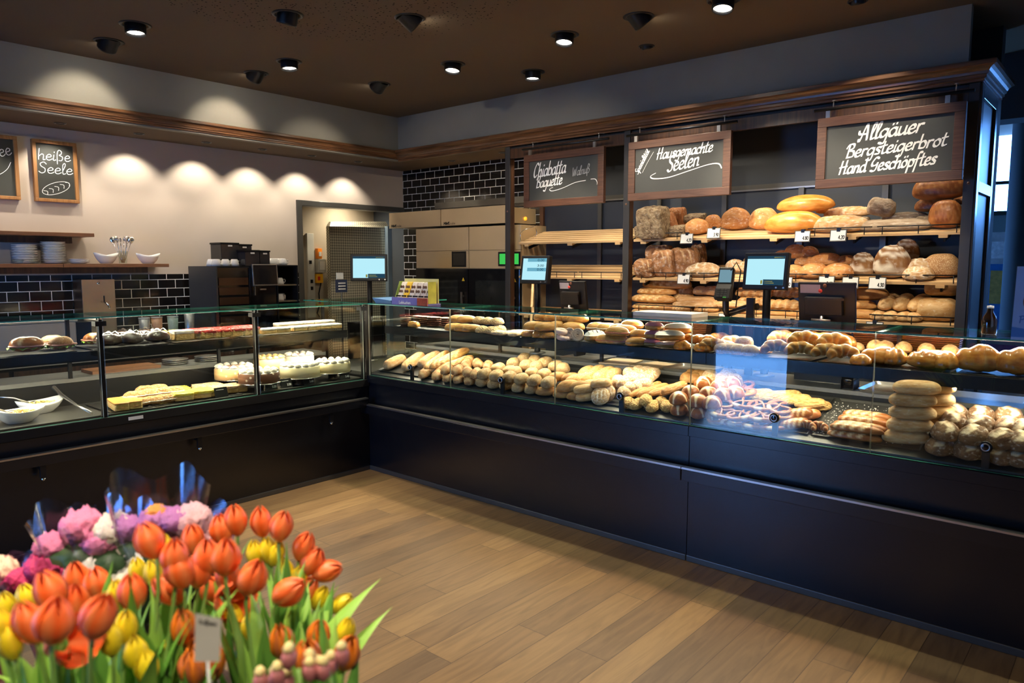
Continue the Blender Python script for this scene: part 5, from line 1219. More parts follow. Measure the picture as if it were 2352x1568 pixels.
def split_top(t, a, x, y, z, r):
    if sin(a) < 0.1: return 0, 0
    d = abs(y - 0.06 * sin(5 * t)); e = abs(d - 0.17)
    return (0.10 * max(0, 1 - e / 0.06) - (0.05 if d < 0.1 else 0), 0.9 if d < 0.13 and abs(t) < 0.8 else 0)
def spiral_flour(t, a, x, y, z, r):
    rr = hypot(x, y); s_ = sin(rr * 42 - atan2(y, x) * 1.0 + 2.0 * noise.noise(Vector((x * 5, y * 5, z * 5))))
    return (0.012 * s_, max(0, 0.85 * s_ + 0.2) if z > -0.05 else 0.3)
def dimples(t, a, x, y, z, r):
    v = sin(t * 26) * sin(a * 9 + (0.5 if int(t * 8.2) % 2 else 0)); return (-0.03 * max(0, v), 0.5 * max(0, -v) * (sin(a) > 0))
def ridge(n, amp): return lambda t, a, x, y, z, r: (amp * (abs(sin(n * pi * (t + 1) / 2)) - 0.5), 0.55 * (1 - abs(sin(n * pi * (t + 1) / 2))) ** 2)
def screw(n, amp): return lambda t, a, x, y, z, r: (amp * sin(n * pi * t + 2 * a), 0.5 * max(0, -sin(n * pi * t + 2 * a)))
def kernels(t, a, x, y, z, r): return (0.02 * sin(t * 31 + a * 3) * sin(a * 11), 0)

def plait(t, a, x, y, z, r):
    v = sin(5.5 * t + 1.6 * cos(a)); w_ = sin(5.5 * t - 1.6 * cos(a) + 1.5)
    return (0.11 * max(v, w_) - 0.05, 0.45 * max(0, -max(v, w_) - 0.1))
KM = {}
KM['roll'] = [mk('roll', B_GOLD, body(2.0, 2.0, 0.25, seed=s)) for s in (1, 2)]
KM['seed_brown'] = [mk('seeded_roll', B_SEEDB, body(2.6, 2.4, 0.3, lump=0.14, ls=4, seed=s, fn=screw(2, 0.05))) for s in (1, 2)]
KM['seed_grey'] = [mk('grain_roll', B_SEEDG, body(3.2, 2.8, 0.35, lump=0.08, seed=s, sq=0.85)) for s in (1, 2)]
KM['seed_oval'] = [mk('seeded_oval_roll', B_SEEDO, body(1.9, 1.9, 0.28, lump=0.05, seed=s, nu=22)) for s in (1, 2)]
KM['sesame'] = [mk('sesame_roll', B_SESAME, body(2.0, 2.0, 0.28, lump=0.05, seed=s, nu=22, fn=slash([0], 3, 0.10, 0.05))) for s in (1, 2)]
KM['white_roll'] = [mk('ciabatta_roll', B_WHITE, body(3.2, 3.0, 0.35, lump=0.09, seed=s, sq=0.9)) for s in (1, 2, 3)]
KM['ciabatta'] = [mk('ciabatta', B_CIAB, body(4.0, 3.0, 0.35, lump=0.12, ls=2.6, seed=s, nu=22)) for s in (1, 2)]
KM['baguette'] = [mk('baguette', B_BAG, body(3.5, 2.4, 0.3, nu=44, fn=slash([-.6, -.3, 0, .3, .6], 0.45, 0.09, 0.07), lump=0.06, seed=s)) for s in (1, 2)]
KM['stick'] = [mk('bread_stick', B_BAG, body(4.5, 2.6, 0.3, nu=26, lump=0.10, ls=4, seed=s)) for s in (1, 2)]
KM['blond'] = [mk('blond_long_roll', B_BLOND, body(3.0, 2.6, 0.38, nu=22, lump=0.05, seed=s)) for s in (1, 2)]
KM['laugen_roll'] = [mk('pretzel_roll', B_LAUGE, body(2.1, 2.1, 0.28, nu=34, nv=34, fn=cross_cut, seed=1))]
KM['laugen_stick'] = [mk('pretzel_stick', B_PRETZ, body(3.2, 2.4, 0.3, nu=40, fn=slash([-.55, -.2, .15, .5], 0.3, 0.11, 0.05), seed=s)) for s in (1, 2)]
KM['cheese_roll'] = [mk('cheese_roll', B_CHEESE, body(2.8, 2.4, 0.3, lump=0.16, ls=4, seed=s)) for s in (1, 2)]
KM['rustic'] = [mk('rustic_roll', B_RUST, body(2.1, 2.1, 0.3, nu=30, nv=28, fn=split_top, lump=0.10, seed=s)) for s in (1, 2, 3)]
KM['bark_loaf'] = [mk('bark_loaf', B_BARK, body(12.0, 8.0, 0.45, nu=22, nv=28, lump=0.10, ls=5, sq=0.42, seed=s)) for s in (1, 2)]
KM['red_loaf'] = [mk('red_brown_loaf', B_REDB, body(12.0, 8.0, 0.45, nu=30, lump=0.05, sq=0.45, seed=s, fn=slash([-.2, .25], 0.7, 0.06, 0.05))) for s in (1, 2)]
KM['brown_loaf'] = [mk('cracked_brown_loaf', B_BROWNR, body(7.0, 5.0, 0.45, nu=34, nv=26, lump=0.12, ls=4, sq=0.6, seed=s, fn=slash([-.5, -.05, .45], -0.7, 0.08, 0.06))) for s in (1, 2)]
KM['pale_loaf'] = [mk('round_pale_loaf', B_ORANGE, body(2.0, 2.0, 0.25, lump=0.08, seed=s)) for s in (1, 2)]
KM['gloss_loaf'] = [mk('glossy_oval_loaf', B_GLOSS, body(2.2, 2.0, 0.3, nu=26, lump=0.03, seed=s)) for s in (1, 2)]
KM['slash_loaf'] = [mk('slashed_loaf', crust('pale_floured_crust', (0.60, 0.38, 0.19), (0.48, 0.26, 0.11), (0.50, 0.22, 0.07), 0.28, rough=0.75), body(2.4, 2.2, 0.3, nu=48, nv=24, fn=slash([-.55, -.25, .05, .35, .62], 0.25, 0.07, 0.08), seed=1))]
KM['flour_loaf'] = [mk('floured_loaf', B_WHITE, body(2.2, 2.1, 0.28, nu=32, fn=slash([-.4, 0, .4], 1.2, 0.05, 0.05), seed=s)) for s in (1, 2)]
KM['grey_loaf'] = [mk('grey_bark_baguette', B_GREY, body(4.0, 3.0, 0.38, nu=26, lump=0.10, ls=5, seed=s)) for s in (1, 2)]
KM['dimple'] = [mk('dimpled_dark_loaf', B_DIMPLE, body(2.6, 2.3, 0.32, nu=44, nv=44, fn=dimples, lump=0.02, seed=1))]
KM['swirl_loaf'] = [mk('swirl_loaf', B_SWIRL, body(2.0, 2.0, 0.3, nu=40, nv=40, fn=spiral_flour, lump=0.04, seed=1))]
KM['orange_loaf'] = [mk('orange_brown_loaf', B_ORANGE, body(2.1, 2.1, 0.3, lump=0.04, seed=s)) for s in (1, 2)]
KM['seed_loaf'] = [mk('seed_crusted_loaf', B_SEEDL, body(2.4, 2.2, 0.3, nu=24, lump=0.06, seed=1))]
KM['seed_long'] = [mk('seeded_long_loaf', B_SEEDO, body(2.8, 2.2, 0.3, nu=26, lump=0.07, seed=s)) for s in (1, 2)]
KM['blond_loaf'] = [mk('blond_square_loaf', B_BLOND, body(4.0, 3.4, 0.42, nu=22, lump=0.05, sq=0.8, seed=1))]
KM['twist'] = [mk('twisted_stick', B_BAG, body(3.5, 2.4, 0.35, nu=40, fn=screw(5, 0.13), lump=0.05, seed=s)) for s in (1, 2)]
KM['bun'] = [mk('soft_bun', B_BUN, body(2.6, 2.4, 0.3, nu=20, lump=0.03, seed=s)) for s in (1, 2)]
KM['flat_pastry'] = [mk('dusted_pastry', crust('sugar_dusted_pastry', (0.70, 0.45, 0.17), (0.56, 0.30, 0.08), CREAM, 0.75, rough=0.7, bump=0.4), body(4.5, 3.5, 0.4, lump=0.10, ls=5, seed=s)) for s in (1, 2)]
KM['streusel_bun'] = [mk('streusel_bun', crust('streusel_bun_top', (0.72, 0.50, 0.22), (0.56, 0.32, 0.11), CREAM, 0.4, rough=0.8, bump=0.8, ns=9), body(2.4, 2.2, 0.3, lump=0.15, ls=7, seed=s)) for s in (1, 2)]
KM['fruit_pastry'] = [mk('fruit_pastry', crust('jam_pastry', (0.68, 0.30, 0.05), (0.50, 0.20, 0.03), (0.85, 0.45, 0.05), 0.1, rough=0.25, bump=0.3), body(3.0, 2.6, 0.35, nu=24, fn=slash([0], 2, 0.25, 0.1), lump=0.08, seed=s)) for s in (1, 2)]
KM['almond_bun'] = [mk('brioche_braid_bun', B_BRIOCHE, body(2.3, 2.2, 0.3, nu=40, nv=32, fn=plait, lump=0.05, seed=s)) for s in (1, 2)]
KM['brioche'] = [mk('plaited_brioche', B_BRIOCHE, body(2.2, 2.1, 0.3, nu=44, nv=36, fn=plait, lump=0.05, seed=s)) for s in (1, 2)]
KM['cookie'] = [mk('chocolate_biscuit', B_CHOC, body(2.0, 2.0, 0.5, nu=14, nv=16, lump=0.02, seed=1))]
KM['potato_roll'] = [mk('plain_round_roll', B_BLOND, body(2.0, 2.0, 0.3, lump=0.04, seed=s)) for s in (1, 2)]

def croissant_mesh(seed):
    m = MB(); rings = []; pale = []; nu, nv = 56, 18
    for i in range(nu + 1):
        u = -1 + 2 * i / nu; th = u * 1.75
        cx, cy = 0.36 * sin(th), 0.30 * (cos(th)) - 0.05
        r = 0.19 * (max(0.0, 1 - abs(u) ** 2.1) ** 0.62) + 0.012
        s_ = abs(sin(4.5 * pi * (u + 1) / 2 * 1.0 + 0.0)) ; r *= 0.90 + 0.16 * s_
        nx, ny = sin(th), cos(th); ring = []
        for j in range(nv):
            a = 2 * pi * j / nv
            ring.append((cx + nx * r * cos(a), cy + ny * r * cos(a), max(0, (0.30 + r * 2.6 * sin(a) if sin(a) > 0 else 0.30 + r * 1.6 * sin(a))) ))
            pale.append(0.7 * (1 - s_) ** 3)
        rings.append(ring)
    m.smooth = True; m.rings(rings, True, True)
    return m, pale
KM['croissant'] = [mk('croissant', B_CROIS, croissant_mesh(1))]
KM['laugen_croissant'] = [mk('pretzel_croissant', B_LAUGE, croissant_mesh(2))]
def pretzel_mesh():
    P = [(.20, -.36, .30), (.08, -.12, .34), (-.06, .05, .42), (-.24, .30, .22), (-.42, .24, .2), (-.5, 0, .2), (-.38, -.30, .2), (0, -.42, .22), (.38, -.30, .2), (.5, 0, .2), (.42, .24, .2), (.24, .30, .22), (.06, .05, .30), (-.08, -.12, .38), (-.20, -.36, .34)]
    R = [.035, .04, .045, .055, .06, .065, .085, .105, .085, .065, .06, .055, .045, .04, .035]
    pts, rad = [], []
    for i in range(len(P) - 1):
        p0, p1, p2, p3 = P[max(i - 1, 0)], P[i], P[i + 1], P[min(i + 2, len(P) - 1)]
        for k in range(5):
            t = k / 5; t2 = t * t; t3 = t2 * t
            pts.append(tuple(0.5 * (2 * p1[j] + (p2[j] - p0[j]) * t + (2 * p0[j] - 5 * p1[j] + 4 * p2[j] - p3[j]) * t2 + (3 * p1[j] - p0[j] - 3 * p2[j] + p3[j]) * t3) for j in range(3)))
            rad.append(R[i] + (R[i + 1] - R[i]) * t)
    pts.append(P[-1]); rad.append(R[-1])
    m = MB(); m.tube([(a, b, c * 0.4) for a, b, c in pts], rad, 10)
    # unit height 1 becomes the real height by scaling
    zs = [v[2] for v in m.v]; lo, hi = min(zs), max(zs)
    m.v = [(x, y, (z - lo) / (hi - lo)) for x, y, z in m.v]
    pale = [1.0 if (abs(x) < 0.16 and y < -.36 and z > 0.45) else 0.0 for x, y, z in m.v]
    return m, pale
KM['pretzel'] = [mk('pretzel', B_PRETZ, pretzel_mesh())]
def snail_mesh():
    m = MB(); pts = []
    for i in range(70):
        a = i * 0.27; r = 0.03 + 0.37 * i / 69; pts.append((r * cos(a), r * sin(a), 0.5))
    m.tube(pts, 0.082, 8, squash=5.5)
    lo = min(v[2] for v in m.v); hi = max(v[2] for v in m.v)
    m.v = [(x, y, (z - lo) / (hi - lo)) for x, y, z in m.v]
    return m, [0.35 if 0.75 < z else 0 for x, y, z in m.v]
KM['snail'] = [mk('pastry_snail', crust('iced_snail_crust', (0.62, 0.36, 0.16), (0.50, 0.26, 0.10), (0.80, 0.66, 0.52), rough=0.35), snail_mesh())]
def ring_mesh():
    m = MB(); rs = []
    for i in range(28):
        t = 2 * pi * i / 28; rs.append([((0.33 + 0.17 * cos(a)) * cos(t), (0.33 + 0.17 * cos(a)) * sin(t), 0.5 + 0.5 * sin(a)) for a in (2 * pi * j / 12 for j in range(12))])
    rs.append(rs[0]); m.smooth = True; m.rings(rs, True, False)
    return m, [0.0] * len(m.v)
KM['ring'] = [mk('iced_ring', mat('pale_pink_glaze', (0.78, 0.55, 0.46), 0.3), ring_mesh())]
def slab(m_, name, lump=0.02, ls=6, seed=0, sq=0.35): return mk(name, m_, body(9.0, 9.0, 0.5, nu=16, nv=24, lump=lump, ls=ls, sq=sq, seed=seed))

# compound goods: a root mesh with parts as children
def compound(name, root_mesh, parts):
    r = bpy.data.objects.new(name, root_mesh)
    return r, parts
def top_cap(m_, name, z0=0.55, grow=1.03, p=2.6, q=2.4, lump=0.03, seed=3):
    """thin shell over the upper part of a bun"""
    mb, _ = body(p, q, 0.3, nu=18, nv=18, lump=lump, seed=seed)
    mb.v = [(x * grow, y * grow, max(z, z0) * 1.02) for x, y, z in mb.v]
    return mb.mesh(name, [m_])
ICE_WHITE = top_cap(M_SUGAR, 'icing'); ICE_PINK = top_cap(M_PINK, 'icing'); ICE_CHOC = top_cap(M_CHOCO, 'icing')
def fill_band(m_, name):
    mb, _ = body(2.8, 2.6, 0.5, nu=18, nv=18, lump=0.08, ls=8)
    mb.v = [(x * 1.04, y * 1.05, 0.30 + z * 0.22) for x, y, z in mb.v]
    return mb.mesh(name, [m_])
FILL_RED = fill_band(mat('red_filling', (0.45, 0.08, 0.04), 0.4, var=0.4, scale=30), 'filling'); FILL_CREAM = fill_band(M_CREAM, 'filling'); FILL_BEAN = fill_band(mat('dark_filling', (0.10, 0.05, 0.03), 0.5, var=0.5, scale=40), 'filling')
def stripes_mesh():
    m = MB()
    for i in range(5):
        t = -0.36 + i * 0.18; y0 = 0.47 * (1 - abs(2 * t) ** 2.6) ** 0.42; n = 9
        rs = [[(t + dx, y0 * cos(pi * j / (n - 1)), 0.32 + 0.72 * (1 - abs(2 * t) ** 2.6) ** 0.42 * sin(pi * j / (n - 1)) + 0.012) for j in range(n)] for dx in (-0.028, 0.028)]
        m.rings(rs, False, False)
    return m.mesh('chocolate_stripes', [M_CHOCO])
STRIPES = stripes_mesh()
COMPOUND = {'iced_bun': ('bun', [('icing', ICE_WHITE)]), 'pink_bun': ('bun', [('icing', ICE_PINK)]), 'striped_bun': ('bun', [('icing', ICE_WHITE), ('chocolate_stripes', STRIPES)]),
            'red_bun': ('bun', [('filling', FILL_RED)]), 'cream_bun': ('bun', [('filling', FILL_CREAM)]), 'bean_bun': ('bun', [('filling', FILL_BEAN)])}
KIND_NAME = {'iced_bun': 'iced_bun', 'pink_bun': 'pink_iced_bun', 'striped_bun': 'striped_iced_bun', 'red_bun': 'filled_bun', 'cream_bun': 'cream_bun', 'bean_bun': 'filled_bun'}
_cnt = {}
def put_good(kind, label, cat, group, x, y, z, L_, W_, H_, rz=0.0, rx=0.0, ry=0.0):
    """one piece: kind of mesh, base point, size and turn (degrees)"""
    i = _cnt[kind] = _cnt.get(kind, 0) + 1
    base, parts = COMPOUND.get(kind, (kind, []))
    me = KM[base][i % len(KM[base])]
    o = bpy.data.objects.new(KIND_NAME.get(kind, me.name.split('.')[0]), me)
    COL.objects.link(o)
    o.location = (x, y, z); o.scale = (L_, W_, H_); o.rotation_euler = (radians(rx), radians(ry), radians(rz))
    tag(o, label, cat, group)
    for nm, pm_ in parts:
        c = bpy.data.objects.new(nm, pm_); COL.objects.link(c); c.parent = o
    return o
# cake slices, sandwiches, wrapped sweets
def slab_mb(lump=0.02, ls=6, seed=0, grow=1.0):
    mb, pl = body(14.0, 14.0, 0.5, nu=14, nv=24, lump=lump, ls=ls, sq=0.25, seed=seed)
    return mb, pl
KM['slab'] = [mk('cake_slice', B_CAKE, slab_mb())]
def top_slab(m_, name='topping', lump=0.25, ls=9, z0=0.72, z1=1.15):
    mb, pl = body(10.0, 10.0, 0.3, nu=26, nv=36, lump=lump, ls=ls, sq=0.35)
    mb.v = [(x * 1.03, y * 1.03, z0 + max(0, z) * (z1 - z0)) for x, y, z in mb.v]
    return mb.mesh(name, [m_])
COMPOUND['white_slice'] = ('slab', [('icing', top_slab(M_SUGAR, 'icing', 0.08))])
COMPOUND['berry_slice'] = ('slab', [('topping', top_slab(M_BERRY))])
COMPOUND['yellow_slice'] = ('slab', [('topping', top_slab(M_YEL))])
COMPOUND['orange_slice'] = ('slab', [('topping', top_slab(mat('caramel_glaze', (0.66, 0.30, 0.07), 0.3, var=0.15), lump=0.03, z0=0.85, z1=1.05)), ('jam_layer', fill_band(mat('jam_layer', (0.5, 0.2, 0.08), 0.4), 'jam_layer'))])
COMPOUND['streusel_slice'] = ('slab', [('topping', top_slab(B_STREU))])
KM['sugar_bun'] = [mk('sugar_dusted_eclair', crust('sugar_dusted_choux', (0.58, 0.31, 0.10), (0.42, 0.18, 0.04), CREAM, 0.35, rough=0.7, bump=0.5, ns=6), body(2.6, 2.4, 0.3, nu=20, lump=0.10, ls=5, seed=s)) for s in (1, 2)]
COMPOUND['cream_puff'] = ('sugar_bun', [('cream_filling', fill_band(M_CREAM, 'cream_filling'))])
def leaf_ruffle():
    m = MB(); n = 40; rs = []
    for k in (0.80, 1.0, 1.16):
        rs.append([(0.5 * k * cos(2 * pi * j / n), 0.5 * k * sin(2 * pi * j / n), 0.34 + (0.10 * sin(j * 1.9) - 0.10) * (k - 0.8) * 2.4) for j in range(n)])
    m.smooth = True; m.rings(rs, True, False)
    return m.mesh('lettuce', [M_LEAF])
LETT = leaf_ruffle(); HAM = top_slab(M_HAM, 'ham', 0.12, 6, 0.36, 0.46)
KM['sand_laugen'] = [mk('sandwich', B_PRETZ, body(2.4, 2.3, 0.42, lump=0.05, fn=slash([0], 0.4, 0.18, 0.06), nu=30)), mk('sandwich', B_SEEDG, body(2.4, 2.3, 0.42, lump=0.06)), mk('sandwich', B_SEEDB, body(2.4, 2.3, 0.42, lump=0.06))]
COMPOUND['sandwich'] = ('sand_laugen', [('lettuce', LETT), ('ham', HAM)])
_cnt['sandwich'] = 2
KM['choc_dome'] = [mk('wrapped_chocolate_dome', M_CHOCO, body(2.4, 2.4, 0.3, lump=0.06))]
fm, _ = body(2.6, 2.6, 0.3, lump=0.30, ls=6, nu=22, nv=26)
fm.v = [(x * 1.16, y * 1.16, z * 1.12) for x, y, z in fm.v]
COMPOUND['parcel'] = ('choc_dome', [('film', fm.mesh('film', [M_FILM]))])

# ------------------------------------------------------------------ the goods, piece by piece: x, y, z, length, width, height, turns
GOODS = [
 ('ciabatta', 'bread', 'ciabatta loaves in the corner of the bread case', 'floury ciabatta loaf at the corner end of the case, {n} from the left', [('', [(.18,-.119,.819,.2,.105,.075,-5,0,-17), (.229,-.282,.834,.273,.105,.075,15,0,-17), (.289,-.402,.853,.238,.105,.075,6,0,-17)])]),
 ('baguette', 'bread', 'baguettes beside the ciabatta', 'pale baguette lying front to back beside the ciabatta, {n} from the left', [('', [(.245,-.528,.869,.337,.07,.06,12,0,-17), (.234,-.663,.836,.365,.05,.045,-37,0,-14), (.266,-.649,.891,.382,.085,.065,-7,0,-17), (.258,-.709,.863,.324,.06,.05,-20,0,-16)])]),
 ('seed_brown', 'bread roll', 'brown seeded rolls', 'brown seeded roll between baguettes and grey rolls, {row} layer, {n} from the left', [('bottom', [(.085,-.564,.79,.135,.085,.06,30,-8,-15), (.085,-.703,.79,.135,.085,.06,42,-11,-13), (.085,-.819,.79,.135,.085,.06,35,-10,-14), (.085,-.922,.79,.135,.085,.06,44,-12,-12), (.085,-1.032,.79,.135,.085,.06,45,-12,-12)]),
   ('top', [(.085,-.801,.842,.125,.08,.06,23,-7,-16), (.095,-.904,.845,.125,.08,.06,21,-6,-16), (.088,-1.011,.843,.125,.08,.06,53,-14,-10), (.085,-1.095,.842,.125,.08,.06,30,-9,-15)]),
   ('back', [(.235,-.85,.856,.125,.08,.065,53,-14,-10), (.295,-.819,.875,.125,.08,.065,29,-8,-15), (.284,-.924,.871,.125,.08,.065,60,-15,-9), (.268,-1.039,.866,.125,.08,.065,39,-11,-13)])]),
 ('seed_grey', 'bread roll', 'grey grain rolls', 'grey grain-crusted roll in the big heap, {row} row, {n} from the left', [('bottom', [(.085,-1.16,.79,.098,.092,.062,-2,1,-17), (.085,-1.268,.79,.098,.092,.062,11,-3,-17), (.085,-1.376,.79,.098,.092,.062,-28,8,-15), (.085,-1.486,.79,.098,.092,.062,11,-3,-17), (.085,-1.593,.79,.098,.092,.062,29,-8,-15)]),
   ('second', [(.085,-1.174,.844,.1,.095,.064,2,-1,-17), (.085,-1.285,.844,.1,.095,.064,19,-6,-16), (.085,-1.401,.844,.1,.095,.064,14,-4,-17), (.085,-1.506,.844,.1,.095,.064,-35,10,-14), (.085,-1.616,.844,.1,.095,.064,21,-6,-16), (.085,-1.733,.844,.1,.095,.064,7,-2,-17)]),
   ('third', [(.224,-1.177,.868,.1,.095,.064,-16,5,-17), (.204,-1.297,.862,.1,.095,.064,18,-5,-16), (.201,-1.35,.861,.1,.095,.064,-38,10,-14), (.211,-1.489,.864,.1,.095,.064,29,-8,-15), (.218,-1.586,.866,.1,.095,.064,-2,1,-17)]),
   ('top', [(.312,-1.238,.9,.1,.095,.064,30,-9,-15), (.398,-1.264,.927,.1,.095,.064,17,-5,-16), (.307,-1.361,.898,.1,.095,.064,24,-7,-16), (.381,-1.375,.921,.1,.095,.064,34,-10,-14), (.304,-1.454,.898,.1,.095,.064,30,-9,-15), (.378,-1.472,.92,.1,.095,.064,-8,3,-17), (.342,-1.592,.909,.1,.095,.064,-4,1,-17), (.315,-1.674,.901,.1,.095,.064,35,-10,-14)])]),
 ('seed_oval', 'bread roll', 'golden oval rolls with seeds', 'golden oval seeded roll right of the grey heap, {row} layer, {n} from the left', [('bottom', [(.085,-1.715,.79,.15,.078,.06,-68,16,-6), (.085,-1.855,.79,.15,.078,.06,-68,16,-6), (.086,-1.961,.79,.15,.078,.06,-67,16,-7)]),
   ('second', [(.091,-1.883,.843,.15,.08,.062,-55,14,-10), (.099,-1.972,.846,.15,.08,.062,-63,15,-8)]),
   ('third', [(.212,-1.706,.864,.14,.08,.062,-59,15,-9), (.223,-1.81,.867,.14,.08,.062,-66,16,-7), (.215,-1.896,.865,.14,.08,.062,-62,15,-8)]),
   ('outer', [(.085,-1.882,.83,.15,.08,.062,-62,15,-8), (.112,-1.89,.838,.15,.08,.062,-62,15,-8)])]),
 ('sesame', 'bread roll', 'pale sesame rolls', 'pale sesame-topped roll behind the oval rolls, {row} row, {n} from the left', [('front', [(.192,-1.86,.863,.14,.08,.062,-42,11,-13), (.21,-1.888,.868,.14,.08,.062,-48,13,-11), (.151,-2.003,.85,.14,.08,.062,-48,13,-11)]),
   ('rear', [(.335,-1.851,.897,.15,.085,.065,-16,5,-17), (.29,-1.906,.883,.15,.085,.065,-28,8,-15), (.361,-1.915,.905,.15,.085,.065,-10,3,-17), (.298,-1.986,.886,.15,.085,.065,-16,5,-17), (.356,-1.992,.903,.15,.085,.065,-11,3,-17), (.346,-2.049,.9,.15,.085,.065,-8,2,-17)])]),
 ('blond', 'bread roll', 'smooth golden rolls near the third clamp', 'smooth golden long roll beside the floury slices, {n} from the left', [('', [(.085,-2.006,.835,.13,.075,.055,-60,15,-9), (.085,-2.023,.79,.13,.075,.055,-60,15,-9), (.124,-2.104,.877,.13,.075,.055,-60,15,-9)])]),
 ('white_roll', 'bread roll', 'floury white rolls', 'floury white roll near the third clamp, {row} in its heap, {n} from the left', [('lower', [(.157,-2.251,.832,.1,.085,.06,36,-10,-14), (.2,-2.266,.855,.1,.085,.06,47,-13,-12), (.228,-2.295,.864,.1,.085,.06,7,-2,-17), (.266,-2.328,.881,.1,.085,.06,57,-14,-9)]),
   ('upper', [(.233,-2.16,.881,.105,.085,.06,36,-10,-14), (.223,-2.204,.877,.105,.085,.06,13,-4,-17), (.277,-2.207,.894,.105,.085,.06,-5,1,-17), (.305,-2.237,.903,.105,.085,.06,58,-15,-9), (.296,-2.289,.9,.105,.085,.06,69,-16,-6), (.325,-2.318,.909,.105,.085,.06,-3,1,-17)]),
   ('top', [(.345,-2.175,.92,.105,.09,.06,54,-14,-10), (.375,-2.21,.929,.105,.09,.06,23,-7,-16), (.376,-2.262,.93,.105,.09,.06,2,-1,-17), (.367,-2.319,.927,.105,.09,.06,14,-4,-17)])]),
 ('flour_loaf', 'bread', 'floury round flats', 'floury round flat bread tilted against the heap by the third clamp, {n} from the left', [('', [(.085,-2.125,.825,.115,.115,.032,-72,62,0), (.126,-2.14,.838,.115,.115,.032,-72,62,0), (.195,-2.143,.859,.115,.115,.032,-72,62,0)])]),
 ('stick', 'bread stick', 'thin bread sticks', 'thin bread stick lying diagonally by the cheese rolls, {n} from the left', [('', [(.225,-2.349,.863,.245,.04,.035,-23,0,-16), (.222,-2.403,.862,.217,.045,.04,-31,0,-15), (.238,-2.467,.867,.199,.045,.04,-35,0,-14), (.254,-2.497,.862,.142,.05,.04,-42,0,-13), (.215,-2.549,.89,.175,.05,.045,-28,0,-15)])]),
 ('cheese_roll', 'bread roll', 'cheese-topped rolls', 'cheese-crusted roll at the front between clamp and pretzel rolls, {n} from the left', [('', [(.085,-2.323,.79,.1,.075,.055,27,-8,-15), (.085,-2.378,.79,.1,.075,.055,-7,2,-17), (.085,-2.441,.82,.1,.075,.055,33,-9,-14), (.085,-2.485,.79,.1,.075,.055,10,-3,-17), (.139,-2.511,.807,.1,.075,.055,43,-12,-13), (.107,-2.563,.796,.1,.075,.055,49,-13,-11)])]),
 ('laugen_roll', 'pretzel roll', 'round pretzel rolls with a white cross', 'dark round pretzel roll with white cross, {row} row, {n} from the left', [('bottom', [(.085,-2.653,.79,.1,.1,.068,20,-6,-16), (.085,-2.774,.79,.1,.1,.068,50,-13,-11), (.085,-2.864,.79,.1,.1,.068,9,-3,-17)]),
   ('second', [(.085,-2.647,.85,.105,.105,.07,-7,2,-17), (.085,-2.763,.85,.105,.105,.07,14,-4,-17), (.085,-2.845,.85,.105,.105,.07,-9,3,-17)]),
   ('third', [(.174,-2.672,.877,.105,.105,.07,22,-6,-16), (.182,-2.776,.88,.105,.105,.07,34,-10,-14), (.185,-2.857,.881,.105,.105,.07,47,-13,-12), (.226,-2.91,.893,.105,.105,.07,19,-6,-16)]),
   ('top', [(.274,-2.698,.918,.105,.105,.07,-17,5,-16), (.261,-2.803,.914,.105,.105,.07,32,-9,-15), (.312,-2.853,.93,.105,.105,.07,-1,0,-17)])]),
 ('seed_oval', 'bread roll', 'corn rolls', 'yellowish corn roll behind the pretzel rolls, {n} from the left', [('', [(.409,-2.526,.92,.1,.085,.06,28,-8,-15), (.455,-2.531,.934,.1,.085,.06,24,-7,-16), (.411,-2.578,.921,.1,.085,.06,1,0,-17), (.455,-2.574,.934,.1,.085,.06,-7,2,-17), (.45,-2.611,.933,.1,.085,.06,-2,1,-17)])]),
 ('white_roll', 'bread roll', 'pale salted rolls', 'pale salted roll heaped behind the pretzels, {n} from the left', [('', [(.389,-2.687,.934,.115,.1,.07,29,-8,-15), (.378,-2.77,.93,.115,.1,.07,26,-7,-15), (.43,-2.777,.947,.115,.1,.07,27,-8,-15), (.375,-2.838,.929,.115,.1,.07,24,-7,-16)])]),
 ('pretzel', 'pretzel', 'pretzels', 'brown pretzel in the pile before the fourth clamp, {row} layer, {n} from the left', [('bottom', [(.085,-2.907,.79,.15,.13,.035,-59,15,-9), (.085,-2.981,.79,.15,.13,.035,-90,17,0), (.085,-3.078,.79,.15,.13,.035,-95,17,1), (.095,-3.172,.793,.15,.13,.035,-75,17,-5), (.158,-3.211,.812,.15,.13,.035,-108,16,5)]),
   ('second', [(.085,-2.902,.825,.15,.13,.035,-108,16,5), (.085,-3.01,.825,.15,.13,.035,-47,13,-12), (.097,-3.113,.829,.15,.13,.035,-88,17,-1), (.134,-3.179,.84,.15,.13,.035,-86,17,-1)]),
   ('third', [(.162,-2.878,.864,.15,.13,.035,-144,10,14), (.18,-2.979,.869,.15,.13,.035,-108,16,5), (.174,-3.088,.867,.15,.13,.035,-93,17,1), (.18,-3.176,.869,.15,.13,.035,-143,10,14)]),
   ('top', [(.27,-2.808,.897,.15,.13,.035,-70,16,-6), (.388,-2.79,.934,.15,.13,.035,-69,16,-6), (.269,-2.882,.897,.15,.13,.035,-68,16,-6), (.377,-2.869,.93,.15,.13,.035,-83,17,-2), (.318,-2.918,.912,.15,.13,.035,-120,15,8)])]),
 ('cheese_roll', 'bread stick', 'cheese sticks behind the pretzels', 'golden cheese stick behind the pretzels, {n} from the left', [('', [(.341,-2.998,.889,.16,.07,.05,-62,15,-8), (.341,-3.072,.889,.16,.07,.05,-67,16,-7), (.359,-3.141,.895,.16,.07,.05,-62,15,-8), (.328,-3.202,.885,.16,.07,.05,-61,15,-8), (.305,-3.287,.878,.16,.07,.05,-73,16,-5), (.327,-3.304,.865,.16,.07,.05,-72,16,-5)])]),
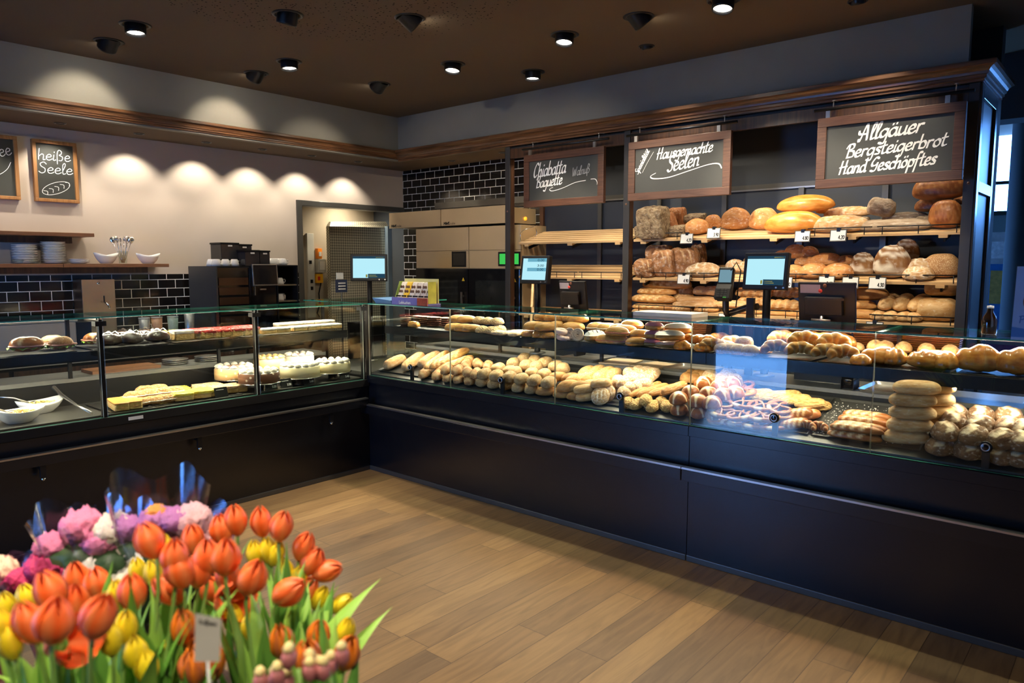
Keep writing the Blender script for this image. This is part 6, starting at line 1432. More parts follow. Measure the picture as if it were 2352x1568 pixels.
 ('laugen_stick', 'pretzel stick', 'split pretzel sticks', 'split pretzel stick at the edge of the pretzel pile, {n} from the left', [('', [(.118,-3.273,.8,.15,.065,.05,-55,14,-10), (.184,-3.267,.841,.15,.065,.05,-55,14,-10), (.218,-3.295,.831,.15,.065,.05,-55,14,-10)])]),
 ('laugen_croissant', 'pretzel croissant', 'pretzel croissants', 'small pretzel croissant on the salted tray, {n} from the left', [('', [(.107,-3.339,.797,.1,.085,.055,-102,17,4), (.116,-3.392,.799,.1,.085,.055,-96,17,2)])]),
 ('laugen_stick', 'pretzel stick', 'cheese-sprinkled pretzel sticks', 'cheese-sprinkled pretzel stick on the salted tray, {row} layer, {n} from the front', [('bottom', [(.085,-3.567,.79,.247,.058,.042,-90,0,0), (.136,-3.566,.805,.249,.058,.042,-90,0,0), (.187,-3.565,.821,.25,.058,.042,-89,0,0), (.243,-3.564,.839,.243,.058,.042,-90,0,0), (.297,-3.564,.855,.23,.058,.042,-90,0,0)]),
   ('top', [(.085,-3.575,.826,.243,.058,.042,-90,0,0), (.109,-3.584,.833,.242,.058,.042,-89,0,0), (.165,-3.584,.85,.235,.058,.042,-91,0,0)])]),
 ('blond', 'bread roll', 'stack of blond long rolls', 'blond long roll in the {row} column of the tall stack, {n} from the top', [('front', [(.13,-3.811,1.036,.195,.085,.062,-82,17,-2), (.13,-3.798,.978,.195,.085,.062,-81,17,-3), (.13,-3.8,.92,.195,.085,.062,-82,17,-2), (.13,-3.793,.862,.195,.085,.062,-81,17,-3), (.13,-3.777,.804,.195,.085,.062,-79,17,-3)]),
   ('rear', [(.215,-3.856,1.035,.195,.085,.062,-82,17,-2), (.215,-3.855,.977,.195,.085,.062,-81,17,-3), (.215,-3.869,.919,.195,.085,.062,-77,17,-4), (.215,-3.883,.861,.195,.085,.062,-85,17,-2)])]),
 ('rustic', 'bread roll', 'rustic split rolls', 'dark rustic split roll at the right end, {row} layer, {n} from the left', [('bottom', [(.085,-3.927,.79,.125,.115,.075,8,-2,-17), (.085,-4.034,.79,.125,.115,.075,28,-8,-15), (.085,-4.158,.79,.125,.115,.075,-23,7,-16), (.085,-4.229,.79,.125,.115,.075,-33,9,-14)]),
   ('second', [(.085,-3.946,.856,.125,.115,.078,36,-10,-14), (.085,-4.049,.856,.125,.115,.078,-31,9,-15), (.085,-4.157,.856,.125,.115,.078,-38,10,-14), (.085,-4.226,.856,.125,.115,.078,-8,2,-17)]),
   ('third', [(.181,-3.956,.887,.125,.115,.078,24,-7,-16), (.176,-4.061,.886,.125,.115,.078,-48,13,-12), (.188,-4.163,.89,.125,.115,.078,-21,6,-16), (.178,-4.216,.887,.125,.115,.078,-20,6,-16)]),
   ('top', [(.279,-3.942,.91,.12,.115,.075,40,-11,-13), (.284,-4.044,.911,.12,.115,.075,-7,2,-17), (.305,-4.147,.918,.12,.115,.075,43,-12,-13)])]),
 ('cookie', 'biscuit', 'dark biscuit stacks', 'dark biscuit in the {row} stack on the upper shelf, {n} from the bottom', [('first', [(.215,-.204,1.131,.088,.088,.0165,0,0,0), (.215,-.204,1.147,.088,.088,.0165,40,0,0), (.215,-.204,1.162,.088,.088,.0165,80,0,0), (.215,-.204,1.177,.088,.088,.0165,120,0,0), (.215,-.204,1.193,.088,.088,.0165,160,0,0)]),
   ('second', [(.4,-.225,1.131,.088,.088,.0165,0,0,0), (.4,-.225,1.147,.088,.088,.0165,40,0,0), (.4,-.225,1.162,.088,.088,.0165,80,0,0), (.4,-.225,1.177,.088,.088,.0165,120,0,0), (.4,-.225,1.193,.088,.088,.0165,160,0,0)]),
   ('third', [(.4,-.354,1.131,.088,.088,.0165,0,0,0), (.4,-.354,1.147,.088,.088,.0165,40,0,0), (.4,-.354,1.162,.088,.088,.0165,80,0,0), (.4,-.354,1.177,.088,.088,.0165,120,0,0), (.4,-.354,1.193,.088,.088,.0165,160,0,0)]),
   ('fourth', [(.405,-.458,1.131,.088,.088,.0165,0,0,0), (.405,-.458,1.146,.088,.088,.0165,40,0,0), (.405,-.458,1.162,.088,.088,.0165,80,0,0), (.405,-.458,1.178,.088,.088,.0165,120,0,0), (.405,-.458,1.193,.088,.088,.0165,160,0,0)]),
   ('fifth', [(.4,-.137,1.131,.088,.088,.0165,0,0,0), (.4,-.137,1.147,.088,.088,.0165,40,0,0), (.4,-.137,1.162,.088,.088,.0165,80,0,0), (.4,-.137,1.177,.088,.088,.0165,120,0,0), (.4,-.137,1.193,.088,.088,.0165,160,0,0)]),
   ('sixth', [(.4,-.312,1.131,.088,.088,.0165,0,0,0), (.4,-.312,1.147,.088,.088,.0165,40,0,0), (.4,-.312,1.162,.088,.088,.0165,80,0,0), (.4,-.312,1.177,.088,.088,.0165,120,0,0), (.4,-.312,1.193,.088,.088,.0165,160,0,0)])]),
 ('fruit_pastry', 'pastry', 'glazed pastries near the biscuits', 'small glazed pastry on the upper shelf near the biscuits, {n} from the left', [('', [(.215,-.301,1.131,.1,.08,.05,-83,0,0), (.215,-1.453,1.131,.1,.08,.05,-77,0,0), (.215,-1.548,1.131,.1,.08,.05,-64,0,0), (.215,-1.611,1.131,.1,.08,.05,-55,0,0)])]),
 ('bun', 'pastry', 'cream rolls by the biscuits', 'smooth golden cream roll right of the biscuits, {row} layer, {n} from the left', [('bottom', [(.215,-.748,1.131,.15,.075,.06,-41,0,0), (.215,-.843,1.131,.15,.075,.06,-44,0,0), (.215,-.927,1.131,.15,.075,.06,-46,0,0)]),
   ('top', [(.33,-.671,1.186,.15,.075,.055,-30,0,0), (.33,-.759,1.186,.15,.075,.055,-35,0,0)])]),
 ('streusel_bun', 'pastry', 'streusel buns', 'bumpy streusel bun right of the cream rolls, {row} layer, {n} from the left', [('bottom', [(.215,-1.027,1.131,.105,.1,.055,25,0,0), (.215,-1.116,1.131,.105,.1,.055,27,0,0), (.345,-1.069,1.131,.105,.1,.055,-25,0,0)]),
   ('top', [(.36,-.863,1.181,.105,.1,.055,-18,0,0), (.36,-.947,1.181,.105,.1,.055,25,0,0), (.36,-1.038,1.181,.105,.1,.055,11,0,0)])]),
 ('flat_pastry', 'pastry', 'sugar-dusted flat pastries', 'flat sugar-dusted pastry, {n} from the left', [('', [(.215,-1.177,1.131,.11,.09,.03,15,0,0), (.215,-1.237,1.131,.11,.09,.03,-10,0,0), (.248,-1.243,1.131,.11,.09,.03,-8,0,0), (.215,-1.338,1.131,.11,.09,.03,15,0,0), (.343,-1.246,1.131,.11,.09,.03,-19,0,0), (.297,-1.352,1.131,.11,.09,.03,-11,0,0)])]),
 ('bun', 'pastry', 'long buns piled before the price display', 'long sugared bun above the snails, {row} row, {n} from the left', [('front', [(.215,-1.508,1.181,.16,.08,.062,-37,0,0), (.215,-1.602,1.181,.16,.08,.062,-36,0,0), (.34,-1.614,1.181,.16,.08,.062,-36,0,0), (.34,-1.729,1.181,.16,.08,.062,-36,0,0)]),
   ('back', [(.4,-1.44,1.231,.16,.08,.062,-28,0,0), (.4,-1.537,1.231,.16,.08,.062,-41,0,0), (.4,-1.638,1.231,.16,.08,.062,-43,0,0), (.4,-1.723,1.231,.16,.08,.062,-28,0,0)]),
   ('third', [(.4,-1.669,1.231,.13,.09,.062,-30,0,0), (.4,-1.736,1.231,.13,.09,.062,-30,0,0)])]),
 ('ring', 'doughnut', 'pink glazed rings', 'pale glazed doughnut ring leaning beside the snail, {n} from the left', [('', [(.215,-1.724,1.171,.095,.095,.034,0,10,0), (.215,-1.743,1.131,.095,.095,.034,0,10,0)])]),
 ('snail', 'pastry', 'pastry snails', 'round pastry snail facing the glass, {n} from the left', [('', [(.25,-1.774,1.171,.095,.095,.03,-70,70,0), (.22,-1.86,1.171,.105,.105,.03,-70,70,0), (.22,-1.86,1.171,.095,.095,.03,-70,70,0)])]),
 ('striped_bun', 'pastry', 'striped buns', 'white bun with dark chocolate stripes', [('', [(.26,-1.96,1.131,.15,.085,.075,-25,0,0)])]),
 ('cream_bun', 'pastry', 'cream buns', 'pale cream-filled bun near the striped one, {n} from the left', [('', [(.38,-1.892,1.186,.14,.09,.06,-40,0,0), (.38,-1.972,1.186,.14,.09,.06,-40,0,0), (.38,-2.061,1.186,.14,.09,.06,-40,0,0)])]),
 ('red_bun', 'filled roll', 'filled long rolls', 'golden roll with red filling, {row} layer, {n} from the left', [('bottom', [(.215,-2.082,1.131,.15,.08,.06,-77,0,0), (.215,-2.152,1.131,.15,.08,.06,-76,0,0)]),
   ('second', [(.215,-2.151,1.181,.155,.082,.062,-78,0,0), (.36,-2.118,1.181,.155,.082,.062,-74,0,0)]),
   ('top', [(.42,-2.129,1.211,.15,.085,.06,-75,0,0)])]),
 ('bean_bun', 'filled roll', 'rolls with dark filling', 'roll with dark filling before the pink buns, {n} from the left', [('', [(.217,-2.29,1.131,.14,.08,.055,-50,0,0), (.3,-2.261,1.171,.14,.08,.055,-50,0,0)])]),
 ('pink_bun', 'pastry', 'pink-iced buns', 'bun with pink icing, {n} from the top of its stack', [('', [(.25,-2.385,1.231,.11,.085,.05,-85,0,0), (.25,-2.382,1.181,.11,.085,.05,-85,0,0), (.25,-2.372,1.131,.11,.085,.05,-85,0,0)])]),
 ('iced_bun', 'pastry', 'long white-iced buns', 'long bun with white icing beside the pink buns, {n} from the left', [('', [(.215,-2.508,1.181,.17,.09,.06,-60,0,0), (.261,-2.484,1.131,.17,.09,.04,-60,0,0), (.36,-2.481,1.211,.17,.09,.06,-60,0,0)])]),
 ('almond_bun', 'pastry', 'plaited buns', 'golden plaited bun below the first wicker basket, {row} layer, {n} from the left', [('front', [(.215,-2.594,1.131,.11,.1,.055,-80,0,0), (.215,-2.721,1.131,.11,.1,.055,-65,0,0)]),
   ('rear', [(.33,-2.561,1.161,.12,.1,.055,-67,0,0), (.33,-2.626,1.161,.12,.1,.055,-64,0,0), (.33,-2.682,1.161,.12,.1,.055,-57,0,0)])]),
 ('croissant', 'croissant', 'butter croissants', 'butter croissant on the upper shelf, {row} row, {n} from the left', [('far-end', [(.215,-2.774,1.143,.165,.14,.07,-70,38,0), (.53,-2.669,1.143,.165,.14,.07,-67,38,0), (.415,-2.8,1.143,.165,.14,.07,-57,38,0)]),
   ('front', [(.29,-3.099,1.143,.17,.15,.075,-64,38,0), (.29,-3.226,1.143,.17,.15,.075,-69,38,0), (.29,-3.363,1.143,.17,.15,.075,-70,38,0), (.29,-3.438,1.143,.17,.15,.075,-60,38,0)]),
   ('upper', [(.37,-3.216,1.186,.185,.16,.08,-66,34,0), (.37,-3.366,1.186,.185,.16,.08,-63,34,0)]),
   ('rear', [(.47,-3.063,1.181,.17,.15,.075,-70,34,0), (.47,-3.217,1.181,.17,.15,.075,-73,34,0), (.47,-3.282,1.181,.17,.15,.075,-65,34,0), (.47,-3.369,1.181,.17,.15,.075,-58,34,0)])]),
 ('seed_grey', 'bread roll', 'crumb-topped rolls by the croissants', 'crumb-topped roll in the blue reflection, {n} from the left', [('', [(.215,-2.845,1.131,.11,.1,.06,-30,0,0), (.34,-2.796,1.131,.11,.1,.06,18,0,0), (.226,-2.889,1.131,.11,.1,.06,-20,0,0), (.215,-2.925,1.131,.11,.1,.06,19,0,0), (.34,-2.9,1.161,.11,.1,.06,18,0,0), (.215,-2.986,1.131,.11,.1,.06,25,0,0)])]),
 ('fruit_pastry', 'pastry', 'yellow-centred pastries', 'pastry with yellow centre left of the croissants, {n} from the left', [('', [(.32,-3.001,1.131,.11,.1,.04,0,0,0), (.32,-3.011,1.131,.11,.1,.04,0,0,0)])]),
 ('almond_bun', 'plaited bread', 'plaited sweet loaves', 'glossy plaited sweet loaf on the black tray, {row}, {n} from the left', [('single small piece', [(.215,-3.544,1.131,.1,.09,.055,-80,0,0)]),
   ('middle loaf', [(.33,-3.609,1.131,.2,.15,.085,-70,0,0), (.33,-3.663,1.131,.12,.15,.085,-70,0,0)]),
   ('long loaf', [(.33,-3.789,1.131,.13,.16,.085,-70,0,0), (.33,-3.828,1.131,.22,.16,.085,-70,0,0), (.33,-3.878,1.131,.13,.16,.085,-70,0,0)])]),
 ('brioche', 'plaited bread', 'big plaited brioches', 'big glossy plaited brioche with dark top, {n} from the left', [('', [(.36,-4.012,1.131,.21,.16,.12,-75,0,0), (.36,-4.167,1.131,.21,.16,.12,-75,0,0)])]),
 ('potato_roll', 'bread roll', 'round rolls in the wicker baskets', 'plain round roll peeping from a wicker basket, {n} from the left', [('', [(.525,-3.406,1.161,.07,.07,.05,0,0,0), (.525,-3.441,1.161,.07,.07,.05,0,0,0), (.525,-3.526,1.171,.085,.08,.06,-30,0,0), (.525,-3.576,1.171,.085,.08,.06,-36,0,0), (.525,-3.658,1.171,.085,.08,.06,-30,0,0), (.525,-3.762,1.171,.085,.08,.06,-35,0,0), (.525,-3.864,1.171,.085,.08,.06,38,0,0)])]),
 ('bark_loaf', 'loaf', 'cracked bark loaves on the top shelf', 'grey cracked bark loaf on the top shelf, {row}, {n} from the left', [('standing', [(1.666,-1.567,1.826,.227,.182,.25,90,-15,0), (1.92,-1.507,1.894,.183,.146,.154,90,-15,0)]),
   ('lying small', [(1.71,-1.432,1.838,.113,.102,.098,90,-15,0), (1.727,-1.741,1.842,.127,.102,.08,90,-15,0), (1.95,-1.768,1.962,.159,.127,.06,90,-15,0)])]),
 ('red_loaf', 'loaf', 'red-brown loaves on the top shelf', 'red-brown loaf beside the bark loaves on the top shelf, {n} from the left', [('', [(1.768,-1.651,1.854,.119,.107,.168,90,-15,12), (1.93,-1.628,1.927,.133,.093,.152,90,-15,0)])]),
 ('pale_loaf', 'loaf', 'round loaves at the middle of the top shelf', 'round pale-brown loaf on the top shelf, {n} from the left', [('', [(1.774,-1.875,1.855,.206,.175,.122,90,-15,0), (1.93,-1.937,1.897,.156,.078,.117,90,-15,0), (1.883,-2.15,1.884,.252,.126,.173,90,-15,0), (1.854,-2.38,1.877,.235,.141,.167,90,-15,0)])]),
 ('gloss_loaf', 'loaf', 'big glossy oval loaves', 'big glossy golden oval loaf on the top shelf, {n} from the top', [('', [(1.84,-2.681,1.993,.41,.172,.12,90,-15,0), (1.72,-2.649,1.841,.424,.17,.155,90,-15,0), (1.95,-2.766,1.982,.101,.081,.059,90,-15,0)])]),
 ('slash_loaf', 'loaf', 'slashed loaves on the top shelf', 'floury slashed loaf on the top shelf behind the wire fence, {n} from the left', [('', [(1.72,-2.952,1.841,.399,.168,.111,90,-15,0), (1.95,-2.94,1.952,.332,.133,.072,90,-15,0)])]),
 ('grey_loaf', 'loaf', 'grey bark baguettes', 'grey-brown bark loaf on the top shelf, {row}, {n} from the left', [('upright stump', [(1.88,-3.164,1.943,.173,.121,.124,90,-15,-12)]),
   ('lying', [(1.9,-3.057,1.889,.088,.07,.056,90,-15,0), (1.71,-3.292,1.838,.447,.116,.073,90,-15,0), (1.9,-3.317,1.889,.28,.084,.075,90,-15,0), (1.85,-3.456,1.875,.132,.093,.06,90,-15,0)])]),
 ('dimple', 'loaf', 'dark dimpled loaves', 'dark glazed dimpled loaf at the right end of the top shelf, {row}', [('lying on top', [(1.8,-3.531,2.027,.308,.193,.155,90,-15,0)]),
   ('standing in front', [(1.73,-3.588,1.843,.191,.134,.179,90,-15,0)]),
   ('behind the stump', [(1.9,-3.478,1.959,.216,.108,.093,90,-15,0)]),
   ('against the end panel', [(1.95,-3.632,2.002,.106,.096,.052,90,-15,0)]),
   ('low at the end', [(1.95,-3.616,1.902,.132,.105,.059,90,-15,0)])]),
 ('brown_loaf', 'loaf', 'big cracked brown loaves', 'big cracked brown loaf on the middle shelf, {row}, {n} from the left', [('standing rear', [(1.85,-1.518,1.58,.22,.132,.199,90,-14,0), (1.95,-1.816,1.615,.103,.093,.172,90,-14,0)]),
   ('standing front', [(1.7,-1.651,1.524,.185,.111,.215,90,-14,0), (1.75,-1.798,1.536,.238,.119,.213,90,-14,0)]),
   ('small round', [(1.69,-1.487,1.521,.179,.161,.143,90,-14,0)])]),
 ('flour_loaf', 'loaf', 'floury loaves on the middle shelf', 'floury white loaf on the middle shelf, {row}, {n} from the left', [('left of the card terminal', [(1.72,-1.962,1.528,.296,.163,.108,90,-14,0)]),
   ('behind the large display', [(1.85,-2.165,1.56,.16,.112,.1,90,-14,0), (1.85,-2.242,1.56,.141,.099,.085,90,-14,0), (1.95,-2.33,1.615,.292,.146,.085,90,-14,0)]),
   ('near the end panel', [(1.68,-3.463,1.519,.187,.131,.091,90,-14,0), (1.75,-3.458,1.536,.222,.155,.125,90,-14,0)])]),
 ('orange_loaf', 'loaf', 'orange-brown round loaves', 'orange-brown round loaf on the middle shelf, {row} row, {n} from the left', [('front', [(1.7,-2.67,1.524,.154,.123,.094,90,-14,0), (1.7,-2.807,1.524,.204,.163,.107,90,-14,0), (1.7,-2.964,1.524,.209,.167,.104,90,-14,0)]),
   ('rear', [(1.86,-2.69,1.613,.156,.125,.066,90,-14,0), (1.86,-2.832,1.613,.217,.174,.087,90,-14,0), (1.86,-2.969,1.613,.133,.12,.071,90,-14,0)]),
   ('top', [(1.9,-2.501,1.662,.114,.091,.061,90,-14,0), (1.9,-2.604,1.662,.168,.101,.105,90,-14,0), (1.9,-2.699,1.662,.139,.097,.089,90,-14,0)])]),
 ('swirl_loaf', 'loaf', 'swirl-floured round loaves', 'dark round loaf with a floury swirl on the middle shelf, {n} from the left', [('', [(1.775,-3.106,1.542,.17,.094,.164,90,-14,0), (1.73,-3.299,1.531,.234,.129,.221,90,-14,0), (1.93,-3.335,1.64,.158,.079,.158,90,-14,0)])]),
 ('seed_loaf', 'loaf', 'seed-crusted loaf', 'long seed-crusted loaf at the end panel on the middle shelf', [('', [(1.76,-3.576,1.538,.217,.149,.154,90,-14,0)])]),
 ('baguette', 'bread', 'baguettes on the lower shelf', 'baguette on the lower shelf beside the middle post, {row}, {n} from the left', [('top of the pile', [(1.78,-1.617,1.422,.442,.111,.083,90,-10,0)]),
   ('second layer', [(1.76,-1.536,1.369,.36,.09,.061,90,-10,0), (1.85,-1.73,1.365,.188,.094,.083,90,-10,0)]),
   ('third layer', [(1.7,-1.541,1.308,.414,.091,.068,90,-10,0), (1.8,-1.758,1.326,.186,.093,.06,90,-10,0)]),
   ('bottom', [(1.69,-1.553,1.256,.404,.101,.045,90,-10,0), (1.69,-1.809,1.256,.183,.091,.044,90,-10,0), (1.69,-2.014,1.256,.205,.092,.043,90,-10,0)])]),
 ('ciabatta', 'bread', 'flat loaves on the lower shelf', 'flat floury loaf on the lower shelf behind the card terminal, {row}, {n} from the left', [('upper', [(1.8,-1.964,1.376,.236,.094,.073,90,-10,0)]),
   ('lower', [(1.7,-1.915,1.288,.388,.116,.043,90,-10,0), (1.75,-1.904,1.317,.364,.109,.051,90,-10,0), (1.72,-2.187,1.292,.289,.087,.056,90,-10,0)])]),
 ('stick', 'bread stick', 'thin sticks on the lower shelf', 'thin stick at the front edge of the lower shelf, {n} from the left', [('', [(1.68,-2.315,1.255,.284,.057,.034,90,-10,0), (1.68,-2.625,1.255,.348,.07,.026,90,-10,0)])]),
 ('twist', 'bread stick', 'twisted sticks on the lower shelf', 'twisted stick on the lower shelf right of the display pole, {n} from the left', [('', [(1.82,-2.329,1.37,.288,.086,.077,90,-10,0), (1.78,-2.348,1.312,.26,.078,.062,90,-10,0), (1.88,-2.468,1.38,.173,.087,.062,90,-10,0), (1.72,-2.601,1.292,.275,.083,.073,90,-10,0), (1.85,-2.577,1.375,.221,.089,.075,90,-10,0)])]),
 ('seed_long', 'loaf', 'seeded long loaves on the lower shelf', 'long seeded loaf right of the large till screen, {row}', [('top of the pile', [(1.8,-3.117,1.376,.313,.109,.097,90,-10,0)]),
   ('middle of the pile', [(1.74,-3.11,1.315,.207,.072,.062,90,-10,0)]),
   ('bottom of the pile', [(1.7,-3.131,1.258,.24,.084,.062,90,-10,0)])]),
 ('blond', 'bread', 'blond long loaves on the lower shelf', 'blond long loaf pointing forward on the lower shelf, {row} layer, {n} from the left', [('upper', [(1.82,-3.268,1.33,.325,.11,.085,1,0,-10), (1.82,-3.356,1.33,.326,.11,.085,3,0,-10), (1.82,-3.451,1.33,.325,.11,.085,-2,0,-10)]),
   ('lower', [(1.68,-3.244,1.255,.12,.1,.06,0,0,-10), (1.68,-3.314,1.255,.12,.1,.06,0,0,-10), (1.68,-3.395,1.255,.12,.1,.06,0,0,-10), (1.68,-3.455,1.255,.12,.1,.06,0,0,-10)])]),
 ('blond_loaf', 'loaf', 'big blond loaves', 'big blond square loaf against the end panel, {row}', [('upper', [(1.78,-3.585,1.422,.201,.146,.11,90,-10,0)]),
   ('lower', [(1.74,-3.57,1.265,.23,.184,.142,90,-10,0)])]),
 ('sandwich', 'sandwich', 'filled rolls on the snack tray', '{row}', [('big pretzel-crust roll filled with ham and salad, alone at the front', [(-2.224,.26,1.118,.17,.12,.09,-20,0,0)]),
   ('pale seeded sandwich roll behind, left of its twin', [(-2.045,.42,1.118,.13,.11,.075,0,0,0)]),
   ('dark seeded sandwich roll with salad beside the black post', [(-2.055,.24,1.118,.135,.11,.08,20,0,0)]),
   ('sandwich roll half hidden behind the black post', [(-1.82,.4,1.118,.12,.1,.075,0,0,0)])]),
 ('parcel', 'sweet', 'film-wrapped chocolate domes', 'film-wrapped chocolate dome on the upper shelf, {row} row, {n} from the left', [('front', [(-1.778,.27,1.116,.15,.12,.075,13,0,0), (-1.649,.27,1.116,.15,.12,.075,18,0,0), (-1.483,.27,1.116,.15,.12,.075,7,0,0)]),
   ('rear', [(-1.631,.43,1.116,.15,.12,.075,6,0,0), (-1.491,.43,1.116,.15,.12,.075,7,0,0)])]),
 ('white_slice', 'cake slice', 'white iced slices', '{row} slice with white icing on the cake shelf, {n} from the left', [('lemon', [(-1.319,.28,1.114,.13,.09,.06,0,0,0)]),
   ('front', [(-.696,.28,1.114,.115,.1,.035,-1,0,0), (-.58,.28,1.114,.115,.1,.035,-7,0,0), (-.438,.28,1.114,.115,.1,.035,0,0,0), (-.32,.28,1.114,.115,.1,.035,8,0,0), (-.207,.28,1.114,.115,.1,.035,-1,0,0), (-.121,.28,1.114,.115,.1,.035,4,0,0)]),
   ('rear', [(-.465,.44,1.114,.115,.1,.05,-5,0,0), (-.363,.44,1.114,.115,.1,.05,3,0,0), (-.258,.44,1.114,.115,.1,.05,4,0,0), (-.158,.44,1.114,.115,.1,.05,3,0,0), (-.072,.44,1.114,.115,.1,.05,0,0,0)])]),
 ('berry_slice', 'cake slice', 'raspberry slices', 'red raspberry slice on the cake shelf, {row} row, {n} from the left', [('front', [(-1.178,.27,1.114,.14,.1,.055,15,0,0), (-1.16,.27,1.114,.1,.09,.05,18,0,0), (-1.095,.27,1.114,.1,.09,.05,25,0,0), (-1.029,.27,1.114,.1,.09,.05,7,0,0), (-.948,.27,1.114,.1,.09,.05,5,0,0), (-.872,.27,1.114,.1,.09,.05,21,0,0), (-.827,.27,1.114,.1,.09,.05,25,0,0)]),
   ('rear', [(-1.177,.43,1.114,.12,.1,.05,20,0,0), (-1.081,.43,1.114,.12,.1,.05,19,0,0), (-1.072,.43,1.114,.1,.09,.05,20,0,0), (-.992,.43,1.114,.1,.09,.05,7,0,0), (-.891,.43,1.114,.1,.09,.05,9,0,0), (-.815,.43,1.114,.1,.09,.05,8,0,0), (-.763,.43,1.114,.1,.09,.05,17,0,0)])]),
 ('yellow_slice', 'cake slice', 'yellow topped slices', 'yellow fruit slice {row}, {n} from the left', [('beside the wrapped domes', [(-1.308,.43,1.114,.12,.1,.05,0,0,0)]),
   ('on the lower cake tray', [(-1.402,.36,.736,.16,.13,.045,75,0,0), (-1.327,.36,.736,.16,.13,.045,75,0,0)]),
   ('at the front of the lower tray', [(-1.386,.17,.736,.15,.12,.045,75,0,0), (-1.267,.17,.736,.15,.12,.045,75,0,0), (-1.207,.17,.736,.15,.12,.045,75,0,0)])]),
 ('orange_slice', 'cake slice', 'orange topped slabs', 'orange glazed slab cake by the black post, {n} from the left', [('', [(-1.786,.17,.736,.24,.085,.05,80,0,0), (-1.709,.17,.736,.24,.085,.05,80,0,0)])]),
 ('cream_puff', 'pastry', 'sugar-dusted eclairs', 'sugar-dusted eclair with cream on the lower tray, {row} row, {n} from the left', [('front', [(-1.676,.15,.736,.135,.06,.055,-13,0,0), (-1.588,.15,.736,.135,.06,.055,-20,0,0), (-1.511,.15,.736,.135,.06,.055,-21,0,0), (-1.433,.15,.736,.135,.06,.055,-25,0,0)]),
   ('middle', [(-1.658,.24,.766,.135,.06,.055,-15,0,0), (-1.57,.24,.766,.135,.06,.055,-17,0,0), (-1.492,.24,.766,.135,.06,.055,-22,0,0), (-1.413,.24,.766,.135,.06,.055,-18,0,0)]),
   ('rear', [(-1.547,.34,.776,.13,.06,.055,-19,0,0), (-1.469,.34,.776,.13,.06,.055,-10,0,0)])]),
 ('streusel_slice', 'cake slice', 'streusel slices', 'chocolate streusel slice before the cake stands, {row} row, {n} from the left', [('rear', [(-1.175,.34,.736,.13,.11,.045,71,0,0), (-1.092,.34,.736,.13,.11,.045,81,0,0)]),
   ('front', [(-1.128,.2,.736,.13,.11,.045,75,0,0), (-1.05,.2,.736,.13,.11,.045,76,0,0), (-.984,.2,.736,.13,.11,.045,75,0,0)])]),
]
for kind, cat, group, fmt, rows in GOODS:
    for row, items in rows:
        for i, d in enumerate(items):
            lb = fmt.format(row=row, n=ordinal(i)) if len(items) > 1 else fmt.replace(', {n} from the left', '').replace(', {n} from the top', '').replace(', {n} from the front', '').format(row=row, n='first')
            put_good(kind, lb, cat, group, *d)

# ------------------------------------------------------------------ trays, price tags, baskets
M_TRAY = mat('black_baking_tray', (0.028, 0.027, 0.025), 0.38, 0.3, 0.5, 0.2, 30)
def baking_tray(label, cx, cy, z, lx, ly, tilt, group, m=M_TRAY):
    t = MB(); h = 0.010
    for k in (1,):
        a, b = lx / 2, ly / 2
        t.rings([[(-a + .012, -b + .012, 0), (a - .012, -b + .012, 0), (a - .012, b - .012, 0), (-a + .012, b - .012, 0)], [(-a, -b, h), (a, -b, h), (a, b, h), (-a, b, h)], [(-a + .003, -b + .003, h), (a - .003, -b + .003, h), (a - .003, b - .003, h), (-a + .003, b - .003, h)], [(-a + .014, -b + .014, .002), (a - .014, -b + .014, .002), (a - .014, b - .014, .002), (-a + .014, b - .014, .002)]])
    o = t.build('baking_tray', m); o.location = (cx, cy, z); o.rotation_euler = tilt
    return tag(o, label, 'tray', group)
WHAT = ['under the ciabatta and baguettes', 'under the grey grain rolls', 'under the floury rolls', 'under the pretzels', 'with scattered salt beside the blond rolls', 'under the rustic rolls']
for i in range(6):
    a, b = SEAMS[i], SEAMS[i + 1]
    if i == 5: b = -5.0
    y0, y1 = (a, b) if i < 3 else ((-2.76, -3.36), (-3.37, -3.86), (-3.87, -4.60))[i - 3]
    baking_tray('black baking tray %s on the lower deck' % WHAT[i], 0.275, (y0 + y1) / 2, 0.8418, 0.42, abs(y1 - y0) - 0.012, (0, -radians(17.2), 0), 'baking trays on the lower deck', mat('worn_baking_tray', (0.10, 0.095, 0.085), 0.4, 0.6) if i == 4 else M_TRAY)
for i, (y0, y1, w_) in enumerate(((-0.08, -0.82, 'with the biscuit stacks'), (-0.86, -1.62, 'with the cream rolls'), (-1.64, -2.30, 'with the striped and filled buns'), (-2.32, -2.78, 'with the pink buns'), (-2.80, -3.32, 'with the croissants'), (-3.34, -3.90, 'with the plaited loaves'), (-3.92, -4.56, 'with the big brioches'))):
    baking_tray('black tray %s on the upper shelf' % w_, 0.37, (y0 + y1) / 2, 1.1245, 0.35, abs(y1 - y0) - 0.01, (0, 0, 0), 'black trays on the upper shelf')
for i, (x0, x1, w_) in enumerate(((-2.85, -1.98, 'under the sandwich rolls'), (-1.90, -1.42, 'under the wrapped chocolate domes'), (-1.40, -0.96, 'under the raspberry slices'), (-0.92, -0.22, 'under the white iced slices'))):
    baking_tray('black tray %s in the cake case' % w_, (x0 + x1) / 2, 0.365, 1.0975, abs(x1 - x0) - 0.01, 0.35, (0, 0, 0), 'black trays in the cake case')
for i, (x0, x1, w_) in enumerate(((-1.88, -1.62, 'under the orange slabs'), (-1.61, -1.02, 'under the eclairs and yellow slices'),)):
    baking_tray('black tray %s on the lower cake deck' % w_, (x0 + x1) / 2, 0.26, 0.7285, abs(x1 - x0) - 0.01, 0.42, (0, 0, 0), 'black trays on the lower cake deck')
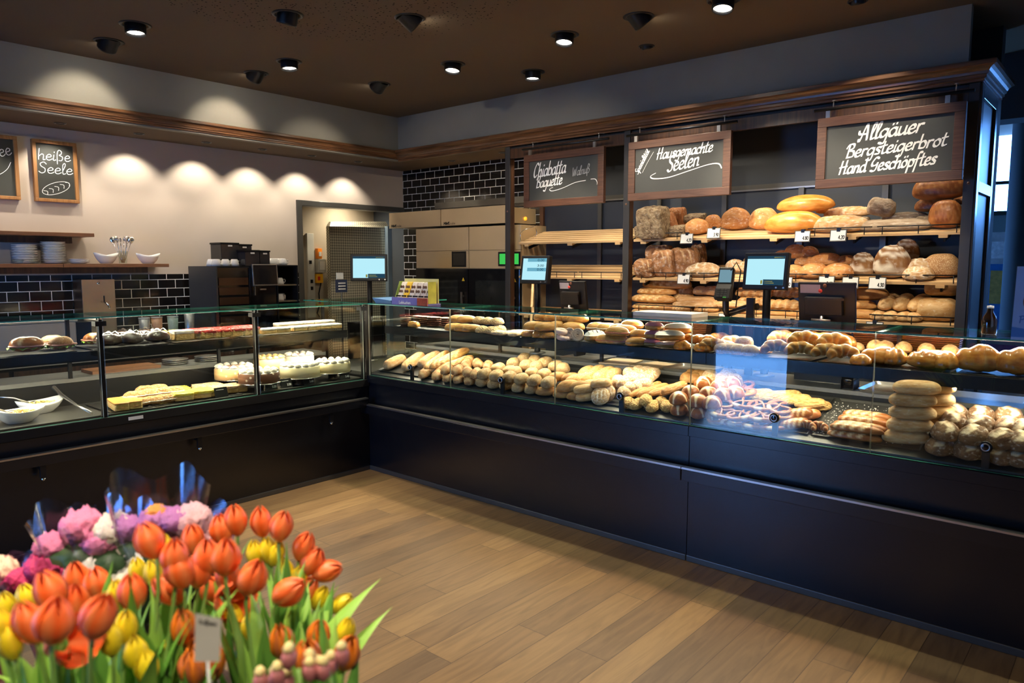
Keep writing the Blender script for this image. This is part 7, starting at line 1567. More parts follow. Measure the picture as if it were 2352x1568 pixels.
# coarse salt and crumbs scattered on the salted tray
rs = random.Random(4); m = MB()
for k in range(420):
    x = 0.10 + 0.34 * rs.random(); y = -3.37 - 0.42 * rs.random() ** 1.3 + (0.06 if k % 5 == 0 else 0); s_ = 0.0012 + 0.0016 * rs.random()
    z = 0.846 + (x - 0.275) * 0.3095 + s_ * 0.8; a = rs.random() * 3
    m.obox(Matrix.Translation((x, y, z)) @ Matrix.Rotation(a, 4, 'Z'), 2 * s_, 1.6 * s_, s_)
o = m.build('salt_crumbs', M_SUGAR); o['kind'] = 'stuff'; tag(o, 'coarse white salt scattered over the metal tray by the pretzels', 'salt')

def price_tag(label, y, z, txt, w_=0.105, h_=0.078, x=1.602, lean=10):
    t = thing('price_tag', label, 'price tag', (x, y, z), radians(-90), 'price tags on the bread shelves')
    R_ = Matrix.Rotation(radians(-lean), 4, 'X')
    f = lambda mb: mb.xf(R_)
    f(MB().box(-w_ / 2, w_ / 2, -0.004, 0.002, -h_ / 2, h_ / 2)).build('holder', M_DARKSTEEL, t, 0, True)
    f(MB().quad((-w_ / 2 + .005, -.0045, -h_ / 2 + .005), (w_ / 2 - .005, -.0045, -h_ / 2 + .005), (w_ / 2 - .005, -.0045, h_ / 2 - .005), (-w_ / 2 + .005, -.0045, h_ / 2 - .005))).build('card', mat('tag_card', (0.66, 0.66, 0.64), 0.6) if 'tag_card' not in bpy.data.materials else bpy.data.materials['tag_card'], t, 0, True)
    m = MB(); put = lambda u, v: (-w_ / 2 + u, -0.0050, -h_ / 2 + v)
    write(m, txt, put, w_ * 0.52, h_ * 0.18, w_ * 0.9, h_ * 0.18, h_ * 0.32, 0.005, 30, 0, 0.8)
    f(m).build('digits', M_BLACK, t, 0, True)
    MB().box(-0.012, 0.012, 0.0, 0.022, -0.004, h_ / 2 + 0.01).build('clip', M_BLACKMETAL, t, 0, True)
for (y, z, s, lb) in ((-1.875, 1.812, '4.20', 'price tag under the cracked bark loaves'), (-2.095, 1.848, '3.90', 'small price tag standing before the round loaves on the top shelf'), (-2.75, 1.808, '4.80', 'price tag under the big glossy oval loaves'), (-2.985, 1.808, '4.20', 'price tag under the slashed loaf'),
                      (-1.858, 1.503, '4.90', 'tilted price tag under the big brown loaves'), (-2.640, 1.490, '2.90', 'price tag at the right edge of the large display'), (-2.923, 1.500, '3.40', 'price tag under the orange-brown round loaves'), (-3.076, 1.496, '4.50', 'price tag between round loaves and swirl loaves'), (-3.242, 1.496, '4.30', 'price tag under the big swirl loaf'),
                      (-2.204, 1.215, '2.90', 'price tag before the thin sticks on the lower shelf'), (-2.700, 1.190, '2.20', 'low price tag behind the counter glass by the display pole'), (-3.238, 1.205, '3.20', 'price tag on the lower shelf right of the large till')):
    price_tag(lb, y, z, s)
for i, (x, s, lb) in enumerate(((-1.173, '', 'black price card before the streusel slices'), (-0.802, '3.20', 'black price card below the chocolate-sided cake'), (-0.682, '3.50', 'black price card left of the cream cake stand'), (-0.495, '3.60', 'black price card right of the cream cake stand'), (-0.174, '3.40', 'black price card below the last cake by the corner'))):
    t = thing('price_card', lb, 'price card', (x, 0.055, 0.7365), 0, 'black price cards in front of the cakes')
    MB().hexa([(-0.045, 0, 0), (0.045, 0, 0), (0.045, 0.006, 0), (-0.045, 0.006, 0), (-0.045, 0.022, 0.062), (0.045, 0.022, 0.062), (0.045, 0.026, 0.062), (-0.045, 0.026, 0.062)]).build('card', M_BLACK, t, 0, True)
    MB().box(-0.04, 0.04, 0.004, 0.035, -0.0005, 0.003).build('foot', M_BLACK, t, 0, True)
    m = MB(); put = lambda u, v: (-0.045 + u, -0.0008 + v * 0.355, v)
    m.quad(put(0.012, 0.046), put(0.065, 0.046), put(0.065, 0.049), put(0.012, 0.049))
    if s: write(m, s, put, 0.048, 0.014, 0.082, 0.014, 0.014, 0.003, 30, 0, 0.8)
    m.build('lettering', M_CHALK, t, 0, True)

# wicker baskets standing behind the upper shelf
def wicker_mat():
    m, nt, b, N, L = nodes('red_brown_wicker')
    tc = N('ShaderNodeTexCoord'); wv = N('ShaderNodeTexWave'); wv.bands_direction = 'Z'; wv.inputs['Scale'].default_value = 28; wv.inputs['Distortion'].default_value = 1.5
    L(tc.outputs['Object'], wv.inputs[0])
    r = N('ShaderNodeValToRGB'); r.color_ramp.elements[0].color = (0.11, 0.04, 0.018, 1); r.color_ramp.elements[1].color = (0.40, 0.18, 0.085, 1); L(wv.outputs[1], r.inputs[0]); L(r.outputs[0], b.inputs[0])
    bp = N('ShaderNodeBump'); bp.inputs[0].default_value = 0.8; bp.inputs[1].default_value = 0.006; L(wv.outputs[1], bp.inputs['Height']); L(bp.outputs[0], b.inputs['Normal']); b.inputs['Roughness'].default_value = 0.55
    return m
M_WICK = wicker_mat()
for lb, y0, y1, zt in (('wicker basket behind the pink-iced buns', -2.165, -2.565, 1.268), ('wicker basket behind the croissants', -2.99, -3.385, 1.255), ('wicker basket behind the plaited sweet loaves, full of rolls', -3.40, -3.90, 1.275)):
    t = thing('wicker_basket', lb, 'basket', (0.61, (y0 + y1) / 2, 1.1246), 0, 'wicker baskets behind the upper shelf')
    a, b = 0.568, 0.648
    m = MB(); o_, i_ = 0.0, 0.012
    q = lambda e, z, g=0: [(a - e, y1 - e * 0.5, z), (b + e * 0, y1 - e * 0.5, z), (b, y0 + e * 0.5, z), (a - e, y0 + e * 0.5, z)]
    m.rings([[(a + 0.01, y1 + 0.02, 1.1247), (b, y1 + 0.02, 1.1247), (b, y0 - 0.02, 1.1247), (a + 0.01, y0 - 0.02, 1.1247)], [(a, y1, zt), (b, y1, zt), (b, y0, zt), (a, y0, zt)], [(a + i_, y1 + i_, zt), (b - i_, y1 + i_, zt), (b - i_, y0 - i_, zt), (a + i_, y0 - i_, zt)], [(a + i_ + .01, y1 + i_ + .02, 1.20), (b - i_, y1 + i_ + .02, 1.20), (b - i_, y0 - i_ - .02, 1.20), (a + i_ + .01, y0 - i_ - .02, 1.20)]])
    m.build('wickerwork', M_WICK, t)
    MB().tube([(a, y1, zt), (b, y1, zt), (b, y0, zt), (a, y0, zt), (a, y1, zt)], 0.009, 8).build('rim', M_WICK, t)

# ------------------------------------------------------------------ cakes on stands
M_STAND = mat('cake_stand_steel', (0.5, 0.48, 0.45), 0.2, 1.0)
M_CHSIDE = crust('chocolate_flake_side', (0.20, 0.085, 0.04), (0.07, 0.025, 0.012), CREAM, 0.0, (0.62, 0.50, 0.36), 0.22, 26, 0.7, 0.6)
M_ALMSIDE = crust('almond_side', (0.70, 0.46, 0.20), (0.55, 0.32, 0.12), CREAM, 0.0, (0.80, 0.66, 0.42), 0.25, 26, 0.7, 0.5)
M_CREAMY = mat('pale_yellow_cream', (0.74, 0.65, 0.38), 0.5, var=0.04)
M_APRI = mat('apricot_cream', (0.80, 0.55, 0.24), 0.5, var=0.1)
M_PINKTOP = crust('pink_brown_topping', (0.62, 0.33, 0.24), (0.46, 0.20, 0.13), CREAM, 0.3, rough=0.5, bump=0.4)
def cake(label, cx, cy, zb, r, h, side, top, ros, n, centre=None, zdeck=0.7285):
    s_ = thing('cake_stand', label.replace('cake', 'steel stand under the cake', 1) if 'cake' in label else label, 'cake stand', (cx, cy, zdeck), 0, 'cake stands')
    s_['label'] = 'steel stand under the ' + label
    MB().lathe([(0.045, 0), (0.042, 0.004), (0.035, 0.008), (0.034, zb - zdeck - 0.004)], 24).build('foot', M_STAND, s_, local=True)
    MB().lathe([(0.03, zb - zdeck - 0.0039), (r + 0.012, zb - zdeck - 0.002), (r + 0.012, zb - zdeck), (0.0005, zb - zdeck)], 40, caps=False).build('plate', M_STAND, s_, local=True)
    t = thing('cake', label, 'cake', (cx, cy, zb + 0.0005), 0, 'round cakes on stands')
    MB().lathe([(r, 0), (r * 1.005, h * 0.5), (r, h - 0.008), (r - 0.006, h - 0.001), (r - 0.0065, h - 0.001)], 48).build('side', side, t, local=True)
    MB().lathe([(0.0005, h + 0.004), (r * 0.7, h + 0.003), (r - 0.010, h + 0.002), (r - 0.005, h - 0.0008)], 48, caps=False).build('cream_top', top, t, local=True)
    if centre: MB().lathe([(0.0005, h + 0.010), (r * 0.5, h + 0.009), (r * 0.62, h + 0.0045)], 40, caps=False).build('decor', centre, t, local=True)
    for k in range(n):
        a = 2 * pi * k / n; px_, py_ = (r - 0.026) * cos(a), (r - 0.026) * sin(a)
        q = MB().lathe([(0.022, 0), (0.025, 0.005), (0.020, 0.011), (0.020, 0.013), (0.010, 0.019), (0.0008, 0.023)], 14, (px_, py_, h + 0.0045), wob=lambda t_, z_: 1 + 0.12 * sin(6 * t_ + z_ * 220))
        q.build('cream_rosette', ros, t, local=True)
    return t
cake('almond-sided cream cake with rusty topping, leftmost cake', -0.905, 0.385, 0.8005, 0.135, 0.078, M_ALMSIDE, M_CREAM, M_CREAM, 12, M_PINKTOP)
cake('chocolate-flake cake with cream rosettes, before the almond cake', -0.845, 0.115 + 0.035, 0.790, 0.14, 0.070, M_CHSIDE, M_CREAM, M_CREAM, 12, M_PINKTOP)
cake('tall plain cream cake in the middle of the cakes', -0.50, 0.17, 0.788, 0.145, 0.080, M_CREAMY, M_CREAM, M_CREAM, 14)
cake('apricot cake with rosettes behind the black post', -0.60, 0.42, 0.825, 0.115, 0.085, M_APRI, M_CREAM, M_APRI, 12)
cake('white cake topped with pink macarons at the back', -0.345, 0.42, 0.825, 0.115, 0.085, M_CREAM, M_CREAM, M_CREAM, 10, mat('pink_macaron', (0.72, 0.50, 0.50), 0.5))
cake('pale lemon cream cake nearest the corner', -0.195, 0.19, 0.788, 0.135, 0.075, M_CREAMY, M_CREAM, M_CREAM, 12)

# salad bowls and odds and ends in the left case
for lb, x, y, fill, col, dens in (('pasta salad', -2.30, 0.20, 'pasta_salad', (0.70, 0.46, 0.14), 90), ('potato salad', -2.13, 0.42, 'potato_salad', (0.75, 0.62, 0.22), 60)):
    b_ = boat_bowl(0.135, 'white boat-shaped bowl of %s in the snack case' % lb, (x, y, 0.7285), 0.15, group='salad bowls in the snack case')
    m = MB(); rr = random.Random(len(lb))
    m.lathe([(0.0005, 0.050), (0.085, 0.046), (0.105, 0.040)], 24, caps=False)
    for v in range(len(m.v)): m.v[v] = (m.v[v][0], m.v[v][1] * 0.6, m.v[v][2])
    for k in range(dens):
        a = rr.random() * 2 * pi; q = rr.random() ** 0.5; c = Vector((0.092 * q * cos(a), 0.055 * q * sin(a), 0.053 + 0.018 * (1 - q)))
        d = Vector((rr.random() - .5, rr.random() - .5, (rr.random() - .5) * 0.5)).normalized() * 0.011
        m.tube([c - d, c + Vector((0, 0, .003)), c + d], [0.003, 0.0048, 0.003], 6)
    o = m.build(fill, mat(fill, col, 0.45, var=0.35, scale=60)); o.location = (x, y, 0.7285); o.rotation_euler = (0, 0, 0.15)
    o['kind'] = 'stuff'; tag(o, '%s heaped in the white boat bowl of the snack case' % lb, 'salad')
    t = thing('serving_spoon', 'steel serving spoon stuck in the %s' % lb, 'spoon', (x, y, 0.7285), 0, 'serving spoons')
    MB().tube([(-0.05, 0.03, 0.065), (-0.12, 0.05, 0.10), (-0.19, 0.07, 0.115)], 0.005, 8).build('handle', M_STEEL, t, local=True)
    MB().lathe([(0.001, -0.03), (0.018, -0.012), (0.02, 0.006), (0.001, 0.028)], 12).xf(Matrix.Translation((-0.03, 0.022, 0.066)) @ Matrix.Rotation(radians(80), 4, 'Y') @ Matrix.Diagonal((0.35, 1, 1, 1))).build('spoon_bowl', M_STEEL, t, local=True)
MB().tube([(-2.03, 0.50, 0.86), (-2.02, 0.40, 0.825), (-1.99, 0.25, 0.775), (-1.96, 0.10, 0.742)], [0.014, 0.010, 0.008, 0.008], 10).build('glass_strut', M_STEEL, CL)
o = MB().box(-0.22, 0.22, -0.10, 0.10, 0, 0.02).build('cutting_board', M_SHELFW); o.location = (-1.55, 0.70, 0.9006); tag(o, 'wooden cutting board on the worktop behind the eclairs', 'board')
for k in range(2):
    for i in range(3):
        o = MB().lathe([(0.0005, 0.001), (0.07, 0.0), (0.09, 0.011), (0.087, 0.012), (0.068, 0.003), (0.0005, 0.003)], 32, caps=False).build('steel_dish', M_STEEL)
        o.location = (-1.18 + 0.24 * k, 0.71, 0.9006 + 0.013 * i); tag(o, 'steel dish in the %s stack behind the raspberry slices, %s from the bottom' % (('first', 'second')[k], ordinal(i)), 'dish', 'steel dishes stacked on the worktop')
t = thing('bread_bin', 'beige box with dark end on the back counter by the photo edge', 'box', (-2.0, 1.7, 0.9205))
MB().box(-2.35, -1.55, 1.50, 1.95, 0.9207, 1.19).build('bin', mat('pinkish_plastic', (0.52, 0.42, 0.34), 0.3), t, 0.01)
MB().box(-2.36, -1.54, 1.49, 1.96, 1.1905, 1.225).build('lid', mat('beige_lid', (0.50, 0.46, 0.34), 0.4), t, 0.006)
MB().box(-1.5395, -1.44, 1.52, 1.93, 0.9207, 1.18).build('end_block', M_BLACK, t)

# blooms: kind, centre, axis
TULIPS = [
 ('orange', [(-3.255,-3.392,1.111,-0.25,0.06,0.97), (-3.206,-3.323,1.12,-0.28,0.1,0.96), (-3.262,-3.531,1.162,0.06,-0.29,0.96), (-3.167,-3.304,1.08,0,-0.23,0.97), (-3.108,-3.13,1.05,-0.11,-0.1,0.99), (-3.084,-3.159,1.041,-0.17,-0.03,0.99), (-3.234,-3.606,1.182,0.16,-0.41,0.9), (-3.086,-3.322,1.076,-0.11,-0.1,0.99), (-3.061,-3.338,1.162,-0.28,0.1,0.96), (-3.025,-3.314,1.055,-0.53,0.38,0.76), (-3.035,-3.373,1.134,-0.06,-0.16,0.99), (-3.032,-3.379,1.113,-0.22,0.03,0.97), (-2.904,-3.157,1.072,-0.11,-0.1,0.99), (-2.986,-3.354,1.091,0,-0.23,0.97), (-2.975,-3.363,1.113,-0.06,-0.16,0.99), (-2.921,-3.256,1.001,-0.33,0.16,0.93), (-2.852,-3.174,1.082,-0.17,-0.03,0.99), (-2.979,-3.437,1.134,-0.02,-0.2,0.98), (-2.926,-3.338,1.058,0,-0.23,0.97), (-2.831,-3.195,1.101,-0.15,-0.06,0.99), (-2.952,-3.474,1.1,0.16,-0.41,0.9), (-2.797,-3.235,1.098,-0.11,-0.1,0.99), (-2.784,-3.29,1.098,0.06,-0.29,0.96), (-2.885,-3.476,1.052,0.42,-0.71,0.57), (-2.744,-3.305,1.048,0.16,-0.41,0.9), (-2.748,-3.315,0.959,0.3,-0.58,0.76), (-2.735,-3.32,1.017,0.21,-0.47,0.86), (-2.716,-3.345,0.996,0.5,-0.8,0.34)]),
 ('open', [(-3.218,-3.439,1.083,0.1,-0.9,0.43), (-2.927,-3.346,1.006,0.14,-0.95,0.29)]),
 ('yellow', [(-3.281,-3.363,1.104,-0.11,-0.1,0.99), (-3.214,-3.102,1.025,-0.11,-0.1,0.99), (-3.275,-3.373,1.083,-0.17,-0.03,0.99), (-3.17,-3.064,1.014,-0.2,0.01,0.98), (-3.166,-3.441,1.068,-0.11,-0.1,0.99), (-3.083,-3.249,1.047,-0.11,-0.1,0.99), (-3.134,-3.415,1.064,0,-0.23,0.97), (-3.127,-3.429,1.025,-0.11,-0.1,0.99), (-2.982,-3.076,1.009,-0.11,-0.1,0.99), (-3.117,-3.443,1.003,-0.11,-0.1,0.99), (-2.989,-3.172,1.032,-0.17,-0.03,0.99), (-3.04,-3.316,0.942,0.11,-0.35,0.93), (-2.932,-3.088,1.046,-0.11,-0.1,0.99), (-2.926,-3.352,0.977,-0.11,-0.1,0.99), (-2.934,-3.43,0.992,-0.11,-0.1,0.99), (-2.811,-3.229,1.033,-0.11,-0.1,0.99), (-2.794,-3.249,1.04,-0.11,-0.1,0.99), (-2.783,-3.262,1.033,0.11,-0.35,0.93), (-2.774,-3.279,0.998,-0.11,-0.1,0.99), (-2.755,-3.302,0.985,0.11,-0.35,0.93), (-2.731,-3.337,0.943,0.21,-0.47,0.86), (-2.702,-3.372,0.93,0.38,-0.67,0.64), (-2.794,-3.508,0.954,0.11,-0.35,0.93)]),
 ('parrot', [(-3.035,-3.391,1.015,-0.11,-0.1,0.99), (-3.051,-3.454,0.976,-0.11,-0.1,0.99), (-3.02,-3.416,0.973,-0.11,-0.1,0.99), (-3.008,-3.431,0.959,-0.17,-0.03,0.99), (-2.902,-3.472,0.964,-0.17,-0.03,0.99), (-2.93,-3.593,0.991,-0.11,-0.1,0.99), (-2.827,-3.472,0.943,0,-0.23,0.97), (-2.859,-3.602,0.973,0.06,-0.29,0.96)]),
]

# ------------------------------------------------------------------ cut flowers in the foreground
def petal_mat(name, c1, c2, rough=0.45):
    """two-tone petals: c1 along the edges, c2 along the middle"""
    m, nt, b, N, L = nodes(name)
    at = N('ShaderNodeAttribute'); at.attribute_name = 'pale'
    tc = N('ShaderNodeTexCoord'); nz = N('ShaderNodeTexNoise'); nz.inputs['Scale'].default_value = 3; L(tc.outputs['Object'], nz.inputs[0])
    ad = N('ShaderNodeMath'); ad.operation = 'MULTIPLY_ADD'; ad.inputs[1].default_value = 0.4; L(nz.outputs[0], ad.inputs[0]); L(at.outputs['Fac'], ad.inputs[2])
    mx = N('ShaderNodeMix'); mx.data_type = 'RGBA'; mx.inputs[6].default_value = (*c1, 1); mx.inputs[7].default_value = (*c2, 1)
    sb = N('ShaderNodeMath'); sb.operation = 'SUBTRACT'; sb.use_clamp = True; sb.inputs[1].default_value = 0.2; L(ad.outputs[0], sb.inputs[0])
    L(sb.outputs[0], mx.inputs[0]); L(mx.outputs[2], b.inputs['Base Color'])
    b.inputs['Roughness'].default_value = rough; b.inputs['Subsurface Weight'].default_value = 0.0
    return m
P_ORANGE = petal_mat('coral_tulip_petals', (0.90, 0.12, 0.015), (0.92, 0.27, 0.09))
P_YELLOW = petal_mat('yellow_tulip_petals', (0.90, 0.66, 0.01), (0.86, 0.60, 0.03))
P_PARROT = petal_mat('orange_purple_tulip_petals', (0.85, 0.22, 0.01), (0.30, 0.07, 0.06))
M_STEMG = mat('tulip_stem', (0.20, 0.36, 0.07), 0.5, var=0.15)
M_LEAFG = mat('tulip_leaf', (0.13, 0.33, 0.045), 0.45, var=0.3, scale=8)
M_LEAFY = mat('tulip_leaf_light', (0.26, 0.48, 0.07), 0.45, var=0.25, scale=8)

def bloom_mesh(name, m_, spread=0.0, point=0.35, fat=0.36, seed=0, frill=0.0):
    """six petals in two whorls; unit height 1, axis +z, centre at 0"""
    mb = MB(); pale = []; nu, nv = 10, 8
    for k in range(6):
        a0 = k * pi / 3 + 0.1 * sin(seed + k * 2.1); inner = 0.90 if k % 2 else 1.0
        rows = []
        for i in range(nu + 1):
            u = i / nu
            r = fat * inner * (sin(pi * min(1, 0.10 + 0.865 * u)) ** 0.75) + spread * u * u * 0.5
            wid = 1.02 * (1 - max(0, (u - point) / (1 - point)) ** 3.2) + 0.05
            row = []
            for j in range(nv + 1):
                v = -1 + 2 * j / nv; a = a0 + v * wid * 0.62
                rr = r * (1 + 0.05 * (1 - v * v)) + frill * 0.06 * sin(v * 9 + k) * u
                row.append((rr * cos(a), rr * sin(a), u - 0.5 - 0.03 * abs(v) * u + frill * 0.04 * sin(v * 13 + k) * u)); pale.append((1 - abs(v)) ** 1.3 * (1 - 0.6 * u))
            rows.append(row)
        mb.smooth = True; mb.rings(rows, False, False)
    return mb.mesh(name, [m_], {'pale': pale})
BLOOMS = {'orange': [bloom_mesh('bloom', P_ORANGE, 0, seed=s, fat=0.33 + 0.02 * s, point=.3 + .05 * s) for s in range(3)], 'open': [bloom_mesh('bloom', P_ORANGE, 0.9, seed=5, fat=0.40, frill=0.6)],
          'yellow': [bloom_mesh('bloom', P_YELLOW, 0, seed=s, fat=0.30 + 0.015 * s) for s in range(2)], 'parrot': [bloom_mesh('bloom', P_PARROT, 0.06, seed=s, fat=0.32, frill=0.8) for s in range(2)]}
def blade(name, m_, L_, W_, curl, seed):
    """lance-shaped leaf folded along its midrib; grows from the origin along +z and bends to +x"""
    mb = MB(); n = 12; rows = []
    for i in range(n + 1):
        u = i / n; w_ = W_ * (sin(pi * (0.12 + 0.88 * u)) ** 0.8) * (1 - u ** 5) + 0.0004
        x = curl * u * u + 0.01 * sin(3 * u + seed); z = L_ * u * (1 - 0.12 * u * abs(curl) / 0.1)
        tw = 0.35 * sin(seed + 2.2 * u)
        row = []
        for v in (-1, -0.5, 0, 0.5, 1):
            row.append((x + 0.35 * w_ * abs(v) + tw * w_ * v, w_ * v, z))
        rows.append(row)
    mb.smooth = True; mb.rings(rows, False, False)
    me = mb.mesh(name, [m_])
    return me
BLADES = [blade('leaf', (M_LEAFG, M_LEAFY)[s % 2], 0.23 + 0.03 * (s % 3), 0.017 + 0.003 * (s % 2), (0.03, 0.07, 0.05, 0.10)[s % 4], s * 1.7) for s in range(6)]
BUCKETS = [(-3.20, -3.42), (-2.94, -3.62), (-3.12, -3.80)]
BZ0 = 0.62
TL = {'orange': ('coral tulip', 'coral tulips in the foreground'), 'open': ('wide open coral tulip', 'open coral tulips'), 'yellow': ('yellow tulip', 'yellow tulips in the foreground'), 'parrot': ('orange and purple tulip', 'orange and purple tulips')}
rt = random.Random(11)
for kind, items in TULIPS:
    nm, grp = TL[kind]
    for i, (x, y, z, ax, ay, az) in enumerate(items):
        bx, by = min(BUCKETS, key=lambda q: (q[0] - x) ** 2 + (q[1] - y) ** 2)
        size = {'orange': 0.066, 'open': 0.066, 'yellow': 0.058, 'parrot': 0.064}[kind]
        lb = '%s in the foreground bunch, %s from the left among the %s' % (nm, ordinal(i), 'yellow ones' if kind == 'yellow' else 'coral ones' if kind == 'orange' else 'others') if kind != 'open' else '%s with flared petals, %s' % (nm, 'at the far left' if i == 0 else 'near the middle of the bunch')
        t = thing('tulip', lb, 'tulip', (x, y, z), 0, grp)
        A = Vector((ax, ay, az)).normalized()
        Q = A.to_track_quat('Z', 'X') @ Matrix.Rotation(rt.random() * 6.28, 3, 'Z').to_quaternion()
        b = bpy.data.objects.new('bloom', BLOOMS[kind][i % len(BLOOMS[kind])]); COL.objects.link(b); b.parent = t
        b.rotation_mode = 'QUATERNION'; b.rotation_quaternion = Q; b.scale = (size, size, size)
        # stem: from the bloom down to the bucket
        foot = Vector((bx + (x - bx) * 0.25 - x, by + (y - by) * 0.25 - y, BZ0 + 0.02 - z))
        p0 = -A * size * 0.46; p1 = p0 - A * 0.05 + Vector((0, 0, -0.03))
        pts = []
        for k in range(9):
            u = k / 8; c0 = p0.lerp(p1, u); c1 = p1.lerp(foot, u); pts.append(c0.lerp(c1, u))
        MB().tube(pts, 0.0032, 6).build('stem', M_STEMG, t, 0, True)
        for k in range(3 if kind in ('yellow', 'parrot') or i % 2 else 2):
            l_ = bpy.data.objects.new('leaf', BLADES[(i * 2 + k * 3 + len(kind)) % 6]); COL.objects.link(l_); l_.parent = t
            base = pts[5] if k < 2 else pts[6]
            l_.location = base; out = atan2(y - by, x - bx) + (rt.random() - 0.5) * 3.4
            l_.rotation_euler = ((rt.random() - 0.5) * 0.5, (rt.random() - 0.5) * 0.5, out); s_ = 0.62 + 0.35 * rt.random(); l_.scale = (s_, s_, s_)
# fill of leaves and small pink berry sprigs between the bunches
for i, (x, y, z) in enumerate(((-3.035, -3.735, 1.072), (-3.06, -3.715, 1.05), (-3.00, -3.755, 1.06))):
    t = thing('berry_sprig', 'sprig of purple-pink buds with yellow tips low in the foreground, %s from the left' % ordinal(i), 'flower', (x, y, z), 0, 'budded sprigs')
    for k in range(4):
        a = k * 1.7 + i; o_ = Vector((0.018 * cos(a), 0.018 * sin(a), 0.012 * (k % 3)))
        q = MB().lathe([(0.002, -0.016), (0.009, -0.008), (0.010, 0.002), (0.007, 0.010)], 12, tuple(o_)).build('bud', mat('dusky_pink_bud', (0.45, 0.15, 0.15), 0.5, var=0.2) if 'dusky_pink_bud' not in bpy.data.materials else bpy.data.materials['dusky_pink_bud'], t, 0, True)
        MB().lathe([(0.007, 0.0105), (0.008, 0.014), (0.004, 0.020), (0.0004, 0.021)], 12, tuple(o_)).build('tip', mat('pale_yellow_tip', (0.72, 0.58, 0.25), 0.5) if 'pale_yellow_tip' not in bpy.data.materials else bpy.data.materials['pale_yellow_tip'], q, 0, True)
    MB().tube([(0, 0, 0), (0.01, 0.0, -0.15), (0.0, 0.02, BZ0 + 0.03 - z)], 0.003, 6).build('stem', M_STEMG, t, 0, True)

# bunches in foil behind the tulips
M_FOIL = glass('bouquet_foil', (0.90, 0.89, 0.95), 1.6, 0.12)
M_FOILP = glass('purple_bouquet_foil', (0.66, 0.40, 0.50), 1.2, 0.2)
def ruffle_mesh(name, m_, seed, ls=13, amp=0.5):
    mb, pl = body(2.0, 2.0, 0.5, nu=26, nv=30, lump=amp, ls=ls, seed=seed)
    return mb.mesh(name, [m_], {'pale': pl})
FLC = {'pink': (0.72, 0.20, 0.36), 'ivory': (0.80, 0.70, 0.60), 'mauve': (0.45, 0.16, 0.42), 'rose': (0.82, 0.46, 0.50), 'magenta': (0.55, 0.03, 0.14), 'white': (0.84, 0.82, 0.70), 'peach': (0.80, 0.58, 0.42), 'orange': (0.85, 0.32, 0.06)}
FLM = {k: ruffle_mesh('blossom', mat(k + '_petals', c, 0.6, var=0.18, scale=18, bump=0.5), i) for i, (k, c) in enumerate(FLC.items())}
M_DARKF = mat('dark_foliage', (0.035, 0.08, 0.025), 0.5, var=0.4)
BB = (-2.93, -2.93)
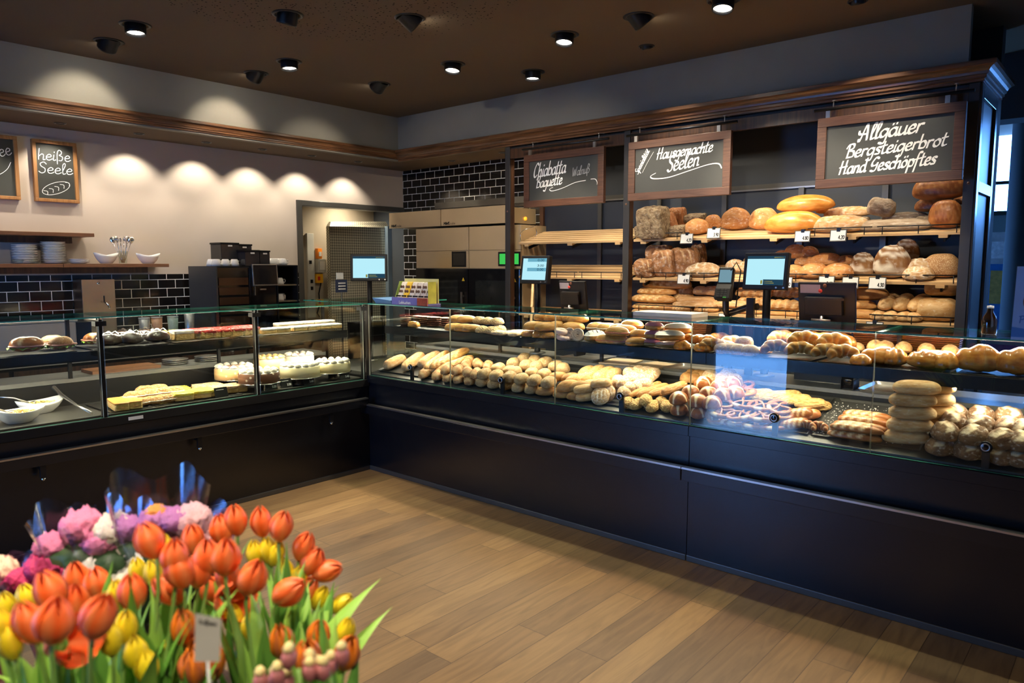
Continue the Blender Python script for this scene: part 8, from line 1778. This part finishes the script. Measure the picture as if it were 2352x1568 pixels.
for lb, c, foil, col, heads in (
    ('bunch of bright pink carnations in clear foil behind the tulips', (-2.997, -2.828, 1.045), M_FOIL, 'pink', [(0, 0, 0, 'pink'), (0.02, -0.05, -0.03, 'pink'), (-0.05, 0.03, -0.04, 'pink')]),
    ('bunch of large ivory carnations behind the tulips', (-2.950, -2.880, 1.035), M_FOIL, 'ivory', [(0, 0, 0, 'ivory'), (-0.03, 0.03, -0.06, 'peach'), (0.035, -0.03, -0.05, 'ivory')]),
    ('bunch of mauve and orange flowers in tall clear foil', (-2.885, -2.955, 1.060), M_FOIL, 'mauve', [(0, 0, -0.01, 'mauve'), (0.02, -0.04, 0, 'mauve'), (-0.005, 0.0, 0.014, 'orange'), (-0.05, 0.05, -0.02, 'mauve')]),
    ('bunch with one large pale pink rose at the right of the foil bunches', (-2.835, -3.010, 1.055), M_FOILP, 'rose', [(0, 0, 0, 'rose'), (-0.02, 0.02, -0.05, 'rose'), (0.04, -0.03, -0.04, 'rose')]),
    ('bunch of deep magenta flowers at the left behind the tulips', (-3.06, -2.80, 0.965), M_FOILP, 'magenta', [(0, 0, 0, 'magenta'), (0.045, -0.05, -0.01, 'magenta'), (-0.04, 0.03, -0.03, 'magenta'), (0.08, -0.09, -0.03, 'magenta')]),
    ('bunch of white roses right behind the tall coral tulips', (-2.96, -2.93, 0.955), M_FOIL, 'white', [(-0.05, 0.05, 0, 'white'), (0.0, 0.0, -0.02, 'white'), (0.04, -0.04, 0.02, 'white'), (0.06, -0.07, 0.0, 'white')]),
    ('bunch of peach flowers cut by the left photo edge', (-3.13, -2.70, 0.945), M_FOILP, 'peach', [(0, 0, 0, 'peach'), (-0.05, 0.04, 0.03, 'orange'), (0.04, -0.04, -0.03, 'peach')])):
    t = thing('wrapped_bunch', lb, 'bouquet', c, 0, 'foil-wrapped bunches')
    for k, (dx, dy, dz, cc) in enumerate(heads):
        b = bpy.data.objects.new('blossom', FLM[cc]); COL.objects.link(b); b.parent = t
        s_ = 0.045 if cc == 'orange' else 0.088 if lb.startswith('bunch of large') or k == 0 else 0.07
        b.location = (dx, dy, dz - s_ * 0.4); b.scale = (s_, s_, s_ * 0.8); b.rotation_euler = (0, 0, k)
    foot = Vector((BB[0] + (c[0] - BB[0]) * 0.3 - c[0], BB[1] + (c[1] - BB[1]) * 0.3 - c[1], BZ0 + 0.02 - c[2]))
    m = MB()
    for k in range(3): m.tube([(0.012 * (k - 1), 0.01 * (k % 2), -0.03), tuple(foot * 0.5 + Vector((0.01 * k, 0, 0))), tuple(foot)], 0.004, 6)
    m.build('stem', M_STEMG, t, 0, True)
    l = MB().lathe([(0.02, -0.17), (0.055, -0.10), (0.07, -0.05), (0.03, -0.035)], 16, wob=lambda a, z: 1 + 0.2 * sin(5 * a))
    l.build('foliage', M_DARKF, t, 0, True)
    hi = 0.085 if 'tall clear' in lb else 0.03 if 'bright pink' in lb or 'ivory' in lb else 0.0
    w_ = MB(); n = 26; rs_ = []
    for r_, z_ in ((0.02, -0.26), (0.055, -0.12), (0.085, -0.02), (0.10, hi)):
        rs_.append([(r_ * (1 + 0.10 * sin(a * 5 + r_ * 40)) * cos(a), r_ * (1 + 0.10 * sin(a * 5 + r_ * 40)) * sin(a), z_ + (0.022 * sin(a * 4) if z_ == hi else 0)) for a in (2 * pi * j / n for j in range(n))])
    w_.smooth = True; w_.rings(rs_, True, False); w_.build('foil', foil, t, 0, True)
# small printed care card between the tulips
t = thing('care_card', 'white printed care card standing between the tulips', 'card', (-3.125, -3.655, 1.13))
rgt = Vector((0.6546, -0.7559, 0)); 
def cp(u, v): return tuple(rgt * u + Vector((0, 0, v)) + Vector((-0.02, -0.018, 0)) * (v * 2))
MB().quad(cp(-0.016, -0.04), cp(0.018, -0.04), cp(0.024, 0.022), cp(-0.010, 0.030)).build('card', mat('white_card', (0.72, 0.70, 0.64), 0.5), t, 0, True)
m = MB(); write(m, 'Tulpen'.replace('T', 't'), lambda u, v: tuple(Vector(cp(u, v)) + Vector((-0.0008, -0.0007, 0))), -0.006, 0.016, 0.018, 0.012, 0.007, 0.0012, 30, 0, 0.8)
m.build('print', M_BLACK, t, 0, True)
MB().tube([cp(0.002, -0.04), cp(0.002, -0.16), (0.0, 0.05, BZ0 + 0.03 - 1.13)], 0.0018, 6).build('pick', M_WHITEMATT, t, 0, True)

# buckets and the stand that carries them
M_BUCK = mat('dark_flower_bucket', (0.03, 0.03, 0.03), 0.5)
for (x, y), lb in zip(BUCKETS + [BB], ('dark bucket holding the left tulips', 'dark bucket holding the tulips nearest the open floor', 'dark bucket holding the front tulips', 'dark bucket holding the foil-wrapped bunches')):
    o = MB().lathe([(0.0005, 0.004), (0.085, 0.0), (0.125, 0.26), (0.130, 0.262), (0.122, 0.258), (0.083, 0.008), (0.0005, 0.010)], 28, caps=False).build('flower_bucket', M_BUCK)
    o.location = (x, y, BZ0 - 0.004); tag(o, lb, 'bucket', 'flower buckets')
t = thing('flower_stand', 'low dark wooden stand carrying the flower buckets', 'stand', (-3.05, -3.40, 0))
MB().box(-3.42, -2.72, -4.0, -2.72, BZ0 - 0.045, BZ0 - 0.0045).build('top', M_POST, t)
for x in (-3.38, -2.76):
    for y in (-3.96, -2.76): MB().box(x - 0.025, x + 0.025, y - 0.025, y + 0.025, 0, BZ0 - 0.0455).build('leg', M_POST, t)
